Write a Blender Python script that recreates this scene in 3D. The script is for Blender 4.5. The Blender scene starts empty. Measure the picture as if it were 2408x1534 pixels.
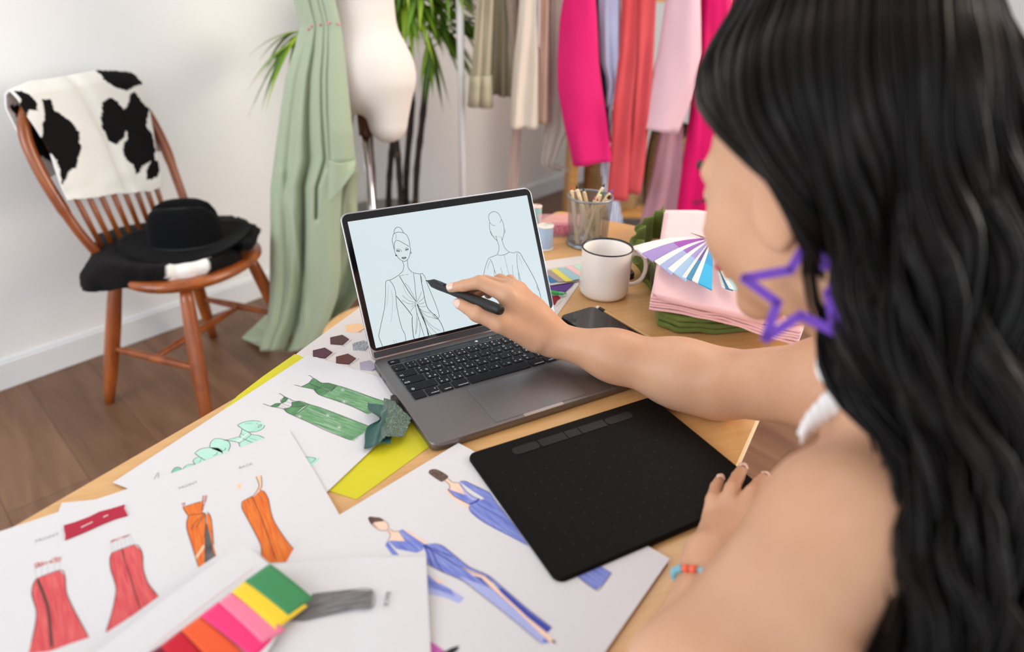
import bpy, bmesh, math, random
import numpy as np
from mathutils import Vector, Matrix, noise as mnoise

random.seed(7)
SC = bpy.context.scene
COL = SC.collection

# ------------------------------------------------------------------ camera
FPX = 1542.44                      # focal length in pixels of the 2408 px wide frame
TH, RO, CAMZ = 0.4926, 0.0221, 1.2411
fw = Vector((0, math.cos(TH), -math.sin(TH)))
up0 = Vector((0, math.sin(TH), math.cos(TH)))
rt0 = Vector((1, 0, 0))
RT = rt0 * math.cos(RO) + up0 * math.sin(RO)
UP = -rt0 * math.sin(RO) + up0 * math.cos(RO)
CAM = Vector((0, 0, CAMZ))
cd = bpy.data.cameras.new('camera')
cd.sensor_width = 36.0
cd.lens = 36.0 * FPX / 2408.0
cd.clip_start = 0.02
cd.clip_end = 60
cd.dof.use_dof = True
cd.dof.focus_distance = 0.93
cd.dof.aperture_fstop = 2.6
cam = bpy.data.objects.new('camera', cd)
COL.objects.link(cam)
m = Matrix.Identity(4)
for i in range(3):
    m[i][0] = RT[i]; m[i][1] = UP[i]; m[i][2] = -fw[i]; m[i][3] = CAM[i]
cam.matrix_world = m
SC.camera = cam

# ------------------------------------------------------------------ world and light
def lin(c):
    c = c / 255.0
    return c / 12.92 if c <= 0.04045 else ((c + 0.055) / 1.055) ** 2.4
def rgb(h):
    return (lin(int(h[0:2], 16)), lin(int(h[2:4], 16)), lin(int(h[4:6], 16)), 1.0)

W = bpy.data.worlds.new('world'); SC.world = W
W.use_nodes = True
W.node_tree.nodes['Background'].inputs[0].default_value = (0.88, 0.94, 1.0, 1)
W.node_tree.nodes['Background'].inputs[1].default_value = 1.5

def area(name, loc, target, sx, sy, power, color):
    l = bpy.data.lights.new(name, 'AREA'); l.shape = 'RECTANGLE'
    l.size = sx; l.size_y = sy; l.energy = power; l.color = color
    o = bpy.data.objects.new(name, l); COL.objects.link(o)
    o.location = loc
    d = Vector(target) - Vector(loc)
    o.rotation_euler = d.to_track_quat('-Z', 'Y').to_euler()
    return o
# daylight through the windows behind and to the left of the camera, and a warmer one on the right
area('window_light_left', (-2.7, -0.9, 2.0), (-0.7, 1.9, 0.9), 2.2, 1.8, 56, (0.90, 0.95, 1.0))
area('window_light_right', (2.6, 1.3, 1.7), (0.6, 1.1, 0.4), 1.6, 1.4, 50, (1.0, 0.84, 0.66))
area('overhead_fill', (0.7, 2.0, 2.62), (0.5, 1.7, 0.0), 1.3, 1.3, 13, (1.0, 0.97, 0.93))  # added fill, no known lamp: brightens far table, clothes and wall from above
SC.view_settings.view_transform = 'Standard'
SC.view_settings.look = 'None'
SC.view_settings.gamma = 1.0
SC.view_settings.exposure = 0.24
SC.view_settings.use_curve_mapping = False

# ------------------------------------------------------------------ pixel -> place helpers (2408 x 1534 frame)
def ray(px, py):
    return fw + RT * ((px - 1204) / FPX) - UP * ((py - 767) / FPX)
def G(px, py, z):
    d = ray(px, py); return CAM + d * ((z - CAMZ) / d.z)
def GY(px, py, y):
    d = ray(px, py); return CAM + d * (y / d.y)
def GD(px, py, t):
    return CAM + ray(px, py) * t
def plane_map(O, n):
    O = Vector(O); n = Vector(n)
    def f(px, py, e=0.0):
        d = ray(px, py); t = (O - CAM).dot(n) / d.dot(n)
        return CAM + d * t + n * e
    f.n = n.normalized()
    return f
def flat_map(z):
    def f(px, py, e=0.0):
        p = G(px, py, z); p.z += e; return p
    f.n = Vector((0, 0, 1))
    return f

# ------------------------------------------------------------------ materials
def M(name, col, rough=0.6, metal=0.0, spec=0.5, var=None, col2=None, bump=None, sheen=0.0,
      streak=None, trans=0.0, ior=1.45, emit=0.0, sss=0.0, coat=0.0, alpha=1.0, aniso_scale=None, aniso_rot=0.0):
    m = bpy.data.materials.new(name); m.use_nodes = True
    nt = m.node_tree; b = nt.nodes['Principled BSDF']
    c = rgb(col) if isinstance(col, str) else col
    b.inputs['Base Color'].default_value = c
    b.inputs['Roughness'].default_value = rough
    b.inputs['Metallic'].default_value = metal
    b.inputs['Specular IOR Level'].default_value = spec
    b.inputs['Transmission Weight'].default_value = trans
    b.inputs['IOR'].default_value = ior
    b.inputs['Alpha'].default_value = alpha
    if coat: b.inputs['Coat Weight'].default_value = coat; b.inputs['Coat Roughness'].default_value = 0.15
    if sheen:
        b.inputs['Sheen Weight'].default_value = sheen; b.inputs['Sheen Roughness'].default_value = 0.4
    if sss:
        b.inputs['Subsurface Weight'].default_value = sss
        b.inputs['Subsurface Radius'].default_value = (0.012, 0.005, 0.003)
        b.inputs['Subsurface Scale'].default_value = 1.0
    if emit:
        b.inputs['Emission Color'].default_value = c; b.inputs['Emission Strength'].default_value = emit
    geo = None
    def coords(scale3, rot=0.0):
        g = nt.nodes.new('ShaderNodeNewGeometry')
        mp = nt.nodes.new('ShaderNodeMapping'); mp.vector_type = 'POINT'
        r = nt.nodes.new('ShaderNodeVectorRotate'); r.inputs['Angle'].default_value = rot
        nt.links.new(g.outputs['Position'], r.inputs['Vector'])
        nt.links.new(r.outputs[0], mp.inputs['Vector'])
        mp.inputs['Scale'].default_value = scale3
        return mp.outputs[0]
    if col2:
        sc, lo, hi = var if var else (6, 0.35, 0.65)
        n = nt.nodes.new('ShaderNodeTexNoise'); n.inputs['Scale'].default_value = sc; n.inputs['Detail'].default_value = 4
        nt.links.new(coords(aniso_scale or (1, 1, 1), aniso_rot), n.inputs['Vector'])
        r = nt.nodes.new('ShaderNodeValToRGB')
        r.color_ramp.elements[0].position = lo; r.color_ramp.elements[0].color = c
        r.color_ramp.elements[1].position = hi; r.color_ramp.elements[1].color = rgb(col2)
        nt.links.new(n.outputs['Fac'], r.inputs['Fac']); nt.links.new(r.outputs['Color'], b.inputs['Base Color'])
    if bump:
        sc, st, dist = bump
        n = nt.nodes.new('ShaderNodeTexNoise'); n.inputs['Scale'].default_value = sc; n.inputs['Detail'].default_value = 3
        nt.links.new(coords((1, 1, 1)), n.inputs['Vector'])
        bp = nt.nodes.new('ShaderNodeBump'); bp.inputs['Strength'].default_value = st; bp.inputs['Distance'].default_value = dist
        nt.links.new(n.outputs['Fac'], bp.inputs['Height']); nt.links.new(bp.outputs['Normal'], b.inputs['Normal'])
    return m

def wood_mat(name, c1, c2, rough, rot, scale=(1, 12, 12), nscale=3.0, planks=None, coat=0.0, c3=None):
    m = bpy.data.materials.new(name); m.use_nodes = True
    nt = m.node_tree; b = nt.nodes['Principled BSDF']; L = nt.links.new
    b.inputs['Roughness'].default_value = rough
    if coat: b.inputs['Coat Weight'].default_value = coat; b.inputs['Coat Roughness'].default_value = 0.2
    g = nt.nodes.new('ShaderNodeNewGeometry')
    r = nt.nodes.new('ShaderNodeVectorRotate'); r.inputs['Angle'].default_value = rot
    L(g.outputs['Position'], r.inputs['Vector'])
    mp = nt.nodes.new('ShaderNodeMapping'); mp.inputs['Scale'].default_value = scale
    L(r.outputs[0], mp.inputs['Vector'])
    n = nt.nodes.new('ShaderNodeTexNoise'); n.inputs['Scale'].default_value = nscale
    n.inputs['Detail'].default_value = 6; n.inputs['Roughness'].default_value = 0.55; n.inputs['Distortion'].default_value = 0.6
    L(mp.outputs[0], n.inputs['Vector'])
    cr = nt.nodes.new('ShaderNodeValToRGB')
    cr.color_ramp.elements[0].position = 0.33; cr.color_ramp.elements[0].color = rgb(c1)
    cr.color_ramp.elements[1].position = 0.68; cr.color_ramp.elements[1].color = rgb(c2)
    L(n.outputs['Fac'], cr.inputs['Fac'])
    out = cr.outputs['Color']
    if planks:
        bt = nt.nodes.new('ShaderNodeTexBrick'); bt.offset = 0.37
        bt.inputs['Scale'].default_value = 1.0
        bt.inputs['Brick Width'].default_value = planks[0]; bt.inputs['Row Height'].default_value = planks[1]
        bt.inputs['Mortar Size'].default_value = 0.0012; bt.inputs['Mortar Smooth'].default_value = 0.3
        bt.inputs['Color1'].default_value = (1, 1, 1, 1); bt.inputs['Color2'].default_value = (0.78, 0.76, 0.74, 1)
        bt.inputs['Mortar'].default_value = (0.35, 0.3, 0.28, 1)
        L(r.outputs[0], bt.inputs['Vector'])
        mx = nt.nodes.new('ShaderNodeMixRGB'); mx.blend_type = 'MULTIPLY'; mx.inputs[0].default_value = 1
        L(out, mx.inputs[1]); L(bt.outputs['Color'], mx.inputs[2]); out = mx.outputs[0]
    if c3:   # knots
        v = nt.nodes.new('ShaderNodeTexNoise'); v.inputs['Scale'].default_value = 2.1; v.inputs['Detail'].default_value = 2
        mp2 = nt.nodes.new('ShaderNodeMapping'); mp2.inputs['Scale'].default_value = (1.2, 3.0, 1)
        L(r.outputs[0], mp2.inputs['Vector']); L(mp2.outputs[0], v.inputs['Vector'])
        c = nt.nodes.new('ShaderNodeValToRGB'); c.color_ramp.elements[0].position = 0.66; c.color_ramp.elements[1].position = 0.78
        c.color_ramp.elements[0].color = (0, 0, 0, 1); c.color_ramp.elements[1].color = (0.7, 0.7, 0.7, 1)
        L(v.outputs['Fac'], c.inputs['Fac'])
        mx = nt.nodes.new('ShaderNodeMixRGB'); L(c.outputs['Color'], mx.inputs[0]); L(out, mx.inputs[1]); mx.inputs[2].default_value = rgb(c3)
        out = mx.outputs[0]
    L(out, b.inputs['Base Color'])
    return m

# ------------------------------------------------------------------ mesh builder
class MB:
    def __init__(s): s.v = []; s.f = []; s.mi = []; s.sm = []
    def add(s, verts, faces, mi=0, smooth=True):
        o = len(s.v); s.v += [Vector(v) for v in verts]
        for f in faces:
            s.f.append([i + o for i in f]); s.mi.append(mi); s.sm.append(smooth)
        return s
    def box(s, c, size, rot=0.0, mi=0, M3=None):
        c = Vector(c); hx, hy, hz = size[0] / 2, size[1] / 2, size[2] / 2
        R = M3 or Matrix.Rotation(rot, 3, 'Z')
        vs = [c + R @ Vector((x, y, z)) for z in (-hz, hz) for y in (-hy, hy) for x in (-hx, hx)]
        s.add(vs, [(0, 2, 3, 1), (4, 5, 7, 6), (0, 1, 5, 4), (2, 6, 7, 3), (0, 4, 6, 2), (1, 3, 7, 5)], mi, False); return s
    def rbox(s, c, size, r=0.01, rot=0.0, mi=0, M3=None, seg=4, edge=0.0):
        """slab with rounded vertical corners and a small rounded rim"""
        hx, hy, hz = size[0] / 2, size[1] / 2, size[2] / 2
        R = M3 or Matrix.Rotation(rot, 3, 'Z'); c = Vector(c)
        def ring(ins):
            out = []
            rr = max(r - ins, 0.0001)
            for (sx, sy, a0) in ((1, 1, 0), (-1, 1, 90), (-1, -1, 180), (1, -1, 270)):
                for k in range(seg + 1):
                    a = math.radians(a0 + 90 * k / seg)
                    out.append((sx * (hx - ins - rr) + rr * math.cos(a), sy * (hy - ins - rr) + rr * math.sin(a)))
            return out
        e = edge
        lv = [(e, -hz)] + ([(e * 0.3, -hz + e * 0.3), (0, -hz + e), (0, hz - e), (e * 0.3, hz - e * 0.3)] if e > 0 else []) + [(e, hz)]
        if e == 0: lv = [(0, -hz), (0, hz)]
        vs = []; n = None
        for ins, z in lv:
            rg = ring(ins); n = len(rg)
            vs += [c + R @ Vector((x, y, z)) for x, y in rg]
        fs = []
        for l in range(len(lv) - 1):
            for i in range(n):
                j = (i + 1) % n
                fs.append((l * n + i, l * n + j, (l + 1) * n + j, (l + 1) * n + i))
        o = len(s.v)
        s.add(vs, fs, mi, e > 0)
        s.add([], [], mi)
        s.f.append([o + i for i in range(n)][::-1]); s.mi.append(mi); s.sm.append(False)
        s.f.append([o + (len(lv) - 1) * n + i for i in range(n)]); s.mi.append(mi); s.sm.append(False)
        return s
    def tube(s, pts, rad, seg=10, mi=0, caps=True, flat=None):
        pts = [Vector(p) for p in pts]; n = len(pts)
        if not hasattr(rad, '__len__'): rad = [rad] * n
        vs = []; prev = None
        for i, p in enumerate(pts):
            t = (pts[min(i + 1, n - 1)] - pts[max(i - 1, 0)]).normalized()
            if prev is None:
                a = Vector((0, 0, 1)) if abs(t.z) < 0.9 else Vector((1, 0, 0))
                if flat is not None: a = Vector(flat[0])
                u = (a - t * a.dot(t)).normalized()
            else:
                u = (prev - t * prev.dot(t)).normalized()
            prev = u; w = t.cross(u)
            fy = flat[1] if flat is not None else 1.0
            for k in range(seg):
                a = 2 * math.pi * k / seg
                vs.append(p + (u * math.cos(a) * fy + w * math.sin(a)) * rad[i])
        fs = [(i * seg + k, i * seg + (k + 1) % seg, (i + 1) * seg + (k + 1) % seg, (i + 1) * seg + k)
              for i in range(n - 1) for k in range(seg)]
        o = len(s.v); s.add(vs, fs, mi, True)
        if caps:
            s.f.append([o + k for k in range(seg)][::-1]); s.mi.append(mi); s.sm.append(False)
            s.f.append([o + (n - 1) * seg + k for k in range(seg)]); s.mi.append(mi); s.sm.append(False)
        return s
    def lathe(s, prof, c=(0, 0, 0), seg=32, mi=0, M3=None, close=False):
        """prof: list of (r, z); optional per-segment material index as third item"""
        c = Vector(c); R = M3 or Matrix.Identity(3); vs = []
        for p in prof:
            for k in range(seg):
                a = 2 * math.pi * k / seg
                vs.append(c + R @ Vector((p[0] * math.cos(a), p[0] * math.sin(a), p[1])))
        o = len(s.v); s.v += vs; n = len(prof)
        for i in range(n - 1):
            mm = prof[i][2] if len(prof[i]) > 2 else mi
            for k in range(seg):
                s.f.append([o + i * seg + k, o + i * seg + (k + 1) % seg, o + (i + 1) * seg + (k + 1) % seg, o + (i + 1) * seg + k])
                s.mi.append(mm); s.sm.append(True)
        return s
    def prism(s, poly, z0, z1, mi=0):
        n = len(poly)
        vs = [Vector((p[0], p[1], z0)) for p in poly] + [Vector((p[0], p[1], z1)) for p in poly]
        ar = sum(poly[i][0] * poly[(i + 1) % n][1] - poly[(i + 1) % n][0] * poly[i][1] for i in range(n))
        if ar < 0: vs = vs[:n][::-1] + vs[n:][::-1]
        fs = [list(range(n))[::-1], [n + i for i in range(n)]] + [(i, (i + 1) % n, n + (i + 1) % n, n + i) for i in range(n)]
        return s.add(vs, fs, mi, False)
    def slab(s, pts, nrm, th, mi=0):
        """polygon of 3-D points in a plane, given thickness along -nrm"""
        n = len(pts); nrm = Vector(nrm)
        a = Vector((0, 0, 0))
        for i in range(n): a += Vector(pts[i]).cross(Vector(pts[(i + 1) % n]))
        if a.dot(nrm) < 0: pts = pts[::-1]
        vs = [Vector(p) - nrm * th for p in pts] + [Vector(p) for p in pts]
        fs = [list(range(n))[::-1], [n + i for i in range(n)]] + [(i, (i + 1) % n, n + (i + 1) % n, n + i) for i in range(n)]
        return s.add(vs, fs, mi, False)
    def grid(s, fn, nu, nv, mi=0, smooth=True, th=0.0, wrap=False):
        vs = [Vector(fn(i / (nu - 1), j / (nv - 1))) for j in range(nv) for i in range(nu)]
        fs = [(j * nu + i, j * nu + i + 1, (j + 1) * nu + i + 1, (j + 1) * nu + i) for j in range(nv - 1) for i in range(nu - 1)]
        s.add(vs, fs, mi, smooth); return s
    # drawing on a plane ------------------------------------------------
    def fill(s, pm, pts, mi, e=0.0001, sm=False):
        if sm: pts = smooth2(pts, True)
        P = [pm(x, y, e) for x, y in pts]
        a = Vector((0, 0, 0)); n = len(P)
        for i in range(n): a += (P[i] - P[0]).cross(P[(i + 1) % n] - P[0])
        if a.dot(pm.n) < 0: P = P[::-1]
        return s.add(P, [list(range(n))], mi, False)
    def stroke(s, pm, pts, w, mi, e=0.0002, sm=True, taper=True):
        if sm and len(pts) > 2: pts = smooth2(pts, False)
        P = [pm(x, y, e) for x, y in pts]; n = len(P)
        vs = []
        for i in range(n):
            t = (P[min(i + 1, n - 1)] - P[max(i - 1, 0)])
            if t.length < 1e-9: t = Vector((1, 0, 0))
            side = pm.n.cross(t.normalized())
            k = w * (0.45 if taper and (i == 0 or i == n - 1) else 1.0) / 2
            vs += [P[i] + side * k, P[i] - side * k]
        fs = [(2 * i + 1, 2 * i + 3, 2 * i + 2, 2 * i) for i in range(n - 1)]
        return s.add(vs, fs, mi, False)

def smooth2(pts, closed=False, sub=4):
    n = len(pts); out = []
    rng = n if closed else n - 1
    for i in range(rng):
        p0 = pts[(i - 1) % n] if (closed or i > 0) else pts[0]
        p1 = pts[i]; p2 = pts[(i + 1) % n]
        p3 = pts[(i + 2) % n] if (closed or i + 2 < n) else pts[-1]
        for k in range(sub):
            t = k / sub
            out.append(tuple(0.5 * ((2 * p1[d]) + (-p0[d] + p2[d]) * t + (2 * p0[d] - 5 * p1[d] + 4 * p2[d] - p3[d]) * t * t
                                    + (-p0[d] + 3 * p1[d] - 3 * p2[d] + p3[d]) * t ** 3) for d in range(len(p1))))
    if not closed: out.append(tuple(pts[-1]))
    return out
def spl(pts, sub=6):
    return [Vector(p) for p in smooth2([tuple(p) for p in pts], False, sub)]

ORG = {}
def tag(o, label=None, cat=None, group=None, kind=None):
    if label: o['label'] = label
    if cat: o['category'] = cat
    if group: o['group'] = group
    if kind: o['kind'] = kind
    return o
def empty(name, loc, label=None, cat=None, group=None):
    o = bpy.data.objects.new(name, None); COL.objects.link(o); o.location = loc
    o.empty_display_size = 0.02
    ORG[o.name] = Vector(loc)
    return tag(o, label, cat, group)
def obj(name, mb, mats, parent=None, origin=None, label=None, local=False, weld=False):
    if not isinstance(mats, (list, tuple)): mats = [mats]
    vs = mb.v
    if local:
        org = Vector((0, 0, 0)); base = org
    elif parent is not None:
        org = ORG[parent.name]
    elif origin is not None:
        org = Vector(origin)
    else:
        xs = [v.x for v in vs]; ys = [v.y for v in vs]; zs = [v.z for v in vs]
        org = Vector(((min(xs) + max(xs)) / 2, (min(ys) + max(ys)) / 2, min(zs)))
    me = bpy.data.meshes.new(name)
    me.from_pydata([v - org for v in vs], [], mb.f)
    for mm in mats: me.materials.append(mm)
    me.polygons.foreach_set('material_index', mb.mi)
    me.polygons.foreach_set('use_smooth', mb.sm)
    if weld:
        b = bmesh.new(); b.from_mesh(me); bmesh.ops.remove_doubles(b, verts=b.verts, dist=1e-6); b.to_mesh(me); b.free()
    me.update()
    o = bpy.data.objects.new(name, me); COL.objects.link(o)
    if parent is not None:
        o.parent = parent; ORG[o.name] = Vector(ORG[parent.name])
    else:
        o.location = org; ORG[o.name] = Vector(org)
    if label: o['label'] = label
    return o
def mod_bevel(o, w, seg=2):
    b = o.modifiers.new('bevel', 'BEVEL'); b.width = w; b.segments = seg; b.limit_method = 'ANGLE'; b.angle_limit = math.radians(40)
    return o
def mod_solid(o, t, off=-1):
    b = o.modifiers.new('solid', 'SOLIDIFY'); b.thickness = t; b.offset = off; return o
def mod_sub(o, l=1):
    b = o.modifiers.new('sub', 'SUBSURF'); b.levels = l; b.render_levels = l; return o
def copy_tree(o, parent=None):
    c = o.copy(); COL.objects.link(c); c.parent = parent
    for ch in list(o.children): copy_tree(ch, c)
    return c

def text_mesh(txt, size, font=None):
    cu = bpy.data.curves.new('t', 'FONT'); cu.body = txt; cu.size = size; cu.resolution_u = 2
    o = bpy.data.objects.new('t', cu); COL.objects.link(o)
    dg = bpy.context.evaluated_depsgraph_get(); ev = o.evaluated_get(dg); me = ev.to_mesh()
    vs = [v.co.copy() for v in me.vertices]; fs = [list(p.vertices) for p in me.polygons]
    ev.to_mesh_clear(); bpy.data.objects.remove(o); bpy.data.curves.remove(cu)
    return vs, fs
def add_text(mb, txt, size, fn, mi):
    """fn maps 2-D text coordinates to 3-D"""
    vs, fs = text_mesh(txt, size)
    if vs: mb.add([fn(v.x, v.y) for v in vs], fs, mi, False)

def fnoise(x, y, z=0.0): return mnoise.noise(Vector((x, y, z)))
# ------------------------------------------------------------------ soft-blended solid modelling
class SDF:
    def __init__(s, lo, hi, vox):
        s.lo = np.array(lo, float); s.vox = vox
        s.n = np.ceil((np.array(hi, float) - s.lo) / vox).astype(int) + 1
        s.d = np.full(s.n, 1.0, np.float32)
    def _box(s, lo, hi, pad):
        a = np.maximum(np.floor((np.array(lo) - pad - s.lo) / s.vox).astype(int), 0)
        b = np.minimum(np.ceil((np.array(hi) + pad - s.lo) / s.vox).astype(int) + 1, s.n)
        if np.any(b <= a): return None, None
        g = np.meshgrid(*[(np.arange(a[i], b[i]) * s.vox + s.lo[i]).astype(np.float32) for i in range(3)], indexing='ij')
        return tuple(slice(a[i], b[i]) for i in range(3)), np.stack(g, -1)
    def _put(s, sl, v, k, op):
        cur = s.d[sl]
        if op == 'sub':
            h = np.clip(0.5 - 0.5 * (cur + v) / k, 0, 1); s.d[sl] = cur * (1 - h) - v * h + k * h * (1 - h); return
        h = np.clip(0.5 + 0.5 * (cur - v) / k, 0, 1)
        s.d[sl] = cur * (1 - h) + v * h - k * h * (1 - h)
    def cap(s, p0, p1, r0, r1, k=0.01, op='add', sq=None):
        """tapered capsule; sq=(axis vector, factor) squeezes the section along an axis"""
        p0 = np.array(p0, float); p1 = np.array(p1, float); R = max(r0, r1)
        sl, P = s._box(np.minimum(p0, p1) - R, np.maximum(p0, p1) + R, k + 2 * s.vox)
        if sl is None: return
        ba = p1 - p0; t = np.clip(((P - p0) @ ba) / max(ba @ ba, 1e-12), 0, 1)
        q = P - (p0 + t[..., None] * ba)
        if sq is not None:
            ax = np.array(sq[0], float); ax /= np.linalg.norm(ax); c = q @ ax
            q = q + ax * (c * (1 / sq[1] - 1))[..., None]
        s._put(sl, np.linalg.norm(q, axis=-1) - (r0 + (r1 - r0) * t), k, op)
    def chain(s, pts, rad, k=0.01, op='add', sq=None):
        for i in range(len(pts) - 1): s.cap(pts[i], pts[i + 1], rad[i], rad[i + 1], k, op, sq)
    def ell(s, c, r, M3=None, k=0.01, op='add'):
        c = np.array(c, float); r = np.array(r, float); R = r.max()
        sl, P = s._box(c - R, c + R, k + 2 * s.vox)
        if sl is None: return
        q = P - c
        if M3 is not None: q = q @ np.array(M3)            # columns of M3 are the axes
        a = np.linalg.norm(q / r, axis=-1); b = np.linalg.norm(q / (r * r), axis=-1) + 1e-9
        s._put(sl, a * (a - 1) / b, k, op)
    def mesh(s, iso=0.0):
        d = s.d - iso; sg = d < 0
        c = np.zeros(np.array(s.n) - 1, np.int8)
        for dx in (0, 1):
            for dy in (0, 1):
                for dz in (0, 1):
                    c += sg[dx:s.n[0] - 1 + dx, dy:s.n[1] - 1 + dy, dz:s.n[2] - 1 + dz]
        act = (c > 0) & (c < 8); idx = -np.ones(act.shape, np.int64); I = np.argwhere(act); idx[act] = np.arange(len(I))
        acc = np.zeros((len(I), 3)); cnt = np.zeros(len(I))
        corners = [(a, b, e) for a in (0, 1) for b in (0, 1) for e in (0, 1)]
        for i, ca in enumerate(corners):
            for cb in corners[i + 1:]:
                if sum(abs(ca[j] - cb[j]) for j in range(3)) != 1: continue
                A = I + ca; B = I + cb
                da = d[A[:, 0], A[:, 1], A[:, 2]]; db = d[B[:, 0], B[:, 1], B[:, 2]]
                m_ = (da < 0) != (db < 0); t = np.where(m_, da / np.where(da == db, 1, da - db), 0)
                acc += (A + (B - A) * t[:, None]) * m_[:, None]; cnt += m_
        V = acc / cnt[:, None] * s.vox + s.lo
        F = []
        for ax in range(3):
            o1, o2 = [(1, 2), (2, 0), (0, 1)][ax]
            a = np.take(sg, range(0, s.n[ax] - 1), ax); b = np.take(sg, range(1, s.n[ax]), ax)
            E = np.argwhere(a != b); E = E[(E[:, o1] > 0) & (E[:, o2] > 0) & (E[:, o1] < s.n[o1] - 1) & (E[:, o2] < s.n[o2] - 1)]
            u1 = np.zeros(3, int); u1[o1] = 1; u2 = np.zeros(3, int); u2[o2] = 1
            q = [E - u1 - u2, E - u2, E, E - u1]
            ids = np.stack([idx[x[:, 0], x[:, 1], x[:, 2]] for x in q], 1)
            fl = sg[E[:, 0], E[:, 1], E[:, 2]]
            ids[~fl] = ids[~fl][:, ::-1]; F.append(ids)
        F = np.concatenate(F); F = F[(F >= 0).all(1)]
        return V, F
def np_mesh_obj(name, V, F, mats, parent=None, smooth_it=2, fmat=None, origin=None):
    org = ORG[parent.name] if parent is not None else Vector(origin if origin is not None else ((V[:, 0].min() + V[:, 0].max()) / 2, (V[:, 1].min() + V[:, 1].max()) / 2, V[:, 2].min()))
    if smooth_it:
        nb = np.zeros((len(V), 3)); ct = np.zeros(len(V))
        E = np.concatenate([F[:, [0, 1]], F[:, [1, 2]], F[:, [2, 3]], F[:, [3, 0]]])
        for _ in range(smooth_it):
            nb[:] = 0; ct[:] = 0
            for j in range(3):
                nb[:, j] = np.bincount(E[:, 0], V[E[:, 1], j], len(V)) + np.bincount(E[:, 1], V[E[:, 0], j], len(V))
            ct = np.bincount(E[:, 0], minlength=len(V)) + np.bincount(E[:, 1], minlength=len(V))
            V = V + 0.5 * (nb / ct[:, None] - V)
    me = bpy.data.meshes.new(name)
    me.vertices.add(len(V)); me.vertices.foreach_set('co', (V - np.array(org)).astype(np.float32).ravel())
    me.loops.add(len(F) * 4); me.loops.foreach_set('vertex_index', F.astype(np.int32).ravel())
    me.polygons.add(len(F)); me.polygons.foreach_set('loop_start', np.arange(0, len(F) * 4, 4, dtype=np.int32))
    me.polygons.foreach_set('loop_total', np.full(len(F), 4, np.int32))
    if not isinstance(mats, (list, tuple)): mats = [mats]
    for mm in mats: me.materials.append(mm)
    me.polygons.foreach_set('use_smooth', np.ones(len(F), bool))
    me.update(calc_edges=True)
    if fmat is not None:
        C = V[F].mean(1); me.polygons.foreach_set('material_index', fmat(C).astype(np.int32))
    me.update()
    o = bpy.data.objects.new(name, me); COL.objects.link(o)
    if parent is not None: o.parent = parent
    else: o.location = org
    ORG[o.name] = Vector(org)
    return o
def vcol(o, cols, name='tint'):
    at = o.data.color_attributes.new(name, 'FLOAT_COLOR', 'POINT')
    at.data.foreach_set('color', np.array(cols, np.float32).ravel())
def M_vcol(name, rough=0.9, sheen=0.2, bump=(400, 0.4, 0.002)):
    m = M(name, 'ffffff', rough, spec=0.25, sheen=sheen, bump=bump)
    nt = m.node_tree; a = nt.nodes.new('ShaderNodeAttribute'); a.attribute_name = 'tint'
    nt.links.new(a.outputs['Color'], nt.nodes['Principled BSDF'].inputs['Base Color']); return m
def inpoly(x, y, P):
    c = False; n = len(P); j = n - 1
    for i in range(n):
        if (P[i][1] > y) != (P[j][1] > y) and x < (P[j][0] - P[i][0]) * (y - P[i][1]) / (P[j][1] - P[i][1]) + P[i][0]: c = not c
        j = i
    return c
# ================================================================== the room
TZ = 0.75
wood_floor = wood_mat('brown laminate floor', '6d4a33', '86634a', 0.42, math.radians(44), (1.2, 9, 1), 2.0, planks=(1.3, 0.19), c3='4b3226')
wall_white = M('white painted plaster', 'f4f5f5', 0.9, spec=0.2, bump=(60, 0.05, 0.002))
skirt_white = M('white gloss skirting', 'e9ecef', 0.45)
WD = Vector((-1.098 + 1.683, 2.51 - 1.789, 0)).normalized()     # direction of the long left wall
WN = Vector((WD.y, -WD.x, 0))                                   # its normal, into the room
W0 = Vector((-1.683, 1.789, 0))
def wall_pt(s, d=0.0, z=0.0): return W0 + WD * s + WN * d + Vector((0, 0, z))
mb = MB()
FL = [wall_pt(-6, -0.1), wall_pt(5.0, -0.1), wall_pt(5.0, 6.0), wall_pt(-6, 6.0)]
mb.prism([(p.x, p.y) for p in FL], -0.05, 0.0)
tag(obj('floor', mb, wood_floor), 'brown wood plank floor', None, kind='structure')
mb = MB(); mb.prism([(p.x, p.y) for p in FL], 2.70, 2.78)
tag(obj('ceiling', mb, wall_white), 'white ceiling', None, kind='structure')
WANG = math.atan2(WD.y, WD.x)
mb = MB(); mb.box(wall_pt(-0.6, -0.05, 1.35), (11.2, 0.1, 2.7), WANG)
tag(obj('wall_left', mb, wall_white), 'long white wall', None, kind='structure')
mb = MB(); mb.box(wall_pt(5.05, 3.0, 1.35), (0.1, 6.2, 2.7), WANG)
tag(obj('wall_back', mb, wall_white), 'white back wall', None, kind='structure')
mb = MB(); mb.box(wall_pt(-0.6, 0.007, 0.046), (11.2, 0.014, 0.092), WANG); mb.box(wall_pt(-0.6, 0.0045, 0.096), (11.2, 0.009, 0.010), WANG)
o = obj('baseboard_left', mb, skirt_white); mod_bevel(o, 0.003); tag(o, 'white skirting board along the long wall', None, kind='structure')
mb = MB(); mb.box(wall_pt(4.993, 3.0, 0.05), (0.014, 6.0, 0.1), WANG)
tag(obj('baseboard_back', mb, skirt_white), 'white skirting board of the back wall', None, kind='structure')

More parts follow.
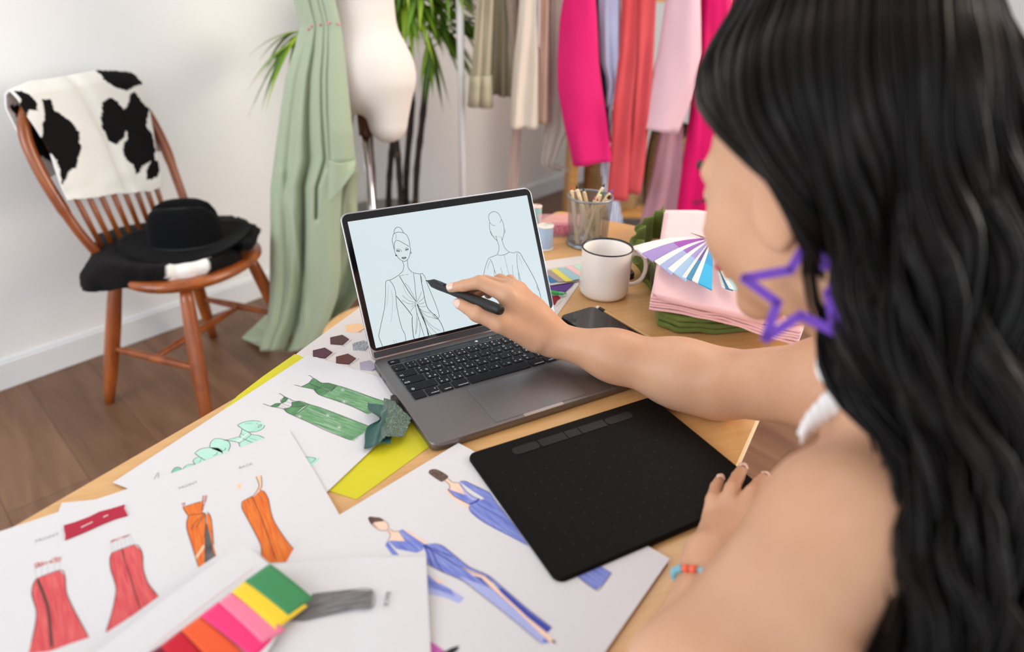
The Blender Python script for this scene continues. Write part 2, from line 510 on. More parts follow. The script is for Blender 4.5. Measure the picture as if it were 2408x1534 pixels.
# ================================================================== table
table_wood = wood_mat('pale beech table top', 'cf9f64', 'd8ac74', 0.38, math.radians(-20), (3, 40, 3), 3.0, coat=0.15)
table_edge = M('bare beech edge', 'e6cfa4', 0.5, col2='f0dfbd', var=(8, 0.3, 0.7))
tA = math.radians(60)
e1 = Vector((math.cos(tA), math.sin(tA), 0)); e2 = Vector((math.sin(tA), -math.cos(tA), 0))
T0 = Vector((-0.374, 0.6725, 0)); TWID = 0.592
def tp(a, b, z=TZ): p = T0 + e1 * a + e2 * b; return Vector((p.x, p.y, z))
A0, A1 = -0.62, 0.955
tab = empty('table', tp((A0 + A1) / 2, TWID / 2, 0), 'pale beech work table covered with papers and the laptop', 'table')
mb = MB(); c = tp((A0 + A1) / 2, TWID / 2, TZ - 0.012)
mb.rbox(c, (A1 - A0, TWID, 0.024), 0.02, tA, mi=0, seg=5, edge=0.0015)
for i, f in enumerate(mb.f):
    zs = [mb.v[k].z for k in f]
    if min(zs) < TZ - 0.004: mb.mi[i] = 1
obj('tabletop', mb, [table_wood, table_edge], tab)
mb = MB()
for a in (A0 + 0.10, A1 - 0.10): mb.box(tp(a, TWID / 2, TZ - 0.055), (0.02, TWID - 0.12, 0.06), tA)
for b in (0.07, TWID - 0.07): mb.box(tp((A0 + A1) / 2, b, TZ - 0.055), (A1 - A0 - 0.2, 0.02, 0.06), tA)
obj('apron', mb, table_edge, tab)
for a in (A0 + 0.06, A1 - 0.55):
    for b in (0.035, TWID - 0.035):
        mb = MB(); sp = 0.03 if b > 0.3 else -0.03
        p0 = tp(a, b, TZ - 0.024); p1 = tp(a - 0.02, b + sp * 0.3, 0.0)
        mb.tube([p0, p0.lerp(p1, 0.5), p1], [0.022, 0.019, 0.014], 4)
        mod_bevel(obj('leg', mb, table_edge, tab), 0.003)

# ================================================================== round stool beyond the table's left edge
SP_ = G(916, 772, 0.465); sx_, sy_ = SP_.x, SP_.y
st = empty('stool', (sx_, sy_, 0), 'round pale wooden stool half hidden behind the laptop and green dress', 'stool')
stool_wood = wood_mat('light oak stool', 'd8a66a', 'e6bd88', 0.45, 0, (10, 2, 2), 2.0)
mb = MB(); mb.lathe([(0.0001, 0.43), (0.15, 0.43), (0.163, 0.437), (0.165, 0.45), (0.16, 0.462), (0.15, 0.465), (0.0001, 0.463)], (sx_, sy_, 0), 40)
obj('seat', mb, stool_wood, st)
for k in range(4):
    a = math.radians(45 + 90 * k); mb = MB()
    mb.tube([(sx_ + 0.09 * math.cos(a), sy_ + 0.09 * math.sin(a), 0.43), (sx_ + 0.15 * math.cos(a), sy_ + 0.15 * math.sin(a), 0)], [0.014, 0.011], 12)
    obj('leg', mb, stool_wood, st)
# ================================================================== laptop
LX, LY, LA, LT = 0.0393, 0.68, 0.5188, 1.1012
LZ = TZ + 0.0015
cA, sA = math.cos(LA), math.sin(LA)
def LP(x, y, z): return Vector((cA * x - sA * y + LX, sA * x + cA * y + LY, z + LZ))
RL = Matrix.Rotation(LA, 3, 'Z')
alu = M('space grey aluminium', '7c7878', 0.38, metal=0.85, bump=(900, 0.04, 0.0003))
alu_edge = M('bright aluminium rim', 'c9cbd2', 0.22, metal=1.0)
glass_black = M('black bezel glass', '07080c', 0.08, spec=0.6)
key_black = M('black keycap', '0a0a12', 0.5, spec=0.25)
well_mat = M('keyboard well', '55555a', 0.6)
legend_white = M('white key legend', 'dfe4ee', 0.5, emit=0.25)
scr_mat = M('lit screen', 'dcebf0', 0.12, emit=0.80, spec=0.35); scr_mat.node_tree.nodes['Principled BSDF'].inputs['Base Color'].default_value = (0.01, 0.01, 0.012, 1)
ink = M('black ink', '15161a', 0.6)
ink_s = M('screen ink', '14171c', 0.5)
ink_grey = M('grey screen ink', '8f9aa6', 0.5, emit=0.1)

lt_ = empty('laptop', LP(0, 0.1, -0.0015), 'open dark grey laptop showing two line-drawn fashion figures', 'laptop')
F0, B0 = -0.0085, 0.2045
mb = MB()
cy = (F0 + B0) / 2
mb.rbox(LP(0, cy, 0.0052), (0.3041, B0 - F0, 0.0104), 0.011, M3=RL, mi=0, seg=6, edge=0.0014)
mb.box(LP(0, 0.1332, 0.01043), (0.2735, 0.0975, 0.00012), M3=RL, mi=1)          # key well
# speaker side slots and ports on the left flank
for k in range(2): mb.box(LP(-0.15205, 0.172 - 0.017 * k, 0.0052), (0.0004, 0.009, 0.0032), M3=RL, mi=2)
# front opening notch
mb.rbox(LP(0.0, F0 + 0.0024, 0.0104), (0.058, 0.0052, 0.0010), 0.002, M3=RL, mi=3, seg=3)
# rubber feet
for x in (-0.12, 0.12):
    for y in (0.02, 0.18): mb.lathe([(0.0001, 0), (0.006, 0), (0.006, 0.0018)], LP(x, y, -0.0015), 16, 2)
obj('base', mb, [alu, well_mat, glass_black, alu_edge], lt_)
mb = MB(); mb.rbox(LP(0, 0.0380, 0.01045), (0.1342, 0.0826, 0.0003), 0.004, M3=RL, mi=1)
mb.rbox(LP(0, 0.0380, 0.01055), (0.1334, 0.0818, 0.0004), 0.0038, M3=RL, mi=0)
obj('trackpad', mb, [M('trackpad glass', '808084', 0.33, metal=0.8), well_mat], lt_)
# touch bar
mb = MB(); mb.rbox(LP(0.0092, 0.1858, 0.0107), (0.2545, 0.0105, 0.0004), 0.001, M3=RL, mi=0)
tb_seg = M('lit touch strip key', '1c2532', 0.3)
for x0, x1 in ((-0.110, -0.072), (-0.070, -0.047), (-0.010, 0.012), (0.014, 0.034), (0.036, 0.056)):
    mb.rbox(LP((x0 + x1) / 2, 0.1858, 0.01092), (x1 - x0, 0.0072, 0.0001), 0.0012, M3=RL, mi=1)
def ringp(cx, cy2, r, w, mb_, mi, a0=0, a1=360, n=14):
    pts = [(cx + r * math.cos(math.radians(a0 + (a1 - a0) * i / n)), cy2 + r * math.sin(math.radians(a0 + (a1 - a0) * i / n))) for i in range(n + 1)]
    polyline(pts, w, mb_, mi)
def polyline(pts, w, mb_, mi, z=0.01102):
    n = len(pts); vs = []
    for i in range(n):
        a = Vector(pts[max(i - 1, 0)]); b = Vector(pts[min(i + 1, n - 1)]); t = (b - a).normalized(); s_ = Vector((-t.y, t.x)) * w / 2
        p = Vector(pts[i]); vs += [LP(p.x + s_.x, p.y + s_.y, z), LP(p.x - s_.x, p.y - s_.y, z)]
    mb_.add(vs, [(2 * i + 1, 2 * i + 3, 2 * i + 2, 2 * i) for i in range(n - 1)], mi, False)
ringp(0.001, 0.1858, 0.0022, 0.0004, mb, 2); ringp(0.001, 0.1858, 0.0009, 0.0011, mb, 2)
ringp(0.024, 0.1856, 0.0016, 0.0004, mb, 2, -60, 240); polyline([(0.024, 0.1856), (0.024, 0.1885)], 0.0004, mb, 2)
polyline([(0.0435, 0.1858), (0.0455, 0.1878), (0.0475, 0.1858), (0.0455, 0.1838), (0.0435, 0.1858)], 0.0004, mb, 2)
obj('touch_bar', mb, [glass_black, tb_seg, legend_white], lt_)
# keys: (width, top-left, bottom-left, bottom-right/top-right latin, label)
K = 0.2720 / 14.5
r1 = [(1, 'ฺ', '~', '`')] + [(1, a, b, c) for a, b, c in zip(['+', '๑', '๒', '๓', 'ู', '฿', '๔', '๕', '๖', '๗', '๘', '๙'],
      ['ๅ', '/', '-', 'ภ', 'ถ', 'ุ', 'ึ', 'ค', 'ต', 'จ', 'ข', 'ช'], ['!1', '@2', '#3', '$4', '%5', '^6', '&7', '*8', '(9', ')0', '_-', '+='])] + [(1.5, '', '', '')]
r2 = [(1.5, '', 'TAB', '')] + [(1, a, b, c) for a, b, c in zip('๐"ฎฑธํ๊ณฯญฐ,', 'ๆไำพะัีรนยบล', 'QWERTYUIOP[]')] + [(1, 'ฅ', 'ฃ', '\\')]
r3 = [(1.75, '', 'ก/A', '')] + [(1, a, b, c) for a, b, c in zip('ฤฆฏโฌ็๋ษศซ.', 'ฟหกดเ้่าสวง', "ASDFGHJKL;'")] + [(1.75, '', '', '')]
r4 = [(2.25, '', 'SHIFT', '')] + [(1, a, b, c) for a, b, c in zip('()ฉฮฺ์?ฒฬฦ', 'ผปแอิืทมใฝ', 'ZXCVBNM,./')] + [(2.25, '', '', '')]
r5 = [(1, '', '', ''), (1, '', 'CTRL', ''), (1, '', 'option', ''), (1.25, '', 'command', ''), (5, '', '', ''), (1.25, '', 'command', ''), (1, '', 'option', ''),
      (1, '', '', ''), (1, '', '', ''), (1, '', '', '')]
tops = [0.1764, 0.1579, 0.1394, 0.1209, 0.1024]
gap = 0.0024
def put_text(mb_, txt, x, y, size, z, mi=1, center=False):
    vs, fs = text_mesh(txt, size)
    if not vs: return
    x0 = min(v.x for v in vs); x1 = max(v.x for v in vs)
    y0 = min(v.y for v in vs); y1 = max(v.y for v in vs)
    dx = x - (x0 + x1) / 2; dy = y - (y0 + y1) / 2
    mb_.add([LP(v.x + dx, v.y + dy, z) for v in vs], fs, mi, False)
def key(x0, x1, yt, yb, legs):
    mb = MB(); zc = 0.0112
    mb.rbox(LP((x0 + x1) / 2, (yt + yb) / 2, zc), (x1 - x0, yt - yb, 0.0014), 0.0016, M3=RL, mi=0, seg=3, edge=0.0003)
    zt = zc + 0.00075
    for (t, fx, fy, s) in legs:
        put_text(mb, t, x0 + (x1 - x0) * fx, yb + (yt - yb) * fy, s, zt)
    return obj('key', mb, [key_black, legend_white], lt_)
for row, yt in zip((r1, r2, r3, r4, r5), tops):
    x = -0.1360
    for (w, tl, bl, la) in row:
        x0 = x + gap / 2; x1 = x + w * K - gap / 2; y0 = yt - 0.0185 + gap
        h = yt - y0; legs = []
        if bl in ('option', 'command'):
            legs.append((bl, 0.58 if bl == 'option' else 0.6, 0.24, 0.0036))
        elif bl == 'CTRL':
            legs += [('control', 0.62, 0.24, 0.0036), ('^', 0.8, 0.75, 0.005)]
        elif bl == 'TAB': legs.append(('→|', 0.16, 0.28, 0.0048))
        elif bl == 'SHIFT': legs.append(('⇧', 0.15, 0.3, 0.0058))
        elif bl == 'ก/A': legs += [('ก/A', 0.17, 0.28, 0.0050), ('•', 0.08, 0.8, 0.006)]
        else:
            if tl: legs.append((tl, 0.27, 0.74, 0.0046))
            if bl: legs.append((bl, 0.27, 0.30, 0.0046))
            if len(la) == 2: legs += [(la[0], 0.75, 0.74, 0.0040), (la[1], 0.75, 0.28, 0.0044)]
            elif la: legs.append((la, 0.74, 0.29, 0.0046))
        key(x0, x1, yt, y0, legs)
        x += w * K
key(-0.1360 + gap / 2, -0.1190, 0.1908, 0.1808, [('esc', 0.35, 0.45, 0.0038)])
# lid
hinge = LP(0, 0.204, 0.0100)
lu = (LP(0, 0.204 + math.cos(LT), 0.010 + math.sin(LT)) - hinge)      # up along the screen
ln = (LP(0, 0.204 - math.sin(LT), 0.010 + math.cos(LT)) - hinge)      # towards the user
lr = RL @ Vector((1, 0, 0))
ML = Matrix((lr, lu, ln)).transposed()
def SP(x, y, z=0.0): return hinge + lr * x + lu * y + ln * z
d0 = 0.0160
mb = MB()
mb.rbox(SP(0, 0.1020, -0.0026), (0.3041, 0.2105, 0.0046), 0.011, M3=ML, mi=0, seg=6, edge=0.0009)
lid = obj('lid', mb, [alu_edge], lt_)
mb = MB(); mb.rbox(SP(0, 0.1085, -0.00025), (0.3005, 0.1935, 0.0007), 0.0095, M3=ML, mi=0, seg=6)
mb.rbox(SP(0, 0.1995, 0.00012), (0.004, 0.0022, 0.0001), 0.001, M3=ML, mi=1)
obj('bezel', mb, [glass_black, M('camera lens glass', '1a2230', 0.1)], lid)
mb = MB(); mb.rbox(SP(0, 0.0065, -0.0002), (0.2960, 0.0085, 0.0010), 0.002, M3=ML, mi=0)
obj('chin_strip', mb, [M('dark grey hinge strip', '4a4b50', 0.4, metal=0.6)], lid)
mb = MB(); mb.tube([LP(-0.128, 0.2065, 0.0065), LP(0.128, 0.2065, 0.0065)], 0.0042, 14)
obj('hinge', mb, [M('dark hinge', '2c2c30', 0.45, metal=0.5)], lt_)

# the lit display with its drawing (one plane, traced in its own plane)
SPM = plane_map(SP(0, 0, 0.0004), ln)
mb = MB()
mb.box(SP(0, d0 + 0.0895, 0.00035), (0.2865, 0.179, 0.0003), M3=ML, mi=0)
sA_ = lambda x, y: (870 + x / 4.95, 520 + y / 4.95)
sB_ = lambda x, y: (1110 + x / 5.9, 480 + y / 5.9)
W1 = 0.00062
def S(pts, f=sA_, w=W1, mi=1): mb.stroke(SPM, [f(*p) for p in pts], w, mi, 0.0003)
# front view figure
S([(278, 150), (285, 100), (310, 75), (345, 76), (370, 100), (392, 140)])
S([(262, 195), (278, 150), (330, 130), (390, 140), (430, 170), (455, 230), (466, 300)])
S([(262, 195), (258, 225), (272, 290), (285, 345)])
S([(302, 222), (340, 232), (400, 265), (466, 303)])
S([(302, 222), (285, 260), (282, 320), (292, 370), (312, 405), (350, 448), (400, 470), (440, 445), (462, 400), (472, 330), (466, 303)])
S([(302, 150), (304, 180), (298, 215)], w=0.0004)
S([(304, 332), (325, 328), (350, 332), (365, 350), (370, 362)], w=0.0005)
S([(305, 348), (325, 345), (348, 352)], w=0.0012); S([(410, 338), (430, 330), (450, 325)], w=0.0012)
S([(405, 325), (425, 312), (440, 306)], w=0.0005); S([(310, 352), (330, 360), (346, 356)], w=0.0005); S([(412, 342), (430, 344), (446, 334)], w=0.0005)
S([(368, 430), (382, 422), (394, 426), (405, 420), (420, 425), (405, 438), (390, 440), (368, 430)], w=0.0008); S([(370, 431), (395, 432), (420, 425)], w=0.0005)
S([(300, 390), (298, 402), (310, 405), (314, 395)], w=0.001); S([(470, 355), (480, 365), (476, 378), (468, 372)], w=0.0007)
S([(376, 468), (392, 510), (388, 560), (375, 590), (335, 628)]); S([(434, 452), (440, 520), (456, 565), (498, 600)])
S([(350, 638), (375, 633), (400, 630)], w=0.0004); S([(415, 622), (430, 625), (445, 618)], w=0.0004); S([(470, 612), (490, 605)], w=0.0004)
S([(200, 690), (230, 688), (280, 665), (335, 628)]); S([(498, 600), (540, 612), (588, 618), (605, 610), (635, 645), (650, 680)])
S([(200, 690), (182, 720), (180, 850), (170, 1000), (140, 1150), (110, 1290), (102, 1340), (118, 1390), (152, 1475)])
S([(228, 690), (265, 740), (290, 800), (302, 870), (308, 960), (330, 1090), (368, 1240), (405, 1320), (418, 1408)])
S([(335, 628), (400, 740), (470, 850), (540, 945)], w=0.0008); S([(505, 605), (518, 700), (530, 830), (545, 945)])
S([(585, 618), (600, 720), (625, 840), (640, 920), (670, 1010), (720, 1070), (770, 1110), (800, 1150), (830, 1200), (858, 1270), (858, 1300)], w=0.0008)
S([(592, 640), (604, 690), (598, 730)], w=0.0005)
S([(650, 690), (690, 790), (740, 910), (785, 1030), (803, 1100), (798, 1130)]); S([(730, 1095), (760, 1125), (790, 1142), (770, 1110), (745, 1080)], w=0.0006)
S([(302, 870), (370, 950), (440, 1035), (492, 1105)], w=0.0009); S([(492, 1105), (490, 1200), (500, 1290), (505, 1340), (520, 1382)], w=0.0009)
for pts in ([(540, 950), (470, 935), (420, 905), (375, 865)], [(540, 955), (480, 965), (430, 955), (370, 920)], [(530, 975), (500, 985), (480, 1000)],
            [(530, 985), (495, 1020), (470, 1060)], [(545, 945), (575, 890), (600, 820)], [(550, 955), (600, 920), (635, 880)], [(553, 968), (600, 962), (640, 945)],
            [(558, 985), (600, 1000), (655, 992)], [(565, 1005), (620, 1050), (700, 1072)], [(575, 1020), (650, 1100), (740, 1130), (790, 1140)],
            [(590, 1050), (660, 1160), (740, 1235), (825, 1280)], [(600, 1085), (680, 1210), (785, 1320)], [(540, 945), (500, 860), (450, 770), (400, 720)]):
    S(pts, w=0.0004, mi=1)
S([(528, 955), (540, 1050), (580, 1180), (635, 1355)]); S([(545, 960), (580, 1060), (640, 1190), (690, 1345)], w=0.0009); S([(552, 965), (600, 1080), (650, 1210), (680, 1345)], w=0.0009)
S([(545, 1060), (540, 1180), (528, 1330)], w=0.0004); S([(580, 1180), (580, 1280), (568, 1370)], w=0.0004); S([(560, 1120), (545, 1250), (535, 1320)], w=0.0004)
S([(655, 1230), (690, 1290), (730, 1340)], w=0.0004); S([(272, 1385), (295, 1440)], w=0.0005); S([(300, 1380), (312, 1430)], w=0.0005); S([(395, 1390), (390, 1412)], w=0.0004); S([(248, 1440), (262, 1450)], w=0.0004)
for pts in ([(215, 740), (205, 900), (190, 1000)], [(245, 800), (262, 900), (255, 1100), (240, 1180)], [(380, 740), (420, 840), (500, 920)], [(305, 950), (290, 1050)], [(680, 1050), (760, 1150)]):
    S(pts, w=0.0004, mi=2)
# back view figure
B = lambda pts, w=W1, mi=1: S(pts, sB_, w, mi)
B([(245, 250), (228, 190), (240, 140), (275, 112), (320, 108), (360, 128), (385, 165), (405, 210)]); B([(245, 250), (265, 280), (295, 298), (325, 298)], 0.0005)
B([(405, 210), (400, 235), (385, 260)], 0.0005); B([(405, 210), (430, 260), (440, 320), (445, 345), (438, 430), (415, 510)])
B([(245, 250), (240, 300), (258, 400), (290, 450), (350, 515)]); B([(250, 370), (262, 410), (285, 445), (265, 400), (250, 370)], 0.0005); B([(445, 345), (458, 375), (448, 410)], 0.0005)
for k in range(9): B([(290 + 14 * k, 435 + (k % 3) * 8), (296 + 14 * k, 455 + (k % 2) * 10)], 0.0005)
B([(330, 445), (345, 500), (368, 570), (372, 640), (345, 705)]); B([(408, 460), (420, 520), (445, 590), (480, 640), (520, 668)])
B([(345, 705), (400, 712), (460, 700), (520, 668)]); B([(345, 705), (290, 728), (235, 745)]); B([(520, 668), (575, 678), (625, 662)])
B([(235, 745), (205, 810), (175, 910), (160, 990)]); B([(245, 755), (280, 820), (305, 900), (330, 975)]); B([(250, 790), (225, 850), (215, 900)], 0.0004)
B([(625, 662), (670, 690), (720, 780), (780, 880), (850, 1010), (905, 1130), (940, 1240), (956, 1320), (935, 1390), (875, 1435)], 0.0008)
B([(625, 675), (622, 760), (630, 880), (660, 1010), (695, 1180), (690, 1215)]); B([(640, 950), (655, 1080), (660, 1160)], 0.0005)
B([(635, 690), (690, 830)], 0.0004, 2); B([(640, 700), (660, 740), (700, 870)], 0.0004, 2)
for k in range(16):
    x = 445 + k * 4.0; y = 708 + k * 17; B([(x - 5, y), (x + 7, y + 8)], 0.0005); B([(x, y), (x + 4, y + 17)], 0.0005)
B([(395, 870), (410, 930), (420, 970)], 0.0004); B([(557, 845), (562, 930), (578, 1020)], 0.0004); B([(130, 1235), (126, 1330)], 0.0007)
B([(905, 1130), (900, 1160), (925, 1200)], 0.0005); B([(875, 1435), (905, 1380), (910, 1300)], 0.0005); B([(850, 1420), (862, 1340), (860, 1280)], 0.0005)
B([(735, 1270), (700, 1220)], 0.0007); B([(800, 1370), (800, 1260)], 0.0004, 2); B([(830, 1300), (820, 1200)], 0.0004, 2); B([(945, 1440), (965, 1380)], 0.0004, 2)
B([(310, 1010), (305, 920), (330, 975)], 0.0004)
obj('display', mb, [scr_mat, ink_s, ink_grey], lid)

# ================================================================== drawing tablet
tb = (0.1151, 0.563); TAn = 0.4935
RTb = Matrix.Rotation(TAn, 3, 'Z')
def TP(x, y, z): v = RTb @ Vector((x, y, 0)); return Vector((v.x + tb[0], v.y + tb[1], z))
tab_black = M('matt black plastic', '0a0908', 0.55, spec=0.12)
tab_btn = M('black button', '100f0f', 0.4, spec=0.3); tab_dot = M('grey printed dot', '4a4a4c', 0.5)
tz0 = TZ + 0.0006
tbo = empty('drawing_tablet', TP(0, 0, TZ), 'black graphics tablet with dotted drawing area in front of the laptop', 'tablet')
mb = MB(); mb.rbox(TP(0, 0, tz0 + 0.0042), (0.264, 0.200, 0.0084), 0.010, M3=RTb, mi=0, seg=6, edge=0.0022)
for i in range(15):
    for j in range(10):
        c = TP(-0.110 + 0.01575 * i, 0.053 - 0.0152 * j, tz0 + 0.00846)
        for (dx, dy) in ((0.0016, 0.0003), (0.0003, 0.0016)):
            if (i + j) % 2 == 0: mb.box(c, (dx * 0.8, dy * 0.9, 0.00005), M3=RTb, mi=1)
            elif dx > dy: mb.box(c, (0.0006, 0.0006, 0.00005), M3=RTb, mi=1)
# the recess line around the button row
xs = [-0.084, 0.084]
obj('body', mb, [tab_black, tab_dot], tbo)
for (x0, x1) in ((-0.0840, -0.0492), (-0.0484, -0.0130), (-0.0122, 0.0067), (0.0075, 0.0440), (0.0448, 0.0840)):
    mb = MB(); mb.rbox(TP((x0 + x1) / 2, 0.0785, tz0 + 0.0086), (x1 - x0, 0.0135, 0.0009), 0.006 if abs(x0 + x1) > 0.1 else 0.0008, M3=RTb, mi=0, seg=4, edge=0.0003)
    obj('button', mb, tab_btn, tbo)
# ================================================================== papers and drawings
paper = M('white paper', 'dadade', 0.8, spec=0.2)
paper2 = M('warm white card', 'dcd6d3', 0.7, spec=0.3)
yellow_p = M('yellow paper', 'd2cb22', 0.55)
pencil_grey = M('pencil line', '55565c', 0.7)
def sheet(name, px, z, mats, label, cat, draw=None, th=0.0003, bend=None):
    pm = flat_map(z)
    mb = MB(); P = [pm(x, y) for x, y in px]
    mb.slab(P, Vector((0, 0, 1)), th, 0)
    if draw: draw(mb, pm)
    return tag(obj(name, mb, mats), label, cat)
def rect3(px0, px1, other, z):
    """third/fourth corner of a true rectangle from edge px0-px1 and the depth of point other"""
    a = G(*px0, z); b = G(*px1, z); c = G(*other, z)
    d = (b - a).normalized(); n = Vector((-d.y, d.x, 0)); h = (c - a).dot(n)
    return [a, b, b + n * h, a + n * h]
def sheetw(name, P, z, mats, label, cat, draw=None, th=0.0003):
    mb = MB(); mb.slab([Vector((p.x, p.y, z)) for p in P], Vector((0, 0, 1)), th, 0)
    if draw: draw(mb, flat_map(z))
    return tag(obj(name, mb, mats), label, cat)

# yellow sheet (bottom)
yl = [(697, 832), (905, 872), (1010, 1048), (838, 1175), (770, 1155), (560, 1130), (480, 985)]
sheet('yellow_sheet', [(693, 833), (905, 872), (1012, 1049), (838, 1175), (640, 1111), (520, 968), (560, 930), (620, 884)], TZ + 0.0006, yellow_p,
      'yellow paper sheet showing beneath the green dress drawing', 'paper')
# felt swatch card
felt = dict(br1=M('chocolate felt', '4b2a25', 0.95, bump=(700, 0.3, 0.0004), sheen=0.3), bu=M('burgundy felt', '4e1f33', 0.95, bump=(700, 0.3, 0.0004), sheen=0.3),
            br2=M('brown felt', '592a22', 0.95, bump=(700, 0.3, 0.0004), sheen=0.3), gr=M('grey marl felt', '70757f', 0.95, col2='b9bcc4', var=(900, 0.42, 0.58)),
            pe=M('peach felt', 'f0c69a', 0.95), li=M('lilac grey felt', 'a9a2b4', 0.95))
z2 = lambda x, y: (690 + x / 9.02, 730 + y / 9.02)
cz = TZ + 0.0014
cc = [z2(60, 925), z2(1330, 0), z2(1560, -150), (1030, 870), (1000, 905), z2(1830, 1410), z2(1290, 1300), z2(870, 1130), z2(220, 985)]
card = sheet('felt_sample_card', [z2(60, 925), z2(790, 385), z2(1330, -5), (880, 690), (985, 790), (985, 908), z2(1870, 1425), z2(1380, 1325), z2(900, 1185), z2(215, 990)], cz, [paper2],
             'off-white card of pentagon felt samples left of the laptop', 'sample card', th=0.0006)
pent = [((1035, 518), (1175, 608), (1040, 728), (785, 708), (778, 575), 'br1'), ((665, 790), (822, 888), (672, 1010), (540, 1000), (410, 940), 'bu2'),
        ((1155, 918), (1320, 1015), (1175, 1140), (905, 1110), (903, 985), 'br2'), ((1485, 635), (1640, 700), (1515, 848), (1265, 830), (1250, 705), 'gr'),
        ((1380, 272), (1560, 350), (1370, 458), (1115, 440), (1110, 310), 'pe'), ((1620, 1058), (1790, 1190), (1675, 1278), (1415, 1248), (1405, 1105), 'li')]
for pt in pent:
    mb = MB(); pm = flat_map(cz + 0.0012); key_ = pt[5]
    pts = list(pt[:5])
    if key_ == 'bu2': pts = [(665, 790), (822, 888), (672, 1010), (415, 985), (410, 850)]; key_ = 'bu'
    mb.slab([pm(*z2(*p)) for p in pts], Vector((0, 0, 1)), 0.0011, 0)
    f_ = obj('felt_pentagon', mb, felt[key_], card); f_['label'] = {'br1': 'dark chocolate felt pentagon', 'bu': 'burgundy felt pentagon', 'br2': 'reddish brown felt pentagon', 'gr': 'grey marl felt pentagon', 'pe': 'peach felt pentagon', 'li': 'lilac felt pentagon'}[key_]
capm = M('faint pencil', 'b0aaaa', 0.7)
# hand-written captions on the card
def pen_text(mb, pm, txt, p0, p1, size, mi, e=0.0002):
    """writes txt from pixel p0 towards pixel p1, size in metres"""
    a = pm(*p0, e); b = pm(*p1, e); d = (b - a).normalized(); u = pm.n.cross(d)
    add_text(mb, txt, size, lambda x, y: a + d * x + u * y, mi)
pm = flat_map(cz)
for t, a, b in (('38. chocolate', (1060, 780), (1290, 600)), ('37. burgundy', (700, 1060), (940, 880)), ('39. chocolate', (1200, 1190), (1430, 1010)), ('36', (1425, 480), (1470, 450)), ('12', (1550, 890), (1580, 870)), ('14', (1730, 1300), (1770, 1280))):
    mb = MB(); pen_text(mb, pm, t, z2(*a), z2(*b), 0.0042, 0); obj('caption', mb, capm, card)

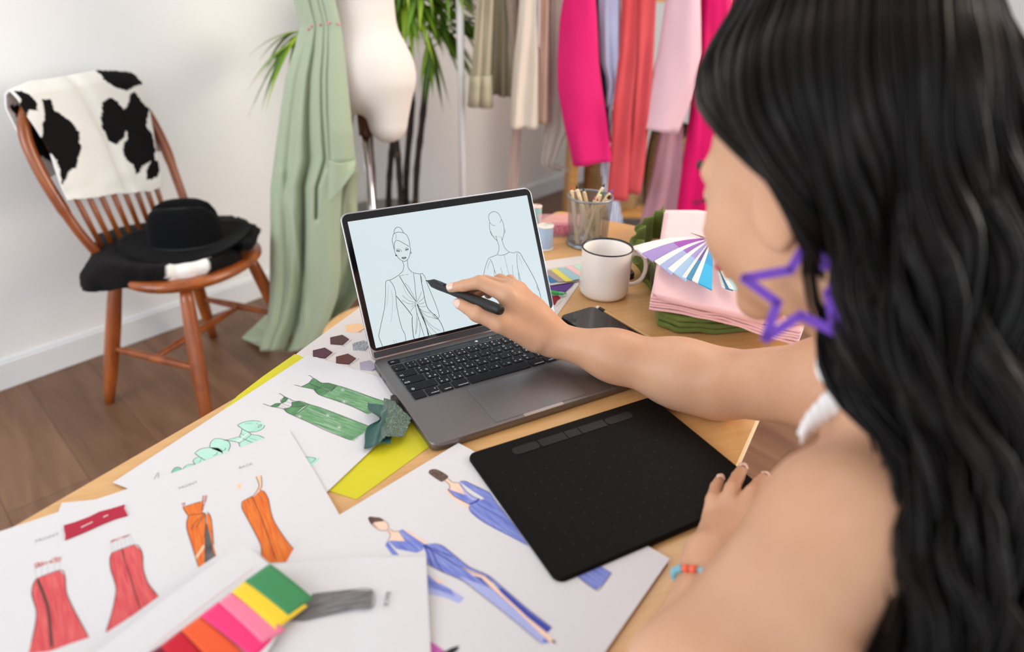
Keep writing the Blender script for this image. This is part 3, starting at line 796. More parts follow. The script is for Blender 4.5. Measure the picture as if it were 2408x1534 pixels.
# ---------------------------------------------------------------- green dress sheet
gd = [M('green watercolour', '5c9468', 0.8, col2='86b489', var=(14, 0.3, 0.7), aniso_scale=(4, 45, 1), aniso_rot=math.radians(20)),
      M('dark green watercolour', '3e7048', 0.8, col2='699f70', var=(60, 0.3, 0.7)),
      M('mint watercolour', 'a3dccb', 0.8, col2='bfe8dc', var=(50, 0.3, 0.7)), M('mint shade', '7cc4b0', 0.8), M('white ink', 'eef6ee', 0.7), M('sepia line', '4a4544', 0.7)]
q3 = lambda x, y: (600 + x / 6.02, 870 + y / 6.02)
q4 = lambda x, y: (390 + x / 6.337, 980 + y / 6.337)
def draw_green(mb, pm):
    f3 = lambda pts: [q3(*p) for p in pts]; f4 = lambda pts: [q4(*p) for p in pts]
    LW = 0.0007
    # upper dress
    mb.fill(pm, f3([(650, 242), (765, 185), (825, 122), (935, 185), (935, 250), (920, 262), (825, 278)]), 1)
    mb.fill(pm, f3([(940, 185), (1040, 190), (1165, 225), (1080, 300), (930, 255)]), 1)
    mb.fill(pm, f3([(825, 280), (925, 255), (1060, 300), (940, 370), (870, 330)]), 1)
    mb.fill(pm, f3([(1165, 225), (1240, 240), (1500, 335), (1850, 450), (1800, 560), (1590, 630), (1380, 520), (940, 370), (1070, 300)]), 0)
    # lower dress
    mb.fill(pm, f3([(215, 515), (290, 480), (375, 475), (330, 525), (240, 530)]), 1); mb.fill(pm, f3([(410, 380), (470, 410), (440, 450), (390, 475), (362, 450)]), 1)
    mb.fill(pm, f3([(525, 455), (620, 445), (760, 490), (700, 520), (515, 525)]), 1); mb.fill(pm, f3([(405, 555), (520, 525), (700, 515), (545, 650), (450, 605)]), 1)
    mb.fill(pm, f3([(762, 490), (900, 530), (1200, 640), (1600, 790), (1560, 870), (1480, 930), (1360, 1000), (1150, 910), (900, 800), (545, 650), (710, 520)]), 0)
    for k in range(26):      # fringe
        t = k / 25; x0 = 1590 - 240 * t; y0 = 790 + 200 * t; L = 60 + 90 * random.random()
        mb.stroke(pm, f3([(x0 - 120, y0 - 45), (x0 + L * 0.5, y0 + L * 0.18)]), 0.0009, random.choice((0, 1, 0)), 0.00015)
    for k in range(40):      # streaks
        for (ax, ay, bx, by) in ((1170, 232, 940, 370), (762, 492, 545, 650)):
            t = random.random(); s0 = random.random() * 0.5; s1 = s0 + 0.2 + 0.3 * random.random()
            x = ax + (bx - ax) * t; y = ay + (by - ay) * t
            ex, ey = (680 if ax > 1000 else 830), (235 if ax > 1000 else 310)
            mb.stroke(pm, f3([(x + ex * s0, y + ey * s0), (x + ex * s1, y + ey * s1)]), 0.0005, random.choice((1, 1, 4)), 0.00018)
    for pts in ([(750, 80), (780, 88), (825, 122)], [(550, 215), (600, 225), (650, 242)], [(650, 242), (765, 185), (825, 122), (935, 185), (1040, 190), (1165, 225), (1300, 265), (1500, 335), (1700, 410), (1830, 450)],
                [(650, 242), (825, 278), (870, 330), (940, 370), (1180, 450), (1380, 525), (1580, 620)], [(760, 190), (860, 235), (1060, 300), (1110, 262), (1165, 225)], [(940, 370), (1080, 300)], [(935, 185), (930, 255)],
                [(338, 335), (370, 350), (405, 378), (412, 395), (362, 430), (375, 470), (390, 478)], [(405, 378), (480, 410), (550, 445), (650, 448), (765, 490), (900, 530), (1200, 640), (1600, 800)],
                [(110, 482), (150, 495), (215, 515), (290, 480), (375, 475)], [(215, 515), (300, 535), (400, 555), (450, 605), (545, 650), (760, 745), (1000, 860), (1350, 1000)], [(545, 650), (640, 590), (765, 490)],
                [(520, 455), (510, 525), (400, 555)], [(510, 525), (620, 522), (710, 510)], [(445, 455), (520, 480)], [(390, 485), (515, 525)], [(365, 510), (430, 540)]):
        mb.stroke(pm, f3(pts), LW, 5, 0.0003)
    for k in range(12):
        mb.stroke(pm, f3([(955 + 17 * k, 195 + 2.2 * k), (950 + 15 * k, 250 + 3 * k)]), 0.0004, 5, 0.0002)
        mb.stroke(pm, f3([(545 + 17 * k, 458 + 2.5 * k), (535 + 15 * k, 515)]), 0.0004, 5, 0.0002)
    for (cx, cy) in ((1240, 290), (1260, 455), (1765, 515), (630, 665), (1030, 650), (1190, 820)):
        for a in range(0, 180, 36):
            dx, dy = 38 * math.cos(math.radians(a)), 26 * math.sin(math.radians(a))
            mb.stroke(pm, f3([(cx - dx, cy - dy), (cx + dx, cy + dy)]), 0.0006, 4, 0.00035)
    # mint ruffled garment
    mb.fill(pm, f4([(1065, 125), (1160, 80), (1300, 62), (1420, 80), (1475, 130), (1440, 185), (1350, 225), (1230, 232), (1140, 180)]), 2, sm=True)
    mb.fill(pm, f4([(1135, 185), (1220, 235), (1250, 265), (1400, 290), (1480, 322), (1110, 455), (1090, 400), (1050, 380), (870, 358), (1010, 325), (1090, 300), (1120, 250)]), 2)
    mb.fill(pm, f4([(720, 335), (790, 325), (870, 350), (930, 370), (965, 440), (930, 525), (860, 550), (650, 465), (670, 385)]), 2)
    mb.fill(pm, f4([(430, 548), (520, 485), (650, 465), (780, 475), (838, 520), (835, 560), (590, 650), (500, 610)]), 2)
    mb.fill(pm, f4([(408, 670), (430, 630), (490, 608), (590, 650), (435, 715)]), 2); mb.fill(pm, f4([(245, 790), (290, 740), (350, 715), (425, 720)]), 2)
    mb.fill(pm, f4([(80, 855), (125, 770), (165, 755), (235, 785), (240, 800)]), 3)
    mb.fill(pm, f4([(2050, 600), (2300, 625), (2155, 770)]), 2)
    for pts in ([(1065, 130), (1160, 85), (1300, 62), (1420, 80)], [(1065, 130), (1140, 185), (1230, 232), (1350, 225)], [(1475, 130), (1440, 185), (1350, 228)], [(1135, 185), (1120, 250), (1090, 300), (1010, 325), (870, 358)],
                [(1220, 235), (1270, 270), (1180, 345), (1095, 405), (1110, 450)], [(1270, 270), (1380, 285), (1470, 322)], [(870, 350), (1050, 380), (1095, 405)], [(1090, 300), (1180, 345), (1290, 390)], [(1120, 255), (1180, 285)],
                [(720, 335), (670, 385), (652, 460)], [(720, 335), (790, 330), (920, 365), (960, 430), (930, 520)], [(430, 548), (520, 485), (650, 465), (780, 475), (838, 520), (838, 560)], [(430, 548), (500, 605), (590, 655)],
                [(490, 608), (430, 630), (408, 670), (435, 715)], [(435, 715), (350, 715), (290, 740), (245, 790), (200, 760), (150, 760), (110, 790), (82, 850)], [(700, 590), (750, 570), (770, 535)], [(840, 515), (880, 500), (890, 470)],
                [(1370, 165), (1410, 120), (1425, 140), (1395, 165), (1370, 165)], [(1250, 325), (1360, 355)], [(2050, 600), (2230, 625), (2160, 700)], [(1340, 95), (1385, 130)], [(540, 610), (500, 690)], [(1180, 110), (1290, 110)]):
        mb.stroke(pm, f4(pts), 0.00055, 5, 0.0003)
    mb.stroke(pm, f4([(1235, 252), (1150, 310), (1095, 365), (1050, 375)]), 0.0017, 4, 0.00035)
    mb.stroke(pm, [(362, 1130), (372, 1112), (374, 1130), (384, 1126)], 0.0004, 5, 0.0003)
gz = TZ + 0.0024
ga = G(725, 835, gz); gb = G(265, 1135, gz)
sheet('sketch_sheet', [(725, 834), (905, 890), (960, 906), (990, 935), (865, 1066), (770, 1156), (690, 1235), (480, 1190), (293, 1143), (265, 1135), (560, 940)], gz, [paper] + gd[0:0], 
      'white sheet with green evening dresses and mint ruffle sketch', 'sketch', None) if False else None
mbg = MB(); pmg = flat_map(gz)
mbg.slab([pmg(*p) for p in [(725, 834), (905, 891), (1010, 924), (865, 1066), (770, 1156), (640, 1280), (293, 1146), (265, 1135)]], Vector((0, 0, 1)), 0.0003, 6)
draw_green(mbg, pmg)
tag(obj('fashion_sketch', mbg, gd + [paper]), 'white sheet with drawings of two green evening dresses and a mint puffed garment', 'drawing')

# ---------------------------------------------------------------- orange and red dress sheet
def rw(name, c1, c2, rot, sc=(5, 60, 1)): return M(name, c1, 0.8, col2=c2, var=(9, 0.3, 0.7), aniso_scale=sc, aniso_rot=math.radians(rot))
od = [paper, rw('orange watercolour', 'd65a24', 'e88838', 59), rw('red watercolour', 'c93f4c', 'de6a68', 52), M('dark brush', '45403f', 0.8, col2='6a6868', var=(90, .3, .7)), M('peach', 'f3cba8', 0.8),
      M('sepia line', '5a3a34', 0.7), M('pale grey line', '9a9ca4', 0.7), M('wine pattern', '9a5560', 0.8, col2='e8c8c0', var=(500, .4, .6)), M('grey pencil', '6a6b72', 0.7)]
q5 = lambda x, y: (400 + x / 5.9, 1080 + y / 5.9)
q6 = lambda x, y: (x / 5.4, 1250 + y / 5.4)
def draw_orange(mb, pm):
    f5 = lambda pts: [q5(*p) for p in pts]; f6 = lambda pts: [q6(*p) for p in pts]
    # left orange dress
    mb.fill(pm, f5([(175, 680), (250, 645), (445, 585), (450, 700), (440, 740), (490, 765), (250, 790), (220, 760)]), 1)
    mb.fill(pm, f5([(245, 790), (490, 765), (478, 1450), (395, 1505), (350, 1350), (290, 1160), (235, 980), (232, 860)]), 1)
    mb.fill(pm, f5([(505, 770), (530, 750), (565, 810), (590, 1000), (600, 1200), (645, 1345), (600, 1320), (560, 1060), (515, 930)]), 1)
    mb.fill(pm, f5([(495, 860), (520, 940), (560, 1080), (600, 1250), (635, 1345), (475, 1450), (480, 1150)]), 3)
    mb.fill(pm, f5([(455, 510), (525, 495), (470, 690), (450, 720)]), 7); mb.fill(pm, f5([(155, 620), (200, 598), (218, 625), (200, 665), (175, 670)]), 7)
    mb.fill(pm, f5([(350, 1360), (470, 1180), (480, 1230), (365, 1395)]), 4, 0.0002)
    for pts in ([(175, 680), (250, 645), (445, 585)], [(455, 510), (450, 700), (440, 740), (490, 765), (495, 900), (480, 1100)], [(175, 680), (250, 790), (232, 860), (235, 980), (290, 1160), (395, 1505)], [(515, 735), (565, 810), (590, 1000), (605, 1200)],
                [(490, 770), (350, 880), (290, 990)], [(480, 790), (390, 900), (370, 960)], [(250, 790), (330, 770), (490, 765)]): mb.stroke(pm, f5(pts), 0.0006, 5, 0.0003)
    # right orange dress
    mb.fill(pm, f5([(1000, 590), (1130, 520), (1160, 520), (1260, 430), (1310, 460), (1365, 560), (1390, 690), (1440, 860), (1600, 1110), (1815, 1370), (1720, 1425), (1380, 1440), (1265, 1345), (1255, 1190), (1100, 880), (1000, 690)]), 1)
    mb.fill(pm, f5([(1190, 242), (1265, 225), (1275, 370), (1250, 430), (1165, 495), (1235, 370)]), 4); mb.fill(pm, f5([(925, 350), (985, 340), (990, 400), (960, 425), (935, 390)]), 4)
    for pts in ([(1000, 590), (1130, 520), (1160, 500), (1235, 380), (1190, 242)], [(1265, 225), (1275, 370), (1250, 430), (1310, 460), (1365, 560), (1390, 690), (1440, 860), (1600, 1110), (1815, 1370)], [(1000, 590), (1000, 690), (1100, 880), (1255, 1190), (1265, 1345)],
                [(1130, 520), (1220, 700), (1330, 1000), (1480, 1430)], [(1075, 570), (1110, 640)], [(1215, 470), (1300, 600)]): mb.stroke(pm, f5(pts), 0.0006, 5, 0.0003)
    # red dresses
    mb.fill(pm, f6([(465, 600), (755, 495), (825, 570), (845, 780), (930, 980), (1130, 1350), (860, 1440), (640, 1525), (360, 1560), (455, 1150), (460, 1000), (405, 810), (420, 680)]), 2)
    mb.fill(pm, f6([(1420, 275), (1705, 172), (1790, 240), (1812, 330), (1820, 480), (1880, 660), (2015, 830), (1700, 1060), (1345, 1290), (1430, 1000), (1475, 730), (1410, 500), (1395, 350)]), 2)
    mb.fill(pm, f6([(425, 410), (560, 380), (610, 392), (690, 330), (795, 322), (760, 395), (610, 410), (450, 475)]), 7)
    mb.fill(pm, f6([(1395, 120), (1660, 30), (1655, 55), (1540, 95), (1405, 150)]), 7)
    for pts in ([(465, 600), (755, 495), (825, 570), (845, 780), (930, 980), (1130, 1350)], [(465, 600), (420, 680), (405, 810), (460, 1000), (455, 1150), (400, 1420)], [(475, 610), (590, 860), (630, 1150), (660, 1500)],
                [(1420, 275), (1705, 172), (1790, 240), (1815, 330), (1820, 480), (1880, 660), (2015, 830)], [(1420, 275), (1395, 350), (1410, 500), (1475, 730), (1430, 1000), (1345, 1280)]): mb.stroke(pm, f6(pts), 0.0006, 5, 0.0003)
    mb.stroke(pm, f6([(475, 610), (560, 820), (610, 980), (640, 1250), (660, 1480)]), 0.0022, 5, 0.00025); mb.stroke(pm, f6([(1548, 228), (1590, 400)]), 0.0018, 5, 0.0003); mb.stroke(pm, f6([(1590, 400), (1690, 700), (1780, 1000)]), 0.0008, 5, 0.0003)
    for a, b in (((440, 475), (465, 600)), ((525, 430), (535, 575)), ((600, 410), (612, 545)), ((690, 400), (692, 515)), ((755, 395), (757, 495)), ((1405, 150), (1425, 275)), ((1440, 140), (1455, 265)), ((1490, 120), (1500, 245)), ((1535, 100), (1548, 228)), ((1580, 80), (1610, 205)), ((1625, 60), (1660, 190)), ((1655, 45), (1705, 172))):
        mb.stroke(pm, f6([a, b]), 0.0004, 6, 0.0002)
    for t, p, q in (('FRONT', (122, 425), (262, 375)), ('BACK', (960, 140), (1080, 100))): pen_text(mb, pm, t, q5(*p), q5(*q), 0.0058, 6)
    pen_text(mb, pm, 'FRONT', q6(445, 150), q6(610, 95), 0.0060, 6)
mb = MB(); oz0 = TZ + 0.0030; pm = flat_map(oz0)
mb.slab([pm(*p) for p in [(145, 1183), (246, 1173), (420, 1150), (700, 1250), (560, 1560), (-60, 1700), (60, 1420)]], Vector((0, 0, 1)), 0.0003, 0)
tag(obj('blank_sheet', mb, [paper]), 'blank white sheet peeking out under the orange and red dress drawing', 'paper')
mb = MB(); oz = TZ + 0.0036; pm = flat_map(oz)
mb.slab([pm(*p) for p in [(-190, 1312), (0, 1250), (285, 1155), (480, 1086), (681, 1013), (740, 1110), (793, 1202), (860, 1330), (940, 1500), (700, 1850), (200, 2100), (-300, 1900)]], Vector((0, 0, 1)), 0.0003, 0)
draw_orange(mb, pm)
tag(obj('fashion_sketch', mb, od), 'large white sheet with two orange and two red gown drawings', 'drawing')
# red fabric strip stitched to it
mb = MB(); pm = flat_map(oz + 0.0012); q1 = lambda x, y: (x / 3.168, 1100 + y / 3.168)
rs = [(475, 430), (560, 405), (660, 368), (740, 328), (830, 305), (928, 275), (922, 300), (938, 330), (950, 355), (860, 380), (760, 420), (640, 475), (485, 538), (486, 500), (478, 468)]
mb.slab([pm(*q1(*p)) for p in rs], Vector((0, 0, 1)), 0.001, 0)
s1_ = tag(obj('fabric_strip', mb, [M('crimson wool', 'ad0d34', 0.9, bump=(900, 0.3, 0.0004), sheen=0.3)]), 'crimson fabric strip stitched on the red dress drawing', 'fabric sample')
for a, b in (((605, 447), (690, 405)), ((770, 370), (805, 353))):
    mb = MB(); pA = flat_map(oz + 0.0018); mb.tube([pA(*q1(*a)), pA(*q1(*b))], 0.0006, 6)
    obj('stitch', mb, M('white thread', 'ecd9d9', 0.8), s1_)

# ---------------------------------------------------------------- blue dress sheet
def bw(name, c1, c2, rot): return M(name, c1, 0.8, col2=c2, var=(10, 0.3, 0.7), aniso_scale=(5, 60, 1), aniso_rot=math.radians(rot))
bd = [paper, bw('blue watercolour', '5a6cc8', '93a0dc', 42), M('deep blue', '3f49a8', 0.8), M('skin tint', 'f3d3bd', 0.8), M('brown hair paint', '4b3a36', 0.8, col2='735c52', var=(200, .3, .7)), M('fine line', '6c5a60', 0.7),
      M('magenta marker', 'c04fa8', 0.8, col2='d070bb', var=(300, .3, .7)), M('black marker', '26262a', 0.8), M('pale blue', 'aab4e6', 0.8)]
q7 = lambda x, y: (850 + x / 5.733, 1080 + y / 5.733)
q8 = lambda x, y: (980 + x / 5.017, 1260 + y / 5.017)
def draw_blue(mb, pm):
    f7 = lambda pts: [q7(*p) for p in pts]; f8 = lambda pts: [q8(*p) for p in pts]
    # upper figure
    mb.fill(pm, f7([(1110, 290), (1165, 260), (1220, 310), (1310, 320), (1420, 490), (1180, 420), (1190, 370)]), 3)
    mb.fill(pm, f7([(905, 185), (920, 150), (975, 135), (1040, 150), (1160, 220), (1160, 260), (1100, 300), (1060, 300), (940, 220)]), 4, sm=True)
    mb.fill(pm, f7([(1145, 440), (1160, 410), (1250, 510), (1440, 600), (1450, 690), (1400, 640), (1200, 510)]), 3)
    mb.fill(pm, f7([(1160, 405), (1400, 485), (1580, 540), (1500, 620), (1450, 610), (1260, 510)]), 1, 0.00015)
    mb.fill(pm, f7([(1310, 320), (1330, 300), (1400, 430), (1560, 520), (1590, 540), (1500, 560), (1400, 480)]), 8, 0.00016)
    mb.fill(pm, f7([(1320, 305), (1400, 300), (1500, 350), (1730, 450), (1900, 700), (1700, 620), (1640, 520), (1500, 430), (1400, 360)]), 1, 0.00014)
    mb.fill(pm, f7([(1500, 600), (1640, 540), (1860, 630), (2080, 920), (2260, 1180), (2000, 1040), (1660, 860), (1480, 720), (1450, 640)]), 1, 0.00017)
    mb.stroke(pm, f7([(1450, 615), (1540, 580), (1590, 535)]), 0.0024, 2, 0.0003)
    for pts in ([(1120, 290), (1180, 340), (1190, 400), (1165, 405)], [(1165, 265), (1230, 315), (1310, 320)], [(1450, 640), (1480, 720), (1660, 860), (2000, 1040), (2230, 1160)], [(1560, 620), (1800, 740), (2000, 900)], [(1330, 300), (1400, 300), (1520, 355), (1720, 450)],
                [(1600, 545), (1860, 640)], [(1160, 410), (1260, 510), (1450, 610)], [(1310, 322), (1480, 500), (1590, 540)]): mb.stroke(pm, f7(pts), 0.0006, 5 if pts[0][0] < 1400 else 2, 0.0003)
    for k in range(7): mb.stroke(pm, f7([(1290 + 18 * k, 395 + 14 * k), (1292 + 18 * k, 403 + 14 * k)]), 0.0009, 5, 0.0003, sm=False)
    # lower figure
    mb.fill(pm, f7([(150, 850), (300, 830), (350, 880), (365, 930), (345, 965), (250, 960), (180, 920)]), 3, sm=True)
    mb.fill(pm, f7([(85, 800), (110, 775), (160, 780), (250, 790), (320, 835), (165, 855), (150, 880), (190, 940), (120, 870)]), 4, sm=False)
    mb.fill(pm, f7([(350, 960), (380, 945), (420, 970), (510, 975), (600, 1120), (360, 1100), (385, 1040)]), 3)
    mb.fill(pm, f7([(320, 1165), (350, 1110), (420, 1200), (505, 1295), (420, 1295)]), 1, 0.00018)
    mb.fill(pm, f7([(350, 1100), (590, 1110), (840, 1140), (830, 1230), (740, 1265), (470, 1210)]), 1, 0.00015)
    mb.fill(pm, f7([(500, 970), (555, 950), (700, 1050), (850, 1150), (830, 1180), (600, 1120)]), 1, 0.00017)
    mb.fill(pm, f7([(555, 950), (600, 955), (780, 1060), (900, 1140), (840, 1150), (700, 1050)]), 3, 0.00016)
    mb.fill(pm, f8([(70, 105), (200, 95), (300, 120), (430, 220), (620, 370), (840, 470), (1000, 600), (1300, 860), (1600, 1090), (1540, 1155), (1400, 1080), (1640, 1250), (1480, 1280), (1100, 960), (680, 620), (530, 530), (320, 440), (120, 330), (105, 200)]), 1, 0.00014)
    mb.fill(pm, f8([(500, 480), (860, 620), (1250, 950), (1500, 1200), (1480, 1285), (1100, 970), (680, 630)]), 8, 0.00016)
    mb.fill(pm, f8([(680, 480), (760, 500), (900, 640), (1000, 620), (1320, 900), (1590, 1095), (1530, 1155), (1200, 880), (1000, 700)]), 2, 0.00017)
    mb.fill(pm, f8([(500, 355), (600, 400), (700, 440), (800, 470), (900, 560), (1000, 680), (1300, 960), (1560, 1170), (1640, 1275), (1580, 1270), (1480, 1180), (1150, 860), (880, 620), (760, 500), (660, 470)]), 3, 0.00019)
    mb.fill(pm, f8([(1590, 1255), (1610, 1225), (1650, 1285)]), 7, 0.0002)
    mb.fill(pm, f8([(1130 - 1010, 455), (250, 550), (430, 650), (560, 740), (500, 800), (330, 730), (140, 690)]), 8, 0.00014); mb.fill(pm, f8([(125, 460), (250, 560), (400, 640), (450, 720), (300, 660), (135, 620)]), 1, 0.00016)
    mb.fill(pm, f8([(165, 490), (250, 520), (345, 545), (260, 565)]), 3, 0.0002)
    mb.fill(pm, f8([(1870, 470), (2150, 350), (2300, 440), (2200, 580), (2115, 645)]), 1, 0.00014)
    mb.fill(pm, f8([(165, 1250), (310, 1350), (500, 1500), (100, 1500)]), 6, 0.00014); mb.fill(pm, f8([(300, 1390), (400, 1330), (500, 1300), (490, 1350), (400, 1420)]), 7, 0.0002)
    for pts in ([(70, 120), (180, 190), (240, 330), (320, 440)], [(75, 115), (260, 220), (500, 380)], [(80, 110), (200, 160), (430, 260)], [(90, 130), (150, 260), (180, 370)]): mb.stroke(pm, f8(pts), 0.0011, 2, 0.0003)
    for pts in ([(105, 330), (320, 440), (530, 530), (680, 640), (1100, 970), (1470, 1280)], [(200, 95), (300, 120), (430, 220), (620, 370), (840, 470), (1000, 600), (1300, 860), (1600, 1090)], [(500, 355), (650, 440), (780, 470), (900, 560)], [(2300, 440), (2200, 580), (2115, 645), (1900, 490)]):
        mb.stroke(pm, f8(pts), 0.0006, 5, 0.0003)
    for pts in ([(350, 960), (390, 1020), (360, 1100)], [(380, 945), (440, 980), (510, 975)], [(500, 970), (590, 1110)], [(230, 930), (200, 905)], [(300, 850), (285, 870)], [(330, 920), (310, 935)], [(160, 860), (200, 930), (240, 960), (340, 965), (365, 900), (320, 835)]): mb.stroke(pm, f7(pts), 0.0005, 5, 0.0003)
mb = MB(); bz = TZ + 0.0005 + 0.0040; pm = flat_map(bz)
mb.slab([pm(*p) for p in [(1078, 1042), (1330, 1175), (1575, 1314), (1415, 1545), (1180, 1830), (620, 1600), (640, 1380), (704, 1268)]], Vector((0, 0, 1)), 0.0003, 0)
draw_blue(mb, pm)
tag(obj('fashion_sketch', mb, bd), 'white sheet with long blue gown drawings, partly under the graphics tablet', 'drawing')

# ---------------------------------------------------------------- creased sheet with the grey skirt
sz = TZ + 0.0052
grey_sk = M('grey marker', '5c5a5c', 0.8, col2='8d8b8e', var=(12, .3, .7), aniso_scale=(4, 60, 1), aniso_rot=math.radians(-16))
z3 = lambda x, y: (560 + x / 2.408, 1060 + y / 2.408)
mb = MB()
def crease(px, py, h): p = G(px, py, sz + h); return p
rows = [[(560, 1340, .004), (632, 1330, .006), (820, 1312, .001), (1002, 1310, .003)], [(500, 1420, .004), (620, 1420, .006), (822, 1400, .003), (1006, 1400, .004)],
        [(440, 1560, .002), (600, 1560, .003), (828, 1540, .001), (1013, 1540, .002)], [(380, 1750, .001), (560, 1750, .001), (830, 1720, .001), (1020, 1700, .001)]]
vs = [crease(*c_) for r_ in rows for c_ in r_]
mb.add(vs, [(4 * j + i, 4 * (j + 1) + i, 4 * (j + 1) + i + 1, 4 * j + i + 1) for j in range(3) for i in range(3)], 0, False)
pms = flat_map(sz + 0.0052)
def f9(pts): return [z3(*p) for p in pts]
mb.fill(pms, f9([(270, 965), (370, 960), (640, 895), (755, 888), (760, 790), (630, 792), (420, 815), (385, 860)]), 1, 0)
for pts in ([(420, 812), (630, 790), (755, 788), (762, 888), (640, 895), (370, 962)], [(420, 880), (640, 842), (755, 835)], [(400, 910), (640, 870), (750, 862)]): mb.stroke(pms, f9(pts), 0.0006, 2, 0.0002)
pen_text(mb, pms, 'BACK', z3(838, 800), z3(828, 850), 0.006, 2)
tag(mod_solid(obj('fashion_sketch', mb, [paper, grey_sk, od[8]]), 0.0003), 'creased white sheet with a dark grey trouser drawing at the bottom edge', 'drawing')

# ---------------------------------------------------------------- folded card with fabric colour swatches
fz = TZ + 0.0155
fo = empty('fabric_swatch_card', G(480, 1470, TZ), 'folded white sample card with six bright fabric swatches, bottom left', 'sample card')
mb = MB(); pm = flat_map(fz)
P1 = [(572, 1278), (632, 1328), (360, 1545), (120, 1720), (40, 1640), (240, 1525), (400, 1400)]
mb.slab([pm(*p) for p in P1], Vector((0, 0, 1)), 0.0009, 0)
mb.stroke(pm, [(600, 1334), (480, 1424), (350, 1530)], 0.0010, 1, 0.0002)
mb.slab([flat_map(fz - 0.0012)(*p) for p in [(625, 1325), (640, 1335), (700, 1420), (560, 1640), (200, 1750), (300, 1590)]], Vector((0, 0, 1)), 0.0009, 0)
mb.slab([flat_map(sz + 0.0072)(*p) for p in [(560, 1300), (620, 1345), (350, 1560), (100, 1740), (20, 1660), (240, 1540)]], Vector((0, 0, 1)), 0.0009, 0)
obj('card', mb, [paper, M('pale pink print', 'e6c9cb', 0.8)], fo)
sw = [('1', '3f8a58', 'green felt swatch', [(2010, 720), (2325, 940), (2140, 1070), (1828, 850)]), ('2', 'f2cf36', 'yellow swatch', [(1825, 850), (2285, 1000), (2045, 1178), (1728, 930)]),
      ('3', 'ee7f9e', 'light pink swatch', [(1725, 935), (2120, 1180), (1945, 1275), (1632, 1010)]), ('4', 'f2387a', 'hot pink swatch', [(1630, 1005), (2020, 1250), (1880, 1390), (1492, 1110)]),
      ('5', 'ea5a2c', 'orange swatch', [(1490, 1112), (1860, 1400), (1700, 1560), (1352, 1215)]), ('6', 'c4142c', 'red swatch', [(1350, 1215), (1640, 1480), (1480, 1640), (1195, 1335)]), ('7', '7a1530', 'wine swatch', [(1195, 1335), (1500, 1600), (1300, 1760), (1100, 1395)])]
for k, (n_, c_, lb, pts) in enumerate(sw):
    zz = fz + 0.0016 + 0.0009 * (6 - k)
    mb = MB(); pm = flat_map(zz); P = [pm(*q1(*p)) for p in pts]
    a, b, c2_, d2_ = P
    def fn(u, v, a=a, b=b, c2_=c2_, d2_=d2_):
        p = (a.lerp(b, u)).lerp(d2_.lerp(c2_, u), v); p.z -= 0.006 * u * u; return p
    mb.grid(fn, 14, 6); o = obj('swatch', mb, M(lb, c_, 0.9, bump=(900, 0.25, 0.0004), sheen=0.3), fo); mod_solid(o, 0.0011, -1); o['label'] = lb

# ---------------------------------------------------------------- loose fabric samples by the laptop
def drape(name, px, mat, label, cat, z0, amp, freq, seed, nu=36, nv=36, th=0.0006, fold=None, edge=0.0):
    """bilinear patch over four pixel corners, with cloth-like undulation"""
    P = [G(x, y, z0) for x, y in px]
    def fn(u, v):
        p = P[0].lerp(P[1], u).lerp(P[3].lerp(P[2], u), v)
        h = amp * (0.5 + 0.5 * fnoise(u * freq + seed, v * freq, seed)) + (fold(u, v) if fold else 0)
        w = edge * fnoise(u * 9 + seed, v * 9, 3.0)
        return Vector((p.x + w, p.y + edge * fnoise(u * 9, v * 9 + seed, 7.0), z0 + h))
    mb = MB(); mb.grid(fn, nu, nv)
    o = obj(name, mb, mat); mod_solid(o, th, 1); return tag(o, label, cat)
teal = M('teal satin', '1d5049', 0.38, sheen=0.3, bump=(700, 0.1, 0.0003))
glit = M('sequin fabric', '3f5a4c', 0.3, metal=0.5, col2='c9d6cc', var=(1400, 0.52, 0.66), bump=(1300, 0.8, 0.001))
glit2 = M('dark sequin fabric', '2a2420', 0.3, metal=0.5, col2='9a8674', var=(1400, 0.55, 0.7), bump=(1300, 0.8, 0.001))
z0 = gz + 0.001
drape('sequin_swatch', [(918, 934), (945, 928), (968, 990), (925, 1015)], glit2, 'dark bronze sequin fabric scrap tucked against the laptop', 'fabric sample', z0, 0.002, 2, 2.0, th=0.0006, edge=0.002, fold=lambda u, v: 0.006 * math.exp(-((v - .25) / .2) ** 2))
drape('sequin_swatch', [(903, 938), (968, 978), (950, 1022), (893, 1042)], glit, 'silver green sequin fabric scrap beside the laptop corner', 'fabric sample', z0 + 0.009, 0.003, 3, 5.0, th=0.0006, edge=0.002, fold=lambda u, v: 0.004 * math.sin(u * 5))
mb = MB()
PT = [G(x, y, z0) for x, y in [(866, 958), (934, 978), (920, 1056), (856, 1060)]]
def tfn(u, v):
    p = PT[0].lerp(PT[1], u).lerp(PT[3].lerp(PT[2], u), v)
    pull = 0.020 * math.exp(-((v - 0.38) / 0.14) ** 2) * max(0, 1 - u * 1.8)
    d = (PT[1] - PT[0]).normalized()
    p = p + d * pull
    p.z = z0 + 0.0128 + 0.0038 * fnoise(u * 2.2, v * 2.2 + 3, 1.1) + 0.0035 * math.exp(-((u + 0.35 * v - 0.75) / 0.10) ** 2) * (1 - v * 0.6) - 0.005 * (1 - u) * (1 - math.exp(-((v - 0.38) / 0.2) ** 2)) - 0.004 * v
    p.x += 0.0015 * fnoise(u * 5, v * 5, 9); p.y += 0.0015 * fnoise(u * 5 + 9, v * 5, 2)
    return p
mb.grid(tfn, 50, 50); o = obj('satin_swatch', mb, teal); mod_solid(o, 0.0006, 1); tag(o, 'crumpled teal satin fabric scrap on the green dress drawing', 'fabric sample')
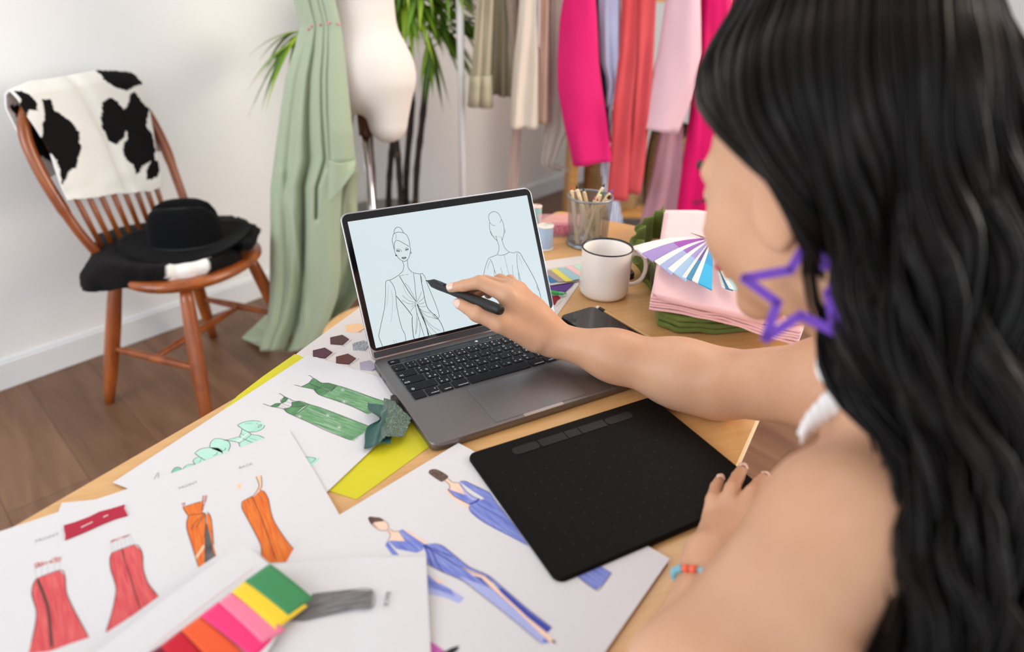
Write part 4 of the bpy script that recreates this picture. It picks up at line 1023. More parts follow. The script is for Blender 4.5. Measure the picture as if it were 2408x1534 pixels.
# ================================================================== windsor chair by the wall
CC = Vector((-1.0275, 1.887, 0)); CAZ = math.radians(-19)
cf = Vector((math.cos(CAZ), math.sin(CAZ), 0)); cl = Vector((-cf.y, cf.x, 0))
def CP(f, l, z): return CC + cf * f + cl * l + Vector((0, 0, z))
ch_wood = wood_mat('orange-brown varnished wood', '7c3911', 'a85920', 0.28, 0, (6, 6, 1.5), 3.0, coat=0.4)
chair = empty('windsor_chair', CC, 'orange-brown wooden windsor chair by the wall, draped with cowhides', 'chair')
SZ = 0.445
mb = MB()
ring = []
N = 40
def seat_r(a):      # a=0 is the front
    return 0.215 + 0.012 * math.cos(2 * a) - 0.01 * math.cos(3 * a)
prof = [(0.80, -0.030), (0.93, -0.024), (1.0, -0.010), (1.0, 0.0), (0.97, 0.008), (0.90, 0.009), (0.7, 0.0), (0.4, -0.006), (0.02, -0.007)]
vs = []
for s_, dz in prof:
    for k in range(N):
        a = 2 * math.pi * k / N; r = seat_r(a) * s_
        sad = 0.010 * (1 - s_) * math.cos(a) if s_ < 0.95 else 0
        vs.append(CP(r * math.cos(a) * 1.02, r * math.sin(a) * 1.07, SZ + dz + sad))
fs = [(i * N + k, i * N + (k + 1) % N, (i + 1) * N + (k + 1) % N, (i + 1) * N + k) for i in range(len(prof) - 1) for k in range(N)]
mb.add(vs, fs, 0, True); mb.f.append(list(range(N))[::-1]); mb.mi.append(0); mb.sm.append(False)
mb.f.append([(len(prof) - 1) * N + k for k in range(N)]); mb.mi.append(0); mb.sm.append(True)
obj('seat', mb, ch_wood, chair)
def turned(p0, p1, r, bulge=1.25, seg=14, parent=chair, name='leg', mat=ch_wood):
    p0, p1 = Vector(p0), Vector(p1); mb = MB()
    ts = [0, .08, .25, .5, .75, .92, 1]; pr_ = [.72, .85, 1.1, bulge, 1.1, .85, .70]
    mb.tube([p0.lerp(p1, t) for t in ts], [r * k for k in pr_], seg); return obj(name, mb, mat, parent)
LB = {}
for nm, f, l in (('A', -.197, -.234), ('B', .197, -.234), ('C', .197, .234), ('D', -.197, .234)):
    top = CP(f * .66, l * .58, SZ - 0.02); bot = CP(f, l, 0.0); LB[nm] = (top, bot)
    mb = MB(); ts = [0, .1, .35, .6, .85, 1]; rr = [.016, .019, .022, .022, .018, .014]
    mb.tube([top.lerp(bot, t) for t in ts], rr, 16); obj('leg', mb, ch_wood, chair)
def onleg(n, t): return LB[n][0].lerp(LB[n][1], t)
sAB = (onleg('A', .56), onleg('B', .56)); sDC = (onleg('D', .56), onleg('C', .56))
turned(*sAB, 0.0105, name='stretcher'); turned(*sDC, 0.0105, name='stretcher')
turned(sAB[0].lerp(sAB[1], .5), sDC[0].lerp(sDC[1], .5), 0.0105, name='stretcher')
# back plane: through the rear of the seat, leaning back
lean = 0.26
bo = CP(-0.175, 0, SZ); bu = (Vector((0, 0, 1)) - cf * lean).normalized(); bn = bu.cross(cl) * -1
if bn.dot(cf) < 0: bn = -bn
BPM = plane_map(bo, bn)
bow_px = [(232, 600), (185, 545), (140, 480), (95, 405), (62, 330), (58, 280), (75, 240), (120, 210), (190, 195), (255, 197), (305, 215), (345, 265), (385, 340), (415, 420), (440, 490)]
bowp = [BPM(*p) for p in bow_px]
print('BOW', [(round((p - bo).dot(cl), 3), round((p - bo).dot(bu), 3)) for p in bowp])
mb = MB(); pts = spl(bowp, 5)
mb.tube(pts, [0.0165 if 8 < i < len(pts) - 8 else 0.014 for i in range(len(pts))], 14); obj('bow', mb, ch_wood, chair)
def bow_at(l):
    best = max((p for p in pts if abs((p - bo).dot(cl) - l) < 0.03), key=lambda p: (p - bo).dot(bu), default=None)
    return best
for i, l0 in enumerate([-0.135, -0.098, -0.060, -0.020, 0.020, 0.060, 0.098, 0.135]):
    topl = l0 * 1.20 + 0.035; l0 = l0 * 0.92 + 0.015; tp_ = bow_at(topl)
    h = (tp_ - bo).dot(bu) if tp_ is not None else 0.4
    p0 = bo + cl * l0 - bn * 0.004; p1 = bo + cl * topl + bu * h
    mb = MB(); mb.tube([p0, p0.lerp(p1, .3), p0.lerp(p1, .65), p1], [0.0065, 0.0085, 0.007, 0.005], 10); obj('spindle', mb, ch_wood, chair)

# ------------------------------------------------------------------ cowhides
hide_m = M_vcol('black and white cowhide', 0.95, 0.03, (260, 0.5, 0.004))
z0_ = lambda x, y: (x / 3.0686, 120 + y / 3.0686)
spots = [[z0_(*p) for p in P] for P in (
    [(665, 150), (930, 158), (970, 190), (990, 250), (920, 270), (880, 298), (800, 285), (700, 225), (685, 180)],
    [(245, 370), (290, 355), (320, 385), (335, 450), (375, 470), (450, 520), (510, 600), (515, 680), (530, 720), (500, 800), (495, 850), (430, 890), (425, 930), (385, 980), (370, 850), (330, 780), (260, 700), (240, 560), (265, 470), (245, 400)],
    [(685, 380), (740, 350), (800, 380), (840, 430), (870, 420), (890, 330), (925, 305), (970, 370), (1040, 430), (1020, 500), (1015, 560), (1060, 620), (1080, 720), (1070, 790), (1020, 820), (980, 840), (970, 880), (930, 895), (915, 840), (850, 780), (835, 700), (870, 640), (870, 580), (835, 640), (795, 690), (740, 650), (700, 560), (688, 480)],
    [(1010, 870), (1060, 790), (1100, 800), (1118, 870), (1090, 920), (1015, 945)], [(60, 300), (110, 310), (190, 370), (210, 450), (150, 440), (130, 520), (105, 460), (90, 370)])]
BLK = rgb('0e0c0e'); WHT = rgb('efefec')
def hide_col(px, py, polys, inv=False):
    jx = px + 3.0 * fnoise(px * 0.09, py * 0.09) + 1.2 * fnoise(px * .35, py * .35, 4); jy = py + 3.0 * fnoise(px * 0.09 + 50, py * 0.09) + 1.2 * fnoise(px * .35 + 9, py * .35, 4)
    i = any(inpoly(jx, jy, P) for P in polys)
    return (WHT if i else BLK) if inv else (BLK if i else WHT)
hL = [(12, 216), (50, 285), (95, 350), (125, 440), (142, 474)]
hR = [(318, 178), (338, 245), (350, 330), (360, 390), (370, 441)]
hT = [(12, 216), (60, 196), (130, 186), (222, 169), (300, 171), (318, 178)]
hB = [(142, 474), (200, 470), (240, 462), (300, 456), (340, 452), (370, 441)]
def lerpl(L, t):
    n = len(L) - 1; i = min(int(t * n), n - 1); f = t * n - i
    return (L[i][0] * (1 - f) + L[i + 1][0] * f, L[i][1] * (1 - f) + L[i + 1][1] * f)
def coons(u, v):
    a, b = lerpl(hT, u), lerpl(hB, u); c, d = lerpl(hL, v), lerpl(hR, v)
    return tuple(a[i] * (1 - v) + b[i] * v + c[i] * (1 - u) + d[i] * u - (hT[0][i] * (1 - u) * (1 - v) + hT[-1][i] * u * (1 - v) + hB[0][i] * (1 - u) * v + hB[-1][i] * u * v) for i in (0, 1))
mb = MB(); cols = []; NU, NV, NB = 130, 120, 40
def hide_fn(u, j):
    if j >= NB:
        v = (j - NB) / NV; px, py = coons(u, v)
        px += 1.5 * fnoise(u * 22, v * 3, 2) * (v > .97); py += 2.5 * fnoise(u * 30, 1.3) * (v > .97)
        off = 0.028 * min(1, v * 9 + 0.15) ** 0.5 + 0.006 * math.sin(u * 3.3 + 1) - 0.010 * math.exp(-((u - 0.45 - 0.12 * v) / 0.03) ** 2) + 0.004 * fnoise(u * 5, v * 5)
        return BPM(px, py, off), hide_col(px, py, spots)
    w = 1 - j / NB; px, py = coons(u, 0)
    p = BPM(px, py, -0.0 - 0.030 * min(1, w * 6)) - bu * (0.24 * w)
    return p, hide_col(px + 60, py + w * 200, spots)
for j in range(NB + NV + 1):
    for i in range(NU):
        p, c = hide_fn(i / (NU - 1), j); mb.v.append(Vector(p)); cols.append(c)
for j in range(NB + NV):
    for i in range(NU - 1):
        mb.f.append([j * NU + i, (j + 1) * NU + i, (j + 1) * NU + i + 1, j * NU + i + 1]); mb.mi.append(0); mb.sm.append(True)
o = obj('cowhide_throw', mb, hide_m); vcol(o, cols); mod_solid(o, 0.006, 0)
tag(o, 'black and white cowhide hung over the back of the wooden chair', 'cowhide')
# seat hide
z22 = lambda x, y: (x / 2.557, 560 + y / 2.557)
white_sp = [[z22(*p) for p in [(1000, 210), (1040, 130), (1120, 105), (1260, 85), (1305, 110), (1250, 150), (1230, 190), (1190, 220), (1080, 245), (1020, 255)]], [z22(*p) for p in [(765, -10), (790, 20), (800, 80), (775, 50)]]]
sh = [(232, 560), (300, 540), (430, 520), (560, 515), (612, 548), (596, 575), (562, 590), (560, 622), (480, 645), (400, 660), (300, 676), (205, 683), (196, 652), (222, 610)]
cx_, cy_ = 400, 600
mb = MB(); cols = []; NR, NA = 26, 150
shs = []
for i_ in range(len(sh)):
    a__, b__ = sh[i_], sh[(i_ + 1) % len(sh)]
    for k_ in range(11): shs.append((a__[0] + (b__[0] - a__[0]) * k_ / 11, a__[1] + (b__[1] - a__[1]) * k_ / 11))
NA = len(shs)
for j in range(NR + 1):
    t = j / NR
    for k, (x, y) in enumerate(shs):
        jit = 1 + (0.05 if x > 520 and y < 590 else 0.018) * fnoise(k * 0.55, 3.1) * (t > .85)
        px = cx_ + (x - cx_) * t * jit; py = cy_ + (y - cy_) * t * jit
        p = G(px, py, SZ + 0.045)
        rel = p - CC; fr = rel.dot(cf) / 0.215; lr_ = rel.dot(cl) / 0.225; rad = math.hypot(fr, lr_)
        drop = max(0, rad - 0.98)
        hz = SZ + 0.034 + 0.007 * fnoise(px * .03, py * .03) - 0.10 * drop - 0.004 * t ** 6 + (0.02 if px > 560 and py < 580 else 0)
        q = G(px, py, hz); mb.v.append(q); cols.append(hide_col(px, py, white_sp, True))
for j in range(NR):
    for k in range(NA):
        mb.f.append([j * NA + k, (j + 1) * NA + k, (j + 1) * NA + (k + 1) % NA, j * NA + (k + 1) % NA]); mb.mi.append(0); mb.sm.append(True)
o = obj('cowhide_throw', mb, hide_m); vcol(o, cols); mod_solid(o, 0.014, -1)
tag(o, 'mostly black cowhide with a white patch folded on the chair seat under the hat', 'cowhide')
# hat
hat_m = M('black wool felt', '101113', 0.95, spec=0.08, sheen=0.05, bump=(500, 0.2, 0.001))
hb = G(441, 565, 0.500); HS = 1.0
ht = empty('felt_hat', hb, 'black wide-brimmed felt hat lying on the chair seat', 'hat')
mb = MB(); NA = 64
prof = [(0.098, 0.0), (0.097, 0.02), (0.094, 0.055), (0.088, 0.085), (0.078, 0.105), (0.062, 0.116), (0.04, 0.115), (0.018, 0.107), (0.001, 0.104)]
def hatpt(r, z, a, brim=False):
    x = math.cos(a) * r * (1.10 if not brim else 1.03); y = math.sin(a) * r * 0.93
    if not brim and z > 0.06:
        z -= 0.022 * math.exp(-((y) / 0.02) ** 2) * (z - 0.06) / 0.05
        if x < 0: z += -0.1 * x * (z - .06) / .05 * 0
    if brim:
        t = (r - 0.098) / 0.085
        z = 0.004 + 0.012 * t * math.cos(2 * a) + 0.016 * t * t * (0.6 + 0.4 * math.sin(a * 1.0 + 1)) - 0.006 * t
    return hb + Matrix.Rotation(math.radians(15), 3, 'Z') @ Vector((x, y, z))
vs = [hatpt(r, z, 2 * math.pi * k / NA) for r, z in prof for k in range(NA)]
mb.add(vs, [(i * NA + k, i * NA + (k + 1) % NA, (i + 1) * NA + (k + 1) % NA, (i + 1) * NA + k) for i in range(len(prof) - 1) for k in range(NA)])
o = obj('crown', mb, hat_m, ht)
mb = MB(); br = [0.098 + 0.085 * i / 8 for i in range(9)]
vs = [hatpt(r, 0, 2 * math.pi * k / NA, True) for r in br for k in range(NA)]
mb.add(vs, [(i * NA + (k + 1) % NA, i * NA + k, (i + 1) * NA + k, (i + 1) * NA + (k + 1) % NA) for i in range(len(br) - 1) for k in range(NA)])
o = obj('brim', mb, hat_m, ht); mod_solid(o, 0.003, 0)

# ================================================================== dress form with the green dress
DY = 2.08
form_m = M('cream jersey', 'e4ded8', 0.85, spec=0.2, bump=(600, 0.1, 0.0006))
dc = GY(846, 262, DY); DX = dc.x
df = empty('dress_form', (DX + 0.012, DY, 0), 'cream tailor dress form on a chrome pole', 'dress form')
S_ = SDF((DX - 0.25, DY - 0.2, 0.70), (DX + 0.25, DY + 0.2, 1.62), 0.005)
S_.ell((DX, DY, 0.985), (0.170, 0.120, 0.13), k=0.03)
S_.cap((DX, DY, 1.02), (DX, DY, 1.16), 0.135, 0.112, 0.05, sq=((0, 1, 0), 0.75))
S_.cap((DX, DY, 1.16), (DX, DY, 1.36), 0.112, 0.140, 0.05, sq=((0, 1, 0), 0.75))
S_.cap((DX - 0.10, DY, 1.44), (DX + 0.10, DY, 1.44), 0.06, 0.06, 0.06)
S_.cap((DX, DY, 1.40), (DX, DY, 1.58), 0.07, 0.048, 0.05)
for sx in (-1, 1):
    S_.ell((DX + sx * 0.065, DY - 0.085, 1.30), (0.06, 0.05, 0.06), k=0.03)
    S_.cap((DX + sx * 0.088, DY, 0.95), (DX + sx * 0.083, DY, 0.835), 0.090, 0.066, 0.03, sq=((1, 0, 0), 0.95))
S_.cap((DX, DY, 0.80), (DX, DY, 0.825), 0.030, 0.028, 0.02, op='sub')
V, F = S_.mesh(); np_mesh_obj('torso', V, F, form_m, df, 4)
chrome = M('chrome', 'd8d8de', 0.12, metal=1.0)
mb = MB(); pc = Vector((DX + 0.012, DY, 0)); mb.tube([pc + Vector((0, 0, 0.03)), pc + Vector((0, 0, 0.79))], 0.0135, 20); obj('pole', mb, chrome, df)
mb = MB(); mb.tube([pc + Vector((0, 0, 0.79)), pc + Vector((0, 0, 0.93))], 0.021, 20); obj('collar', mb, M('brown wood collar', '5a3626', 0.4), df)
mb = MB(); mb.lathe([(0.0001, 0.0), (0.15, 0.0), (0.155, 0.01), (0.14, 0.022), (0.03, 0.035), (0.016, 0.05)], pc, 32); obj('base', mb, chrome, df)

green_cloth = M('sage green satin', 'a9b79d', 0.62, spec=0.35, sheen=0.2, bump=(160, 0.06, 0.001))
dLx = [(-260, 690), (-120, 700), (0, 690), (60, 706), (110, 694), (180, 672), (260, 660), (340, 650), (440, 639), (540, 638), (620, 634), (700, 631), (760, 625), (806, 610)]
dRx = [(-260, 800), (-120, 790), (0, 788), (60, 802), (150, 813), (250, 823), (375, 838), (440, 806), (540, 800), (640, 798), (700, 790), (760, 770), (812, 745), (830, 722)]
def ip(L, y):
    if y <= L[0][0]: return L[0][1]
    for a, b in zip(L, L[1:]):
        if y <= b[0]: return a[1] + (b[1] - a[1]) * (y - a[0]) / (b[0] - a[0])
    return L[-1][1]
def dress_fn(u, v, back=False):
    py = -260 + (826 + 260) * v
    xl, xr = ip(dLx, py), ip(dRx, py)
    waist = math.exp(-((py - 60) / 60) ** 2)
    low = max(0, (py - 60) / 760)
    px = xl + (xr - xl) * u
    amp = 0.012 + 0.022 * min(1, low * 1.8)
    w_ = u + 0.03 * math.sin(low * 5)
    def vly(c, s_, d): return -0.62 * d * math.exp(-((w_ - c) / (s_ * 1.5)) ** 2)
    fold = amp * (0.55 * math.sin(w_ * 9.5 + 0.6) + 0.35 * math.sin(w_ * 21 + low * 2) * (1 - u)) + 1.5 * amp * (vly(.40 + .10 * low, .028, 1.2) + vly(.60 + .10 * low, .020, 1.0) * (low < .6) + vly(.22, .035, .5) + vly(.70, .015, .6) * (low < .45))
    fold += 0.010 * math.exp(-((u - 0.30 - 1.1 * (low - .62)) / 0.05) ** 2) * (low > .45)
    rr = 0.135 + 0.05 * min(1, low * 3)
    cyl = rr * math.sqrt(max(0, 1 - (1.06 * (u - 0.93)) ** 2))
    y = DY - 0.005 - cyl * (1 - 0.5 * low) - fold * (1 - 0.3 * waist)
    if py > 740: y -= 0.10 * ((py - 740) / 86) ** 2 * (1 - u) * 0.0
    y -= 0.13 * max(0, low - 0.35) * max(0, 1 - u * 1.3)
    px += 4 * math.sin(low * 9 + u * 7) * low
    p = GY(px, py, y)
    if p.z < 0.006: p = G(px, py, 0.006 + 0.002 * math.sin(u * 20)); 
    return p
ds = empty('green_dress', GY(700, 800, 2.0) * 1.0, 'sage green fabric draped and pinned on the dress form, trailing on the floor', 'dress')
ds.location.z = 0; ORG[ds.name] = Vector(ds.location)
mb = MB(); mb.grid(lambda u, v: dress_fn(u, v), 110, 150)
# train spread on the floor to the left
def train(u, v):
    a = (632, 735 + 80 * v); b = (568 + 60 * v, 795 + 28 * v)
    px = a[0] + (b[0] - a[0]) * u; py = a[1] + (b[1] - a[1]) * u
    z = 0.012 + 0.035 * (1 - u) ** 2 * (1 - v) + 0.012 * abs(math.sin(u * 5 + v * 4))
    return G(px, py, z)
o = obj('skirt', mb, green_cloth, ds); mod_solid(o, 0.002, 0)
mb = MB(); mb.grid(train, 24, 16); o = obj('train', mb, green_cloth, ds); mod_solid(o, 0.002, 0)
# loose cascading panel on the right side of the skirt
def casc(u, v):
    py = 385 + 410 * v
    xl = ip([(385, 775), (450, 770), (560, 765), (700, 752), (800, 705)], py)
    xr = ip([(385, 838), (405, 846), (470, 838), (540, 845), (620, 850), (690, 846), (740, 810), (800, 742)], py)
    px = xl + (xr - xl) * u
    return GY(px, py, DY + 0.05 + 0.035 * math.sin(u * 6.5 + v * 5) + 0.02 * math.sin(v * 14))
mb = MB(); mb.grid(casc, 30, 60); o = obj('cascade_panel', mb, green_cloth, ds); mod_solid(o, 0.002, 0)
def flap(u, v):
    # the flounce: corner points (780,372) (838,385) (830,420) (800,470) (770,500)
    a = [(772, 376), (800, 384), (838, 376)]; b = [(772, 480), (796, 455), (832, 404)]
    x0, y0 = lerpl(a, u); x1, y1 = lerpl(b, u)
    return GY(x0 + (x1 - x0) * v, y0 + (y1 - y0) * v, DY - 0.16 - 0.03 * math.sin(u * 4) * (1 - v) - 0.02 * v)
mb = MB(); mb.grid(flap, 16, 16); o = obj('flounce', mb, green_cloth, ds); mod_solid(o, 0.002, 0)
pin_m = M('pink pin head', 'e88a9c', 0.3)
mb = MB(); mb.lathe([(0.0001, -0.004), (0.0028, -0.0028), (0.004, 0), (0.0028, 0.0028), (0.0001, 0.004)], (0, 0, 0), 12)
for k, (px, py) in enumerate([(726, 69), (733, 62), (753, 58), (774, 53), (800, 56)]):
    u_ = (px - ip(dLx, py)) / (ip(dRx, py) - ip(dLx, py)); P = dress_fn(min(max(u_, 0.02), 0.98), (py + 260) / 1086.0)
    q = MB(); q.v = [v + P + Vector((0, -0.006, 0)) for v in mb.v]; q.f = [list(f) for f in mb.f]; q.mi = list(mb.mi); q.sm = list(mb.sm)
    obj('pin', q, pin_m, ds)

# ================================================================== potted cane palm
leaf_m = M('palm leaf', '6f9a24', 0.45, col2='a3bd35', var=(5, 0.35, 0.65)); leaf_d = M('dark palm leaf', '3d6b20', 0.45, col2='6c9428', var=(6, .35, .65))
cane_m = M('dark cane', '2b211d', 0.8, col2='5a4434', var=(40, 0.55, 0.7), bump=(120, 0.6, 0.004))
PY = 2.75
pl = empty('potted_palm', GY(925, 700, PY).xy.to_3d(), 'tall cane palm with dark stems and long green leaves behind the dress form', 'plant')
pl.location.z = 0; ORG[pl.name] = Vector(pl.location)
pb = Vector(pl.location)
mb = MB(); mb.lathe([(0.0001, 0.0), (0.13, 0.0), (0.16, 0.15), (0.175, 0.30), (0.18, 0.32), (0.165, 0.32), (0.155, 0.29), (0.0001, 0.285)], pb, 36); obj('pot', mb, M('grey ceramic pot', '8c8a86', 0.5), pl)
canes = [[(1008, 120), (1004, 180), (992, 290), (980, 400), (974, 520)], [(964, 110), (966, 190), (968, 260), (956, 400), (953, 520)], [(932, 250), (922, 345), (915, 430), (912, 520)], [(922, 250), (934, 350), (940, 430), (943, 520)], [(866, 200), (868, 300), (876, 420), (880, 530)]]
for k, cpx in enumerate(canes):
    P = [GY(x, y, PY + 0.03 * (k % 3)) for x, y in cpx]
    base = pb + Vector((0.05 * math.cos(k * 1.3), 0.05 * math.sin(k * 1.3), 0.27)); P.append(P[-1].lerp(base, .5)); P.append(base)
    mb = MB(); Q = spl(P, 5); mb.tube(Q, [0.0125 * (1 + 0.15 * ((i % 3) == 0)) for i in range(len(Q))], 10); obj('cane', mb, cane_m, pl)
def blade(mb, p0, d, L, w, droop, mi):
    d = d.normalized(); n = 12; vs = []
    side = d.cross(Vector((0, 0, 1))); side = side.normalized() if side.length > 1e-3 else Vector((1, 0, 0))
    for i in range(n + 1):
        t = i / n; p = p0 + d * L * t + Vector((0, 0, -droop * L * t * t))
        ww = w * math.sin(math.pi * min(1, 0.12 + t * 0.88)) ** 0.7 * (1 - t ** 4)
        c = Vector((0, 0, -0.25 * ww))
        vs += [p - side * ww, p + c, p + side * ww]
    mb.add(vs, [f for i in range(n) for f in ((3 * i, 3 * i + 1, 3 * i + 4, 3 * i + 3), (3 * i + 1, 3 * i + 2, 3 * i + 5, 3 * i + 4))], mi, True)
rnd = random.Random(3)
def frond(p0, d0, n, L, spread, droop, w=0.013):
    mb = MB(); d0 = Vector(d0).normalized(); sd = d0.cross(Vector((0, 0, 1))).normalized()
    mb.tube([p0 - d0 * 0.10 - Vector((0, 0, 0.02)), p0], 0.003, 6)
    for k in range(n):
        a = spread * (k / (n - 1) - 0.5) * 2
        d = d0 * math.cos(a) + sd * math.sin(a) + Vector((0, 0, rnd.uniform(-.1, .15)))
        blade(mb, p0, d, L * rnd.uniform(.8, 1.1), w, droop * rnd.uniform(.7, 1.3), k % 2)
    o = obj('frond', mb, [leaf_m, leaf_d], pl); mod_solid(o, 0.0006, 0)
for k in range(54):
    cpt = [GY(1004, 60, PY), GY(966, 60, PY + .03), GY(1030, 20, PY + .05), GY(940, 10, PY)][k % 4] + Vector((rnd.uniform(-.05, .05), rnd.uniform(-.08, .08), rnd.uniform(-0.04, 0.26)))
    a = rnd.uniform(0, 2 * math.pi)
    frond(cpt + Vector((0.07 * math.cos(a), 0.07 * math.sin(a), 0)), (math.cos(a), math.sin(a) * .8, rnd.uniform(-.25, .7)), 8, rnd.uniform(.17, .27), 0.8, rnd.uniform(.4, .9))
for d_, px, py in (((-.9, -.1, -.15), 725, 90), ((-.8, -.3, -.5), 715, 70), ((-.7, .2, .1), 735, 75)):
    frond(GY(px, py, PY - .35), d_, 6, 0.22, 0.55, 0.7)
for d_, px, py in (((.05, -.2, -1.0), 1010, 90), ((-.2, -.1, -.9), 930, 60), ((.6, -.1, -.7), 1040, 70), ((.8, .1, -.4), 1065, 40)):
    frond(GY(px, py, PY - .05), d_, 5, 0.20, 0.35, 0.3, 0.014)

# ================================================================== clothes rail and garments
RY = 2.55
rail_m = M('white powder-coated steel', 'f0f0f2', 0.35)
rk = empty('clothes_rail', (GY(1088, 455, RY).x, RY, 0), 'white metal clothes rail holding beige to magenta garments', 'clothes rail')
mb = MB(); xr0 = GY(1088, 430, RY).x; xr1 = xr0 + 1.35
mb.tube([(xr0, RY, 0.02), (xr0, RY, 1.66)], 0.0135, 16); obj('post', mb, rail_m, rk)
mb = MB(); mb.tube([(xr1, RY, 0.02), (xr1, RY, 1.66)], 0.0135, 16); obj('post', mb, rail_m, rk)
mb = MB(); mb.tube([(xr0 - 0.05, RY, 1.62), (xr1 + 0.05, RY, 1.62)], 0.012, 16); obj('hanging_bar', mb, rail_m, rk)
for x in (xr0, xr1):
    mb = MB(); mb.tube([(x, RY - 0.22, 0.014), (x, RY + 0.22, 0.014)], 0.014, 14); obj('foot', mb, rail_m, rk)
hang_m = M('pale wooden hanger', 'd9b98c', 0.5)
def garment(name, parts, mat, y, label, cat, thick=0.035, waves=3, seed=0, cuff=None, hem_tilt=0.0, mats=None, mir=None):
    """parts: list of edge tables [(py, xl, xr), ...] from frame top down to the hem"""
    root = empty(name, (0, 0, 0), label, cat, 'garments on the white rail')
    allx = []
    pieces = []
    for pi_, rows in enumerate(parts):
        a, b = rows[0], rows[1] if len(rows) > 1 else rows[0]
        cx = GY((a[1] + a[2]) / 2, 0, y).x
        NVv, NA = 46, 36; vs = []
        y0 = -175
        for j in range(NVv):
            t = j / (NVv - 1); py = y0 + (rows[-1][0] - y0) * t
            if py < rows[0][0]: xl, xr = a[1], a[2]
            else:
                xl = ip([(r[0], r[1]) for r in rows], py); xr = ip([(r[0], r[2]) for r in rows], py)
            c = GY((xl + xr) / 2, py, y); hw = abs(GY(xr, py, y).x - GY(xl, py, y).x) / 2
            lowt = max(0.0, t)
            for k in range(NA):
                an = 2 * math.pi * k / NA
                wob = 1 + 0.0 * t
                ca, sa = math.cos(an), math.sin(an)
                fx = hw * (abs(ca) ** 0.6) * (1 if ca > 0 else -1)
                dy = 0.75 * thick * sa * (0.75 + 0.25 * math.sin(seed + t * 3)) + 0.012 * (0.6 + 0.4 * math.sin(t * 5 + fx * 30 + seed)) * math.sin(t * 1.7 + waves * fx / max(hw, 1e-3) * 1.5 + seed + 2.2 * t) * (0.5 + t)
                dy += 0.006 * fnoise(fx * 25, t * 5, seed)
                vs.append(Vector((c.x + fx, y + dy, c.z + (hem_tilt * fx if j == NVv - 1 else 0))))
        mb = MB(); mb.add(vs, [(i * NA + (k + 1) % NA, i * NA + k, (i + 1) * NA + k, (i + 1) * NA + (k + 1) % NA) for i in range(NVv - 1) for k in range(NA)])
        mb.f.append([k for k in range(NA)]); mb.mi.append(0); mb.sm.append(False)
        pieces.append((mb, c, hw)); allx.append(cx)
        if cuff:
            P2 = MB(); rg = []
            for j in range(4):
                py = cuff + (rows[-1][0] - cuff) * j / 3
                xl = ip([(r[0], r[1]) for r in rows], py) - 2; xr = ip([(r[0], r[2]) for r in rows], py) + 2
                c2 = GY((xl + xr) / 2, py, y); hw2 = abs(GY(xr, py, y).x - GY(xl, py, y).x) / 2
                rg += [Vector((c2.x + hw2 * math.cos(2 * math.pi * k / NA), y + (thick * 1.15) * math.sin(2 * math.pi * k / NA), c2.z)) for k in range(NA)]
            P2.add(rg, [(i * NA + (k + 1) % NA, i * NA + k, (i + 1) * NA + k, (i + 1) * NA + (k + 1) % NA) for i in range(3) for k in range(NA)])
            pieces.append((P2, c, 'cuff'))
    xm = sum(allx) / len(allx)
    root.location = (xm, y, 0.6); ORG[root.name] = Vector(root.location)
    for k, (mb, c, w_) in enumerate(pieces):
        nm = 'cuff' if w_ == 'cuff' else {'trousers': 'trouser_leg', 'blazer': 'sleeve', 'coat': 'sleeve'}.get(name, 'cloth_panel')
        o = obj(nm, mb, mat, root); mod_solid(o, 0.0025, 1 if w_ == 'cuff' else 0)
    ztop = GY(1200, -175, y).z
    mb = MB(); mb.tube(spl([(xm - 0.02, y, ztop - 0.01), (xm, y, ztop + 0.05), (xm, y, 1.58), (xm + 0.012, y + 0.5 * (RY - y), 1.638), (xm + 0.004, RY, 1.6365), (xm, RY + 0.018, 1.615)], 5), 0.003, 8); obj('hanger', mb, chrome, root)
    return root
def fab(name, c, c2=None, rough=0.85, sheen=0.15): return M(name, c, rough, spec=0.25, sheen=sheen, bump=(500, 0.12, 0.0006), col2=c2, var=(3, .3, .7))
khaki = fab('khaki cotton', 'bcb49c'); khaki2 = fab('dark khaki cotton', 'a59d84')
garment('trousers', [[(0, 1122, 1143), (170, 1109, 1134), (250, 1102, 1130)], [(0, 1143, 1160), (175, 1133, 1153), (252, 1129, 1156)]], khaki, RY - 0.03, 'light khaki trousers with turned-up cuffs, nearest the rail post', 'trousers', 0.03, cuff=176, seed=1)
garment('trousers', [[(0, 1157, 1175), (222, 1152, 1172)], [(0, 1171, 1191), (227, 1172, 1201)]], khaki2, RY + 0.05, 'darker khaki trousers behind the light khaki pair', 'trousers', 0.03, seed=2)
garment('coat', [[(0, 1190, 1215), (120, 1200, 1222), (300, 1202, 1226)]], fab('taupe wool', 'b8a79c'), RY + 0.03, 'taupe coat edge between khaki trousers and cream sleeve', 'coat', 0.03, seed=3)
garment('blazer', [[(0, 1222, 1258), (60, 1218, 1262), (150, 1208, 1264), (230, 1202, 1265), (300, 1200, 1265)]], fab('cream wool', 'ddd0c2'), RY - 0.06, 'cream blazer sleeve hanging straight down', 'blazer', 0.04, seed=4)
garment('blouse', [[(0, 1256, 1270), (112, 1259, 1269)]], fab('off-white cotton', 'dcd3cf'), RY - 0.05, 'short off-white blouse edge beside the cream sleeve', 'blouse', 0.02, seed=5)
garment('dress', [[(0, 1268, 1291), (290, 1266, 1290)]], fab('peach beige crepe', 'd9b8a4'), RY - 0.02, 'narrow peach beige dress beside the cream sleeve', 'dress', 0.03, seed=6)
garment('belt', [[(0, 1212, 1222), (300, 1204, 1226), (455, 1193, 1216)]], fab('dusty pink tie', 'cdb3a8'), RY + 0.07, 'dusty pink tie belt hanging below the cream sleeve', 'belt', 0.008, seed=7)
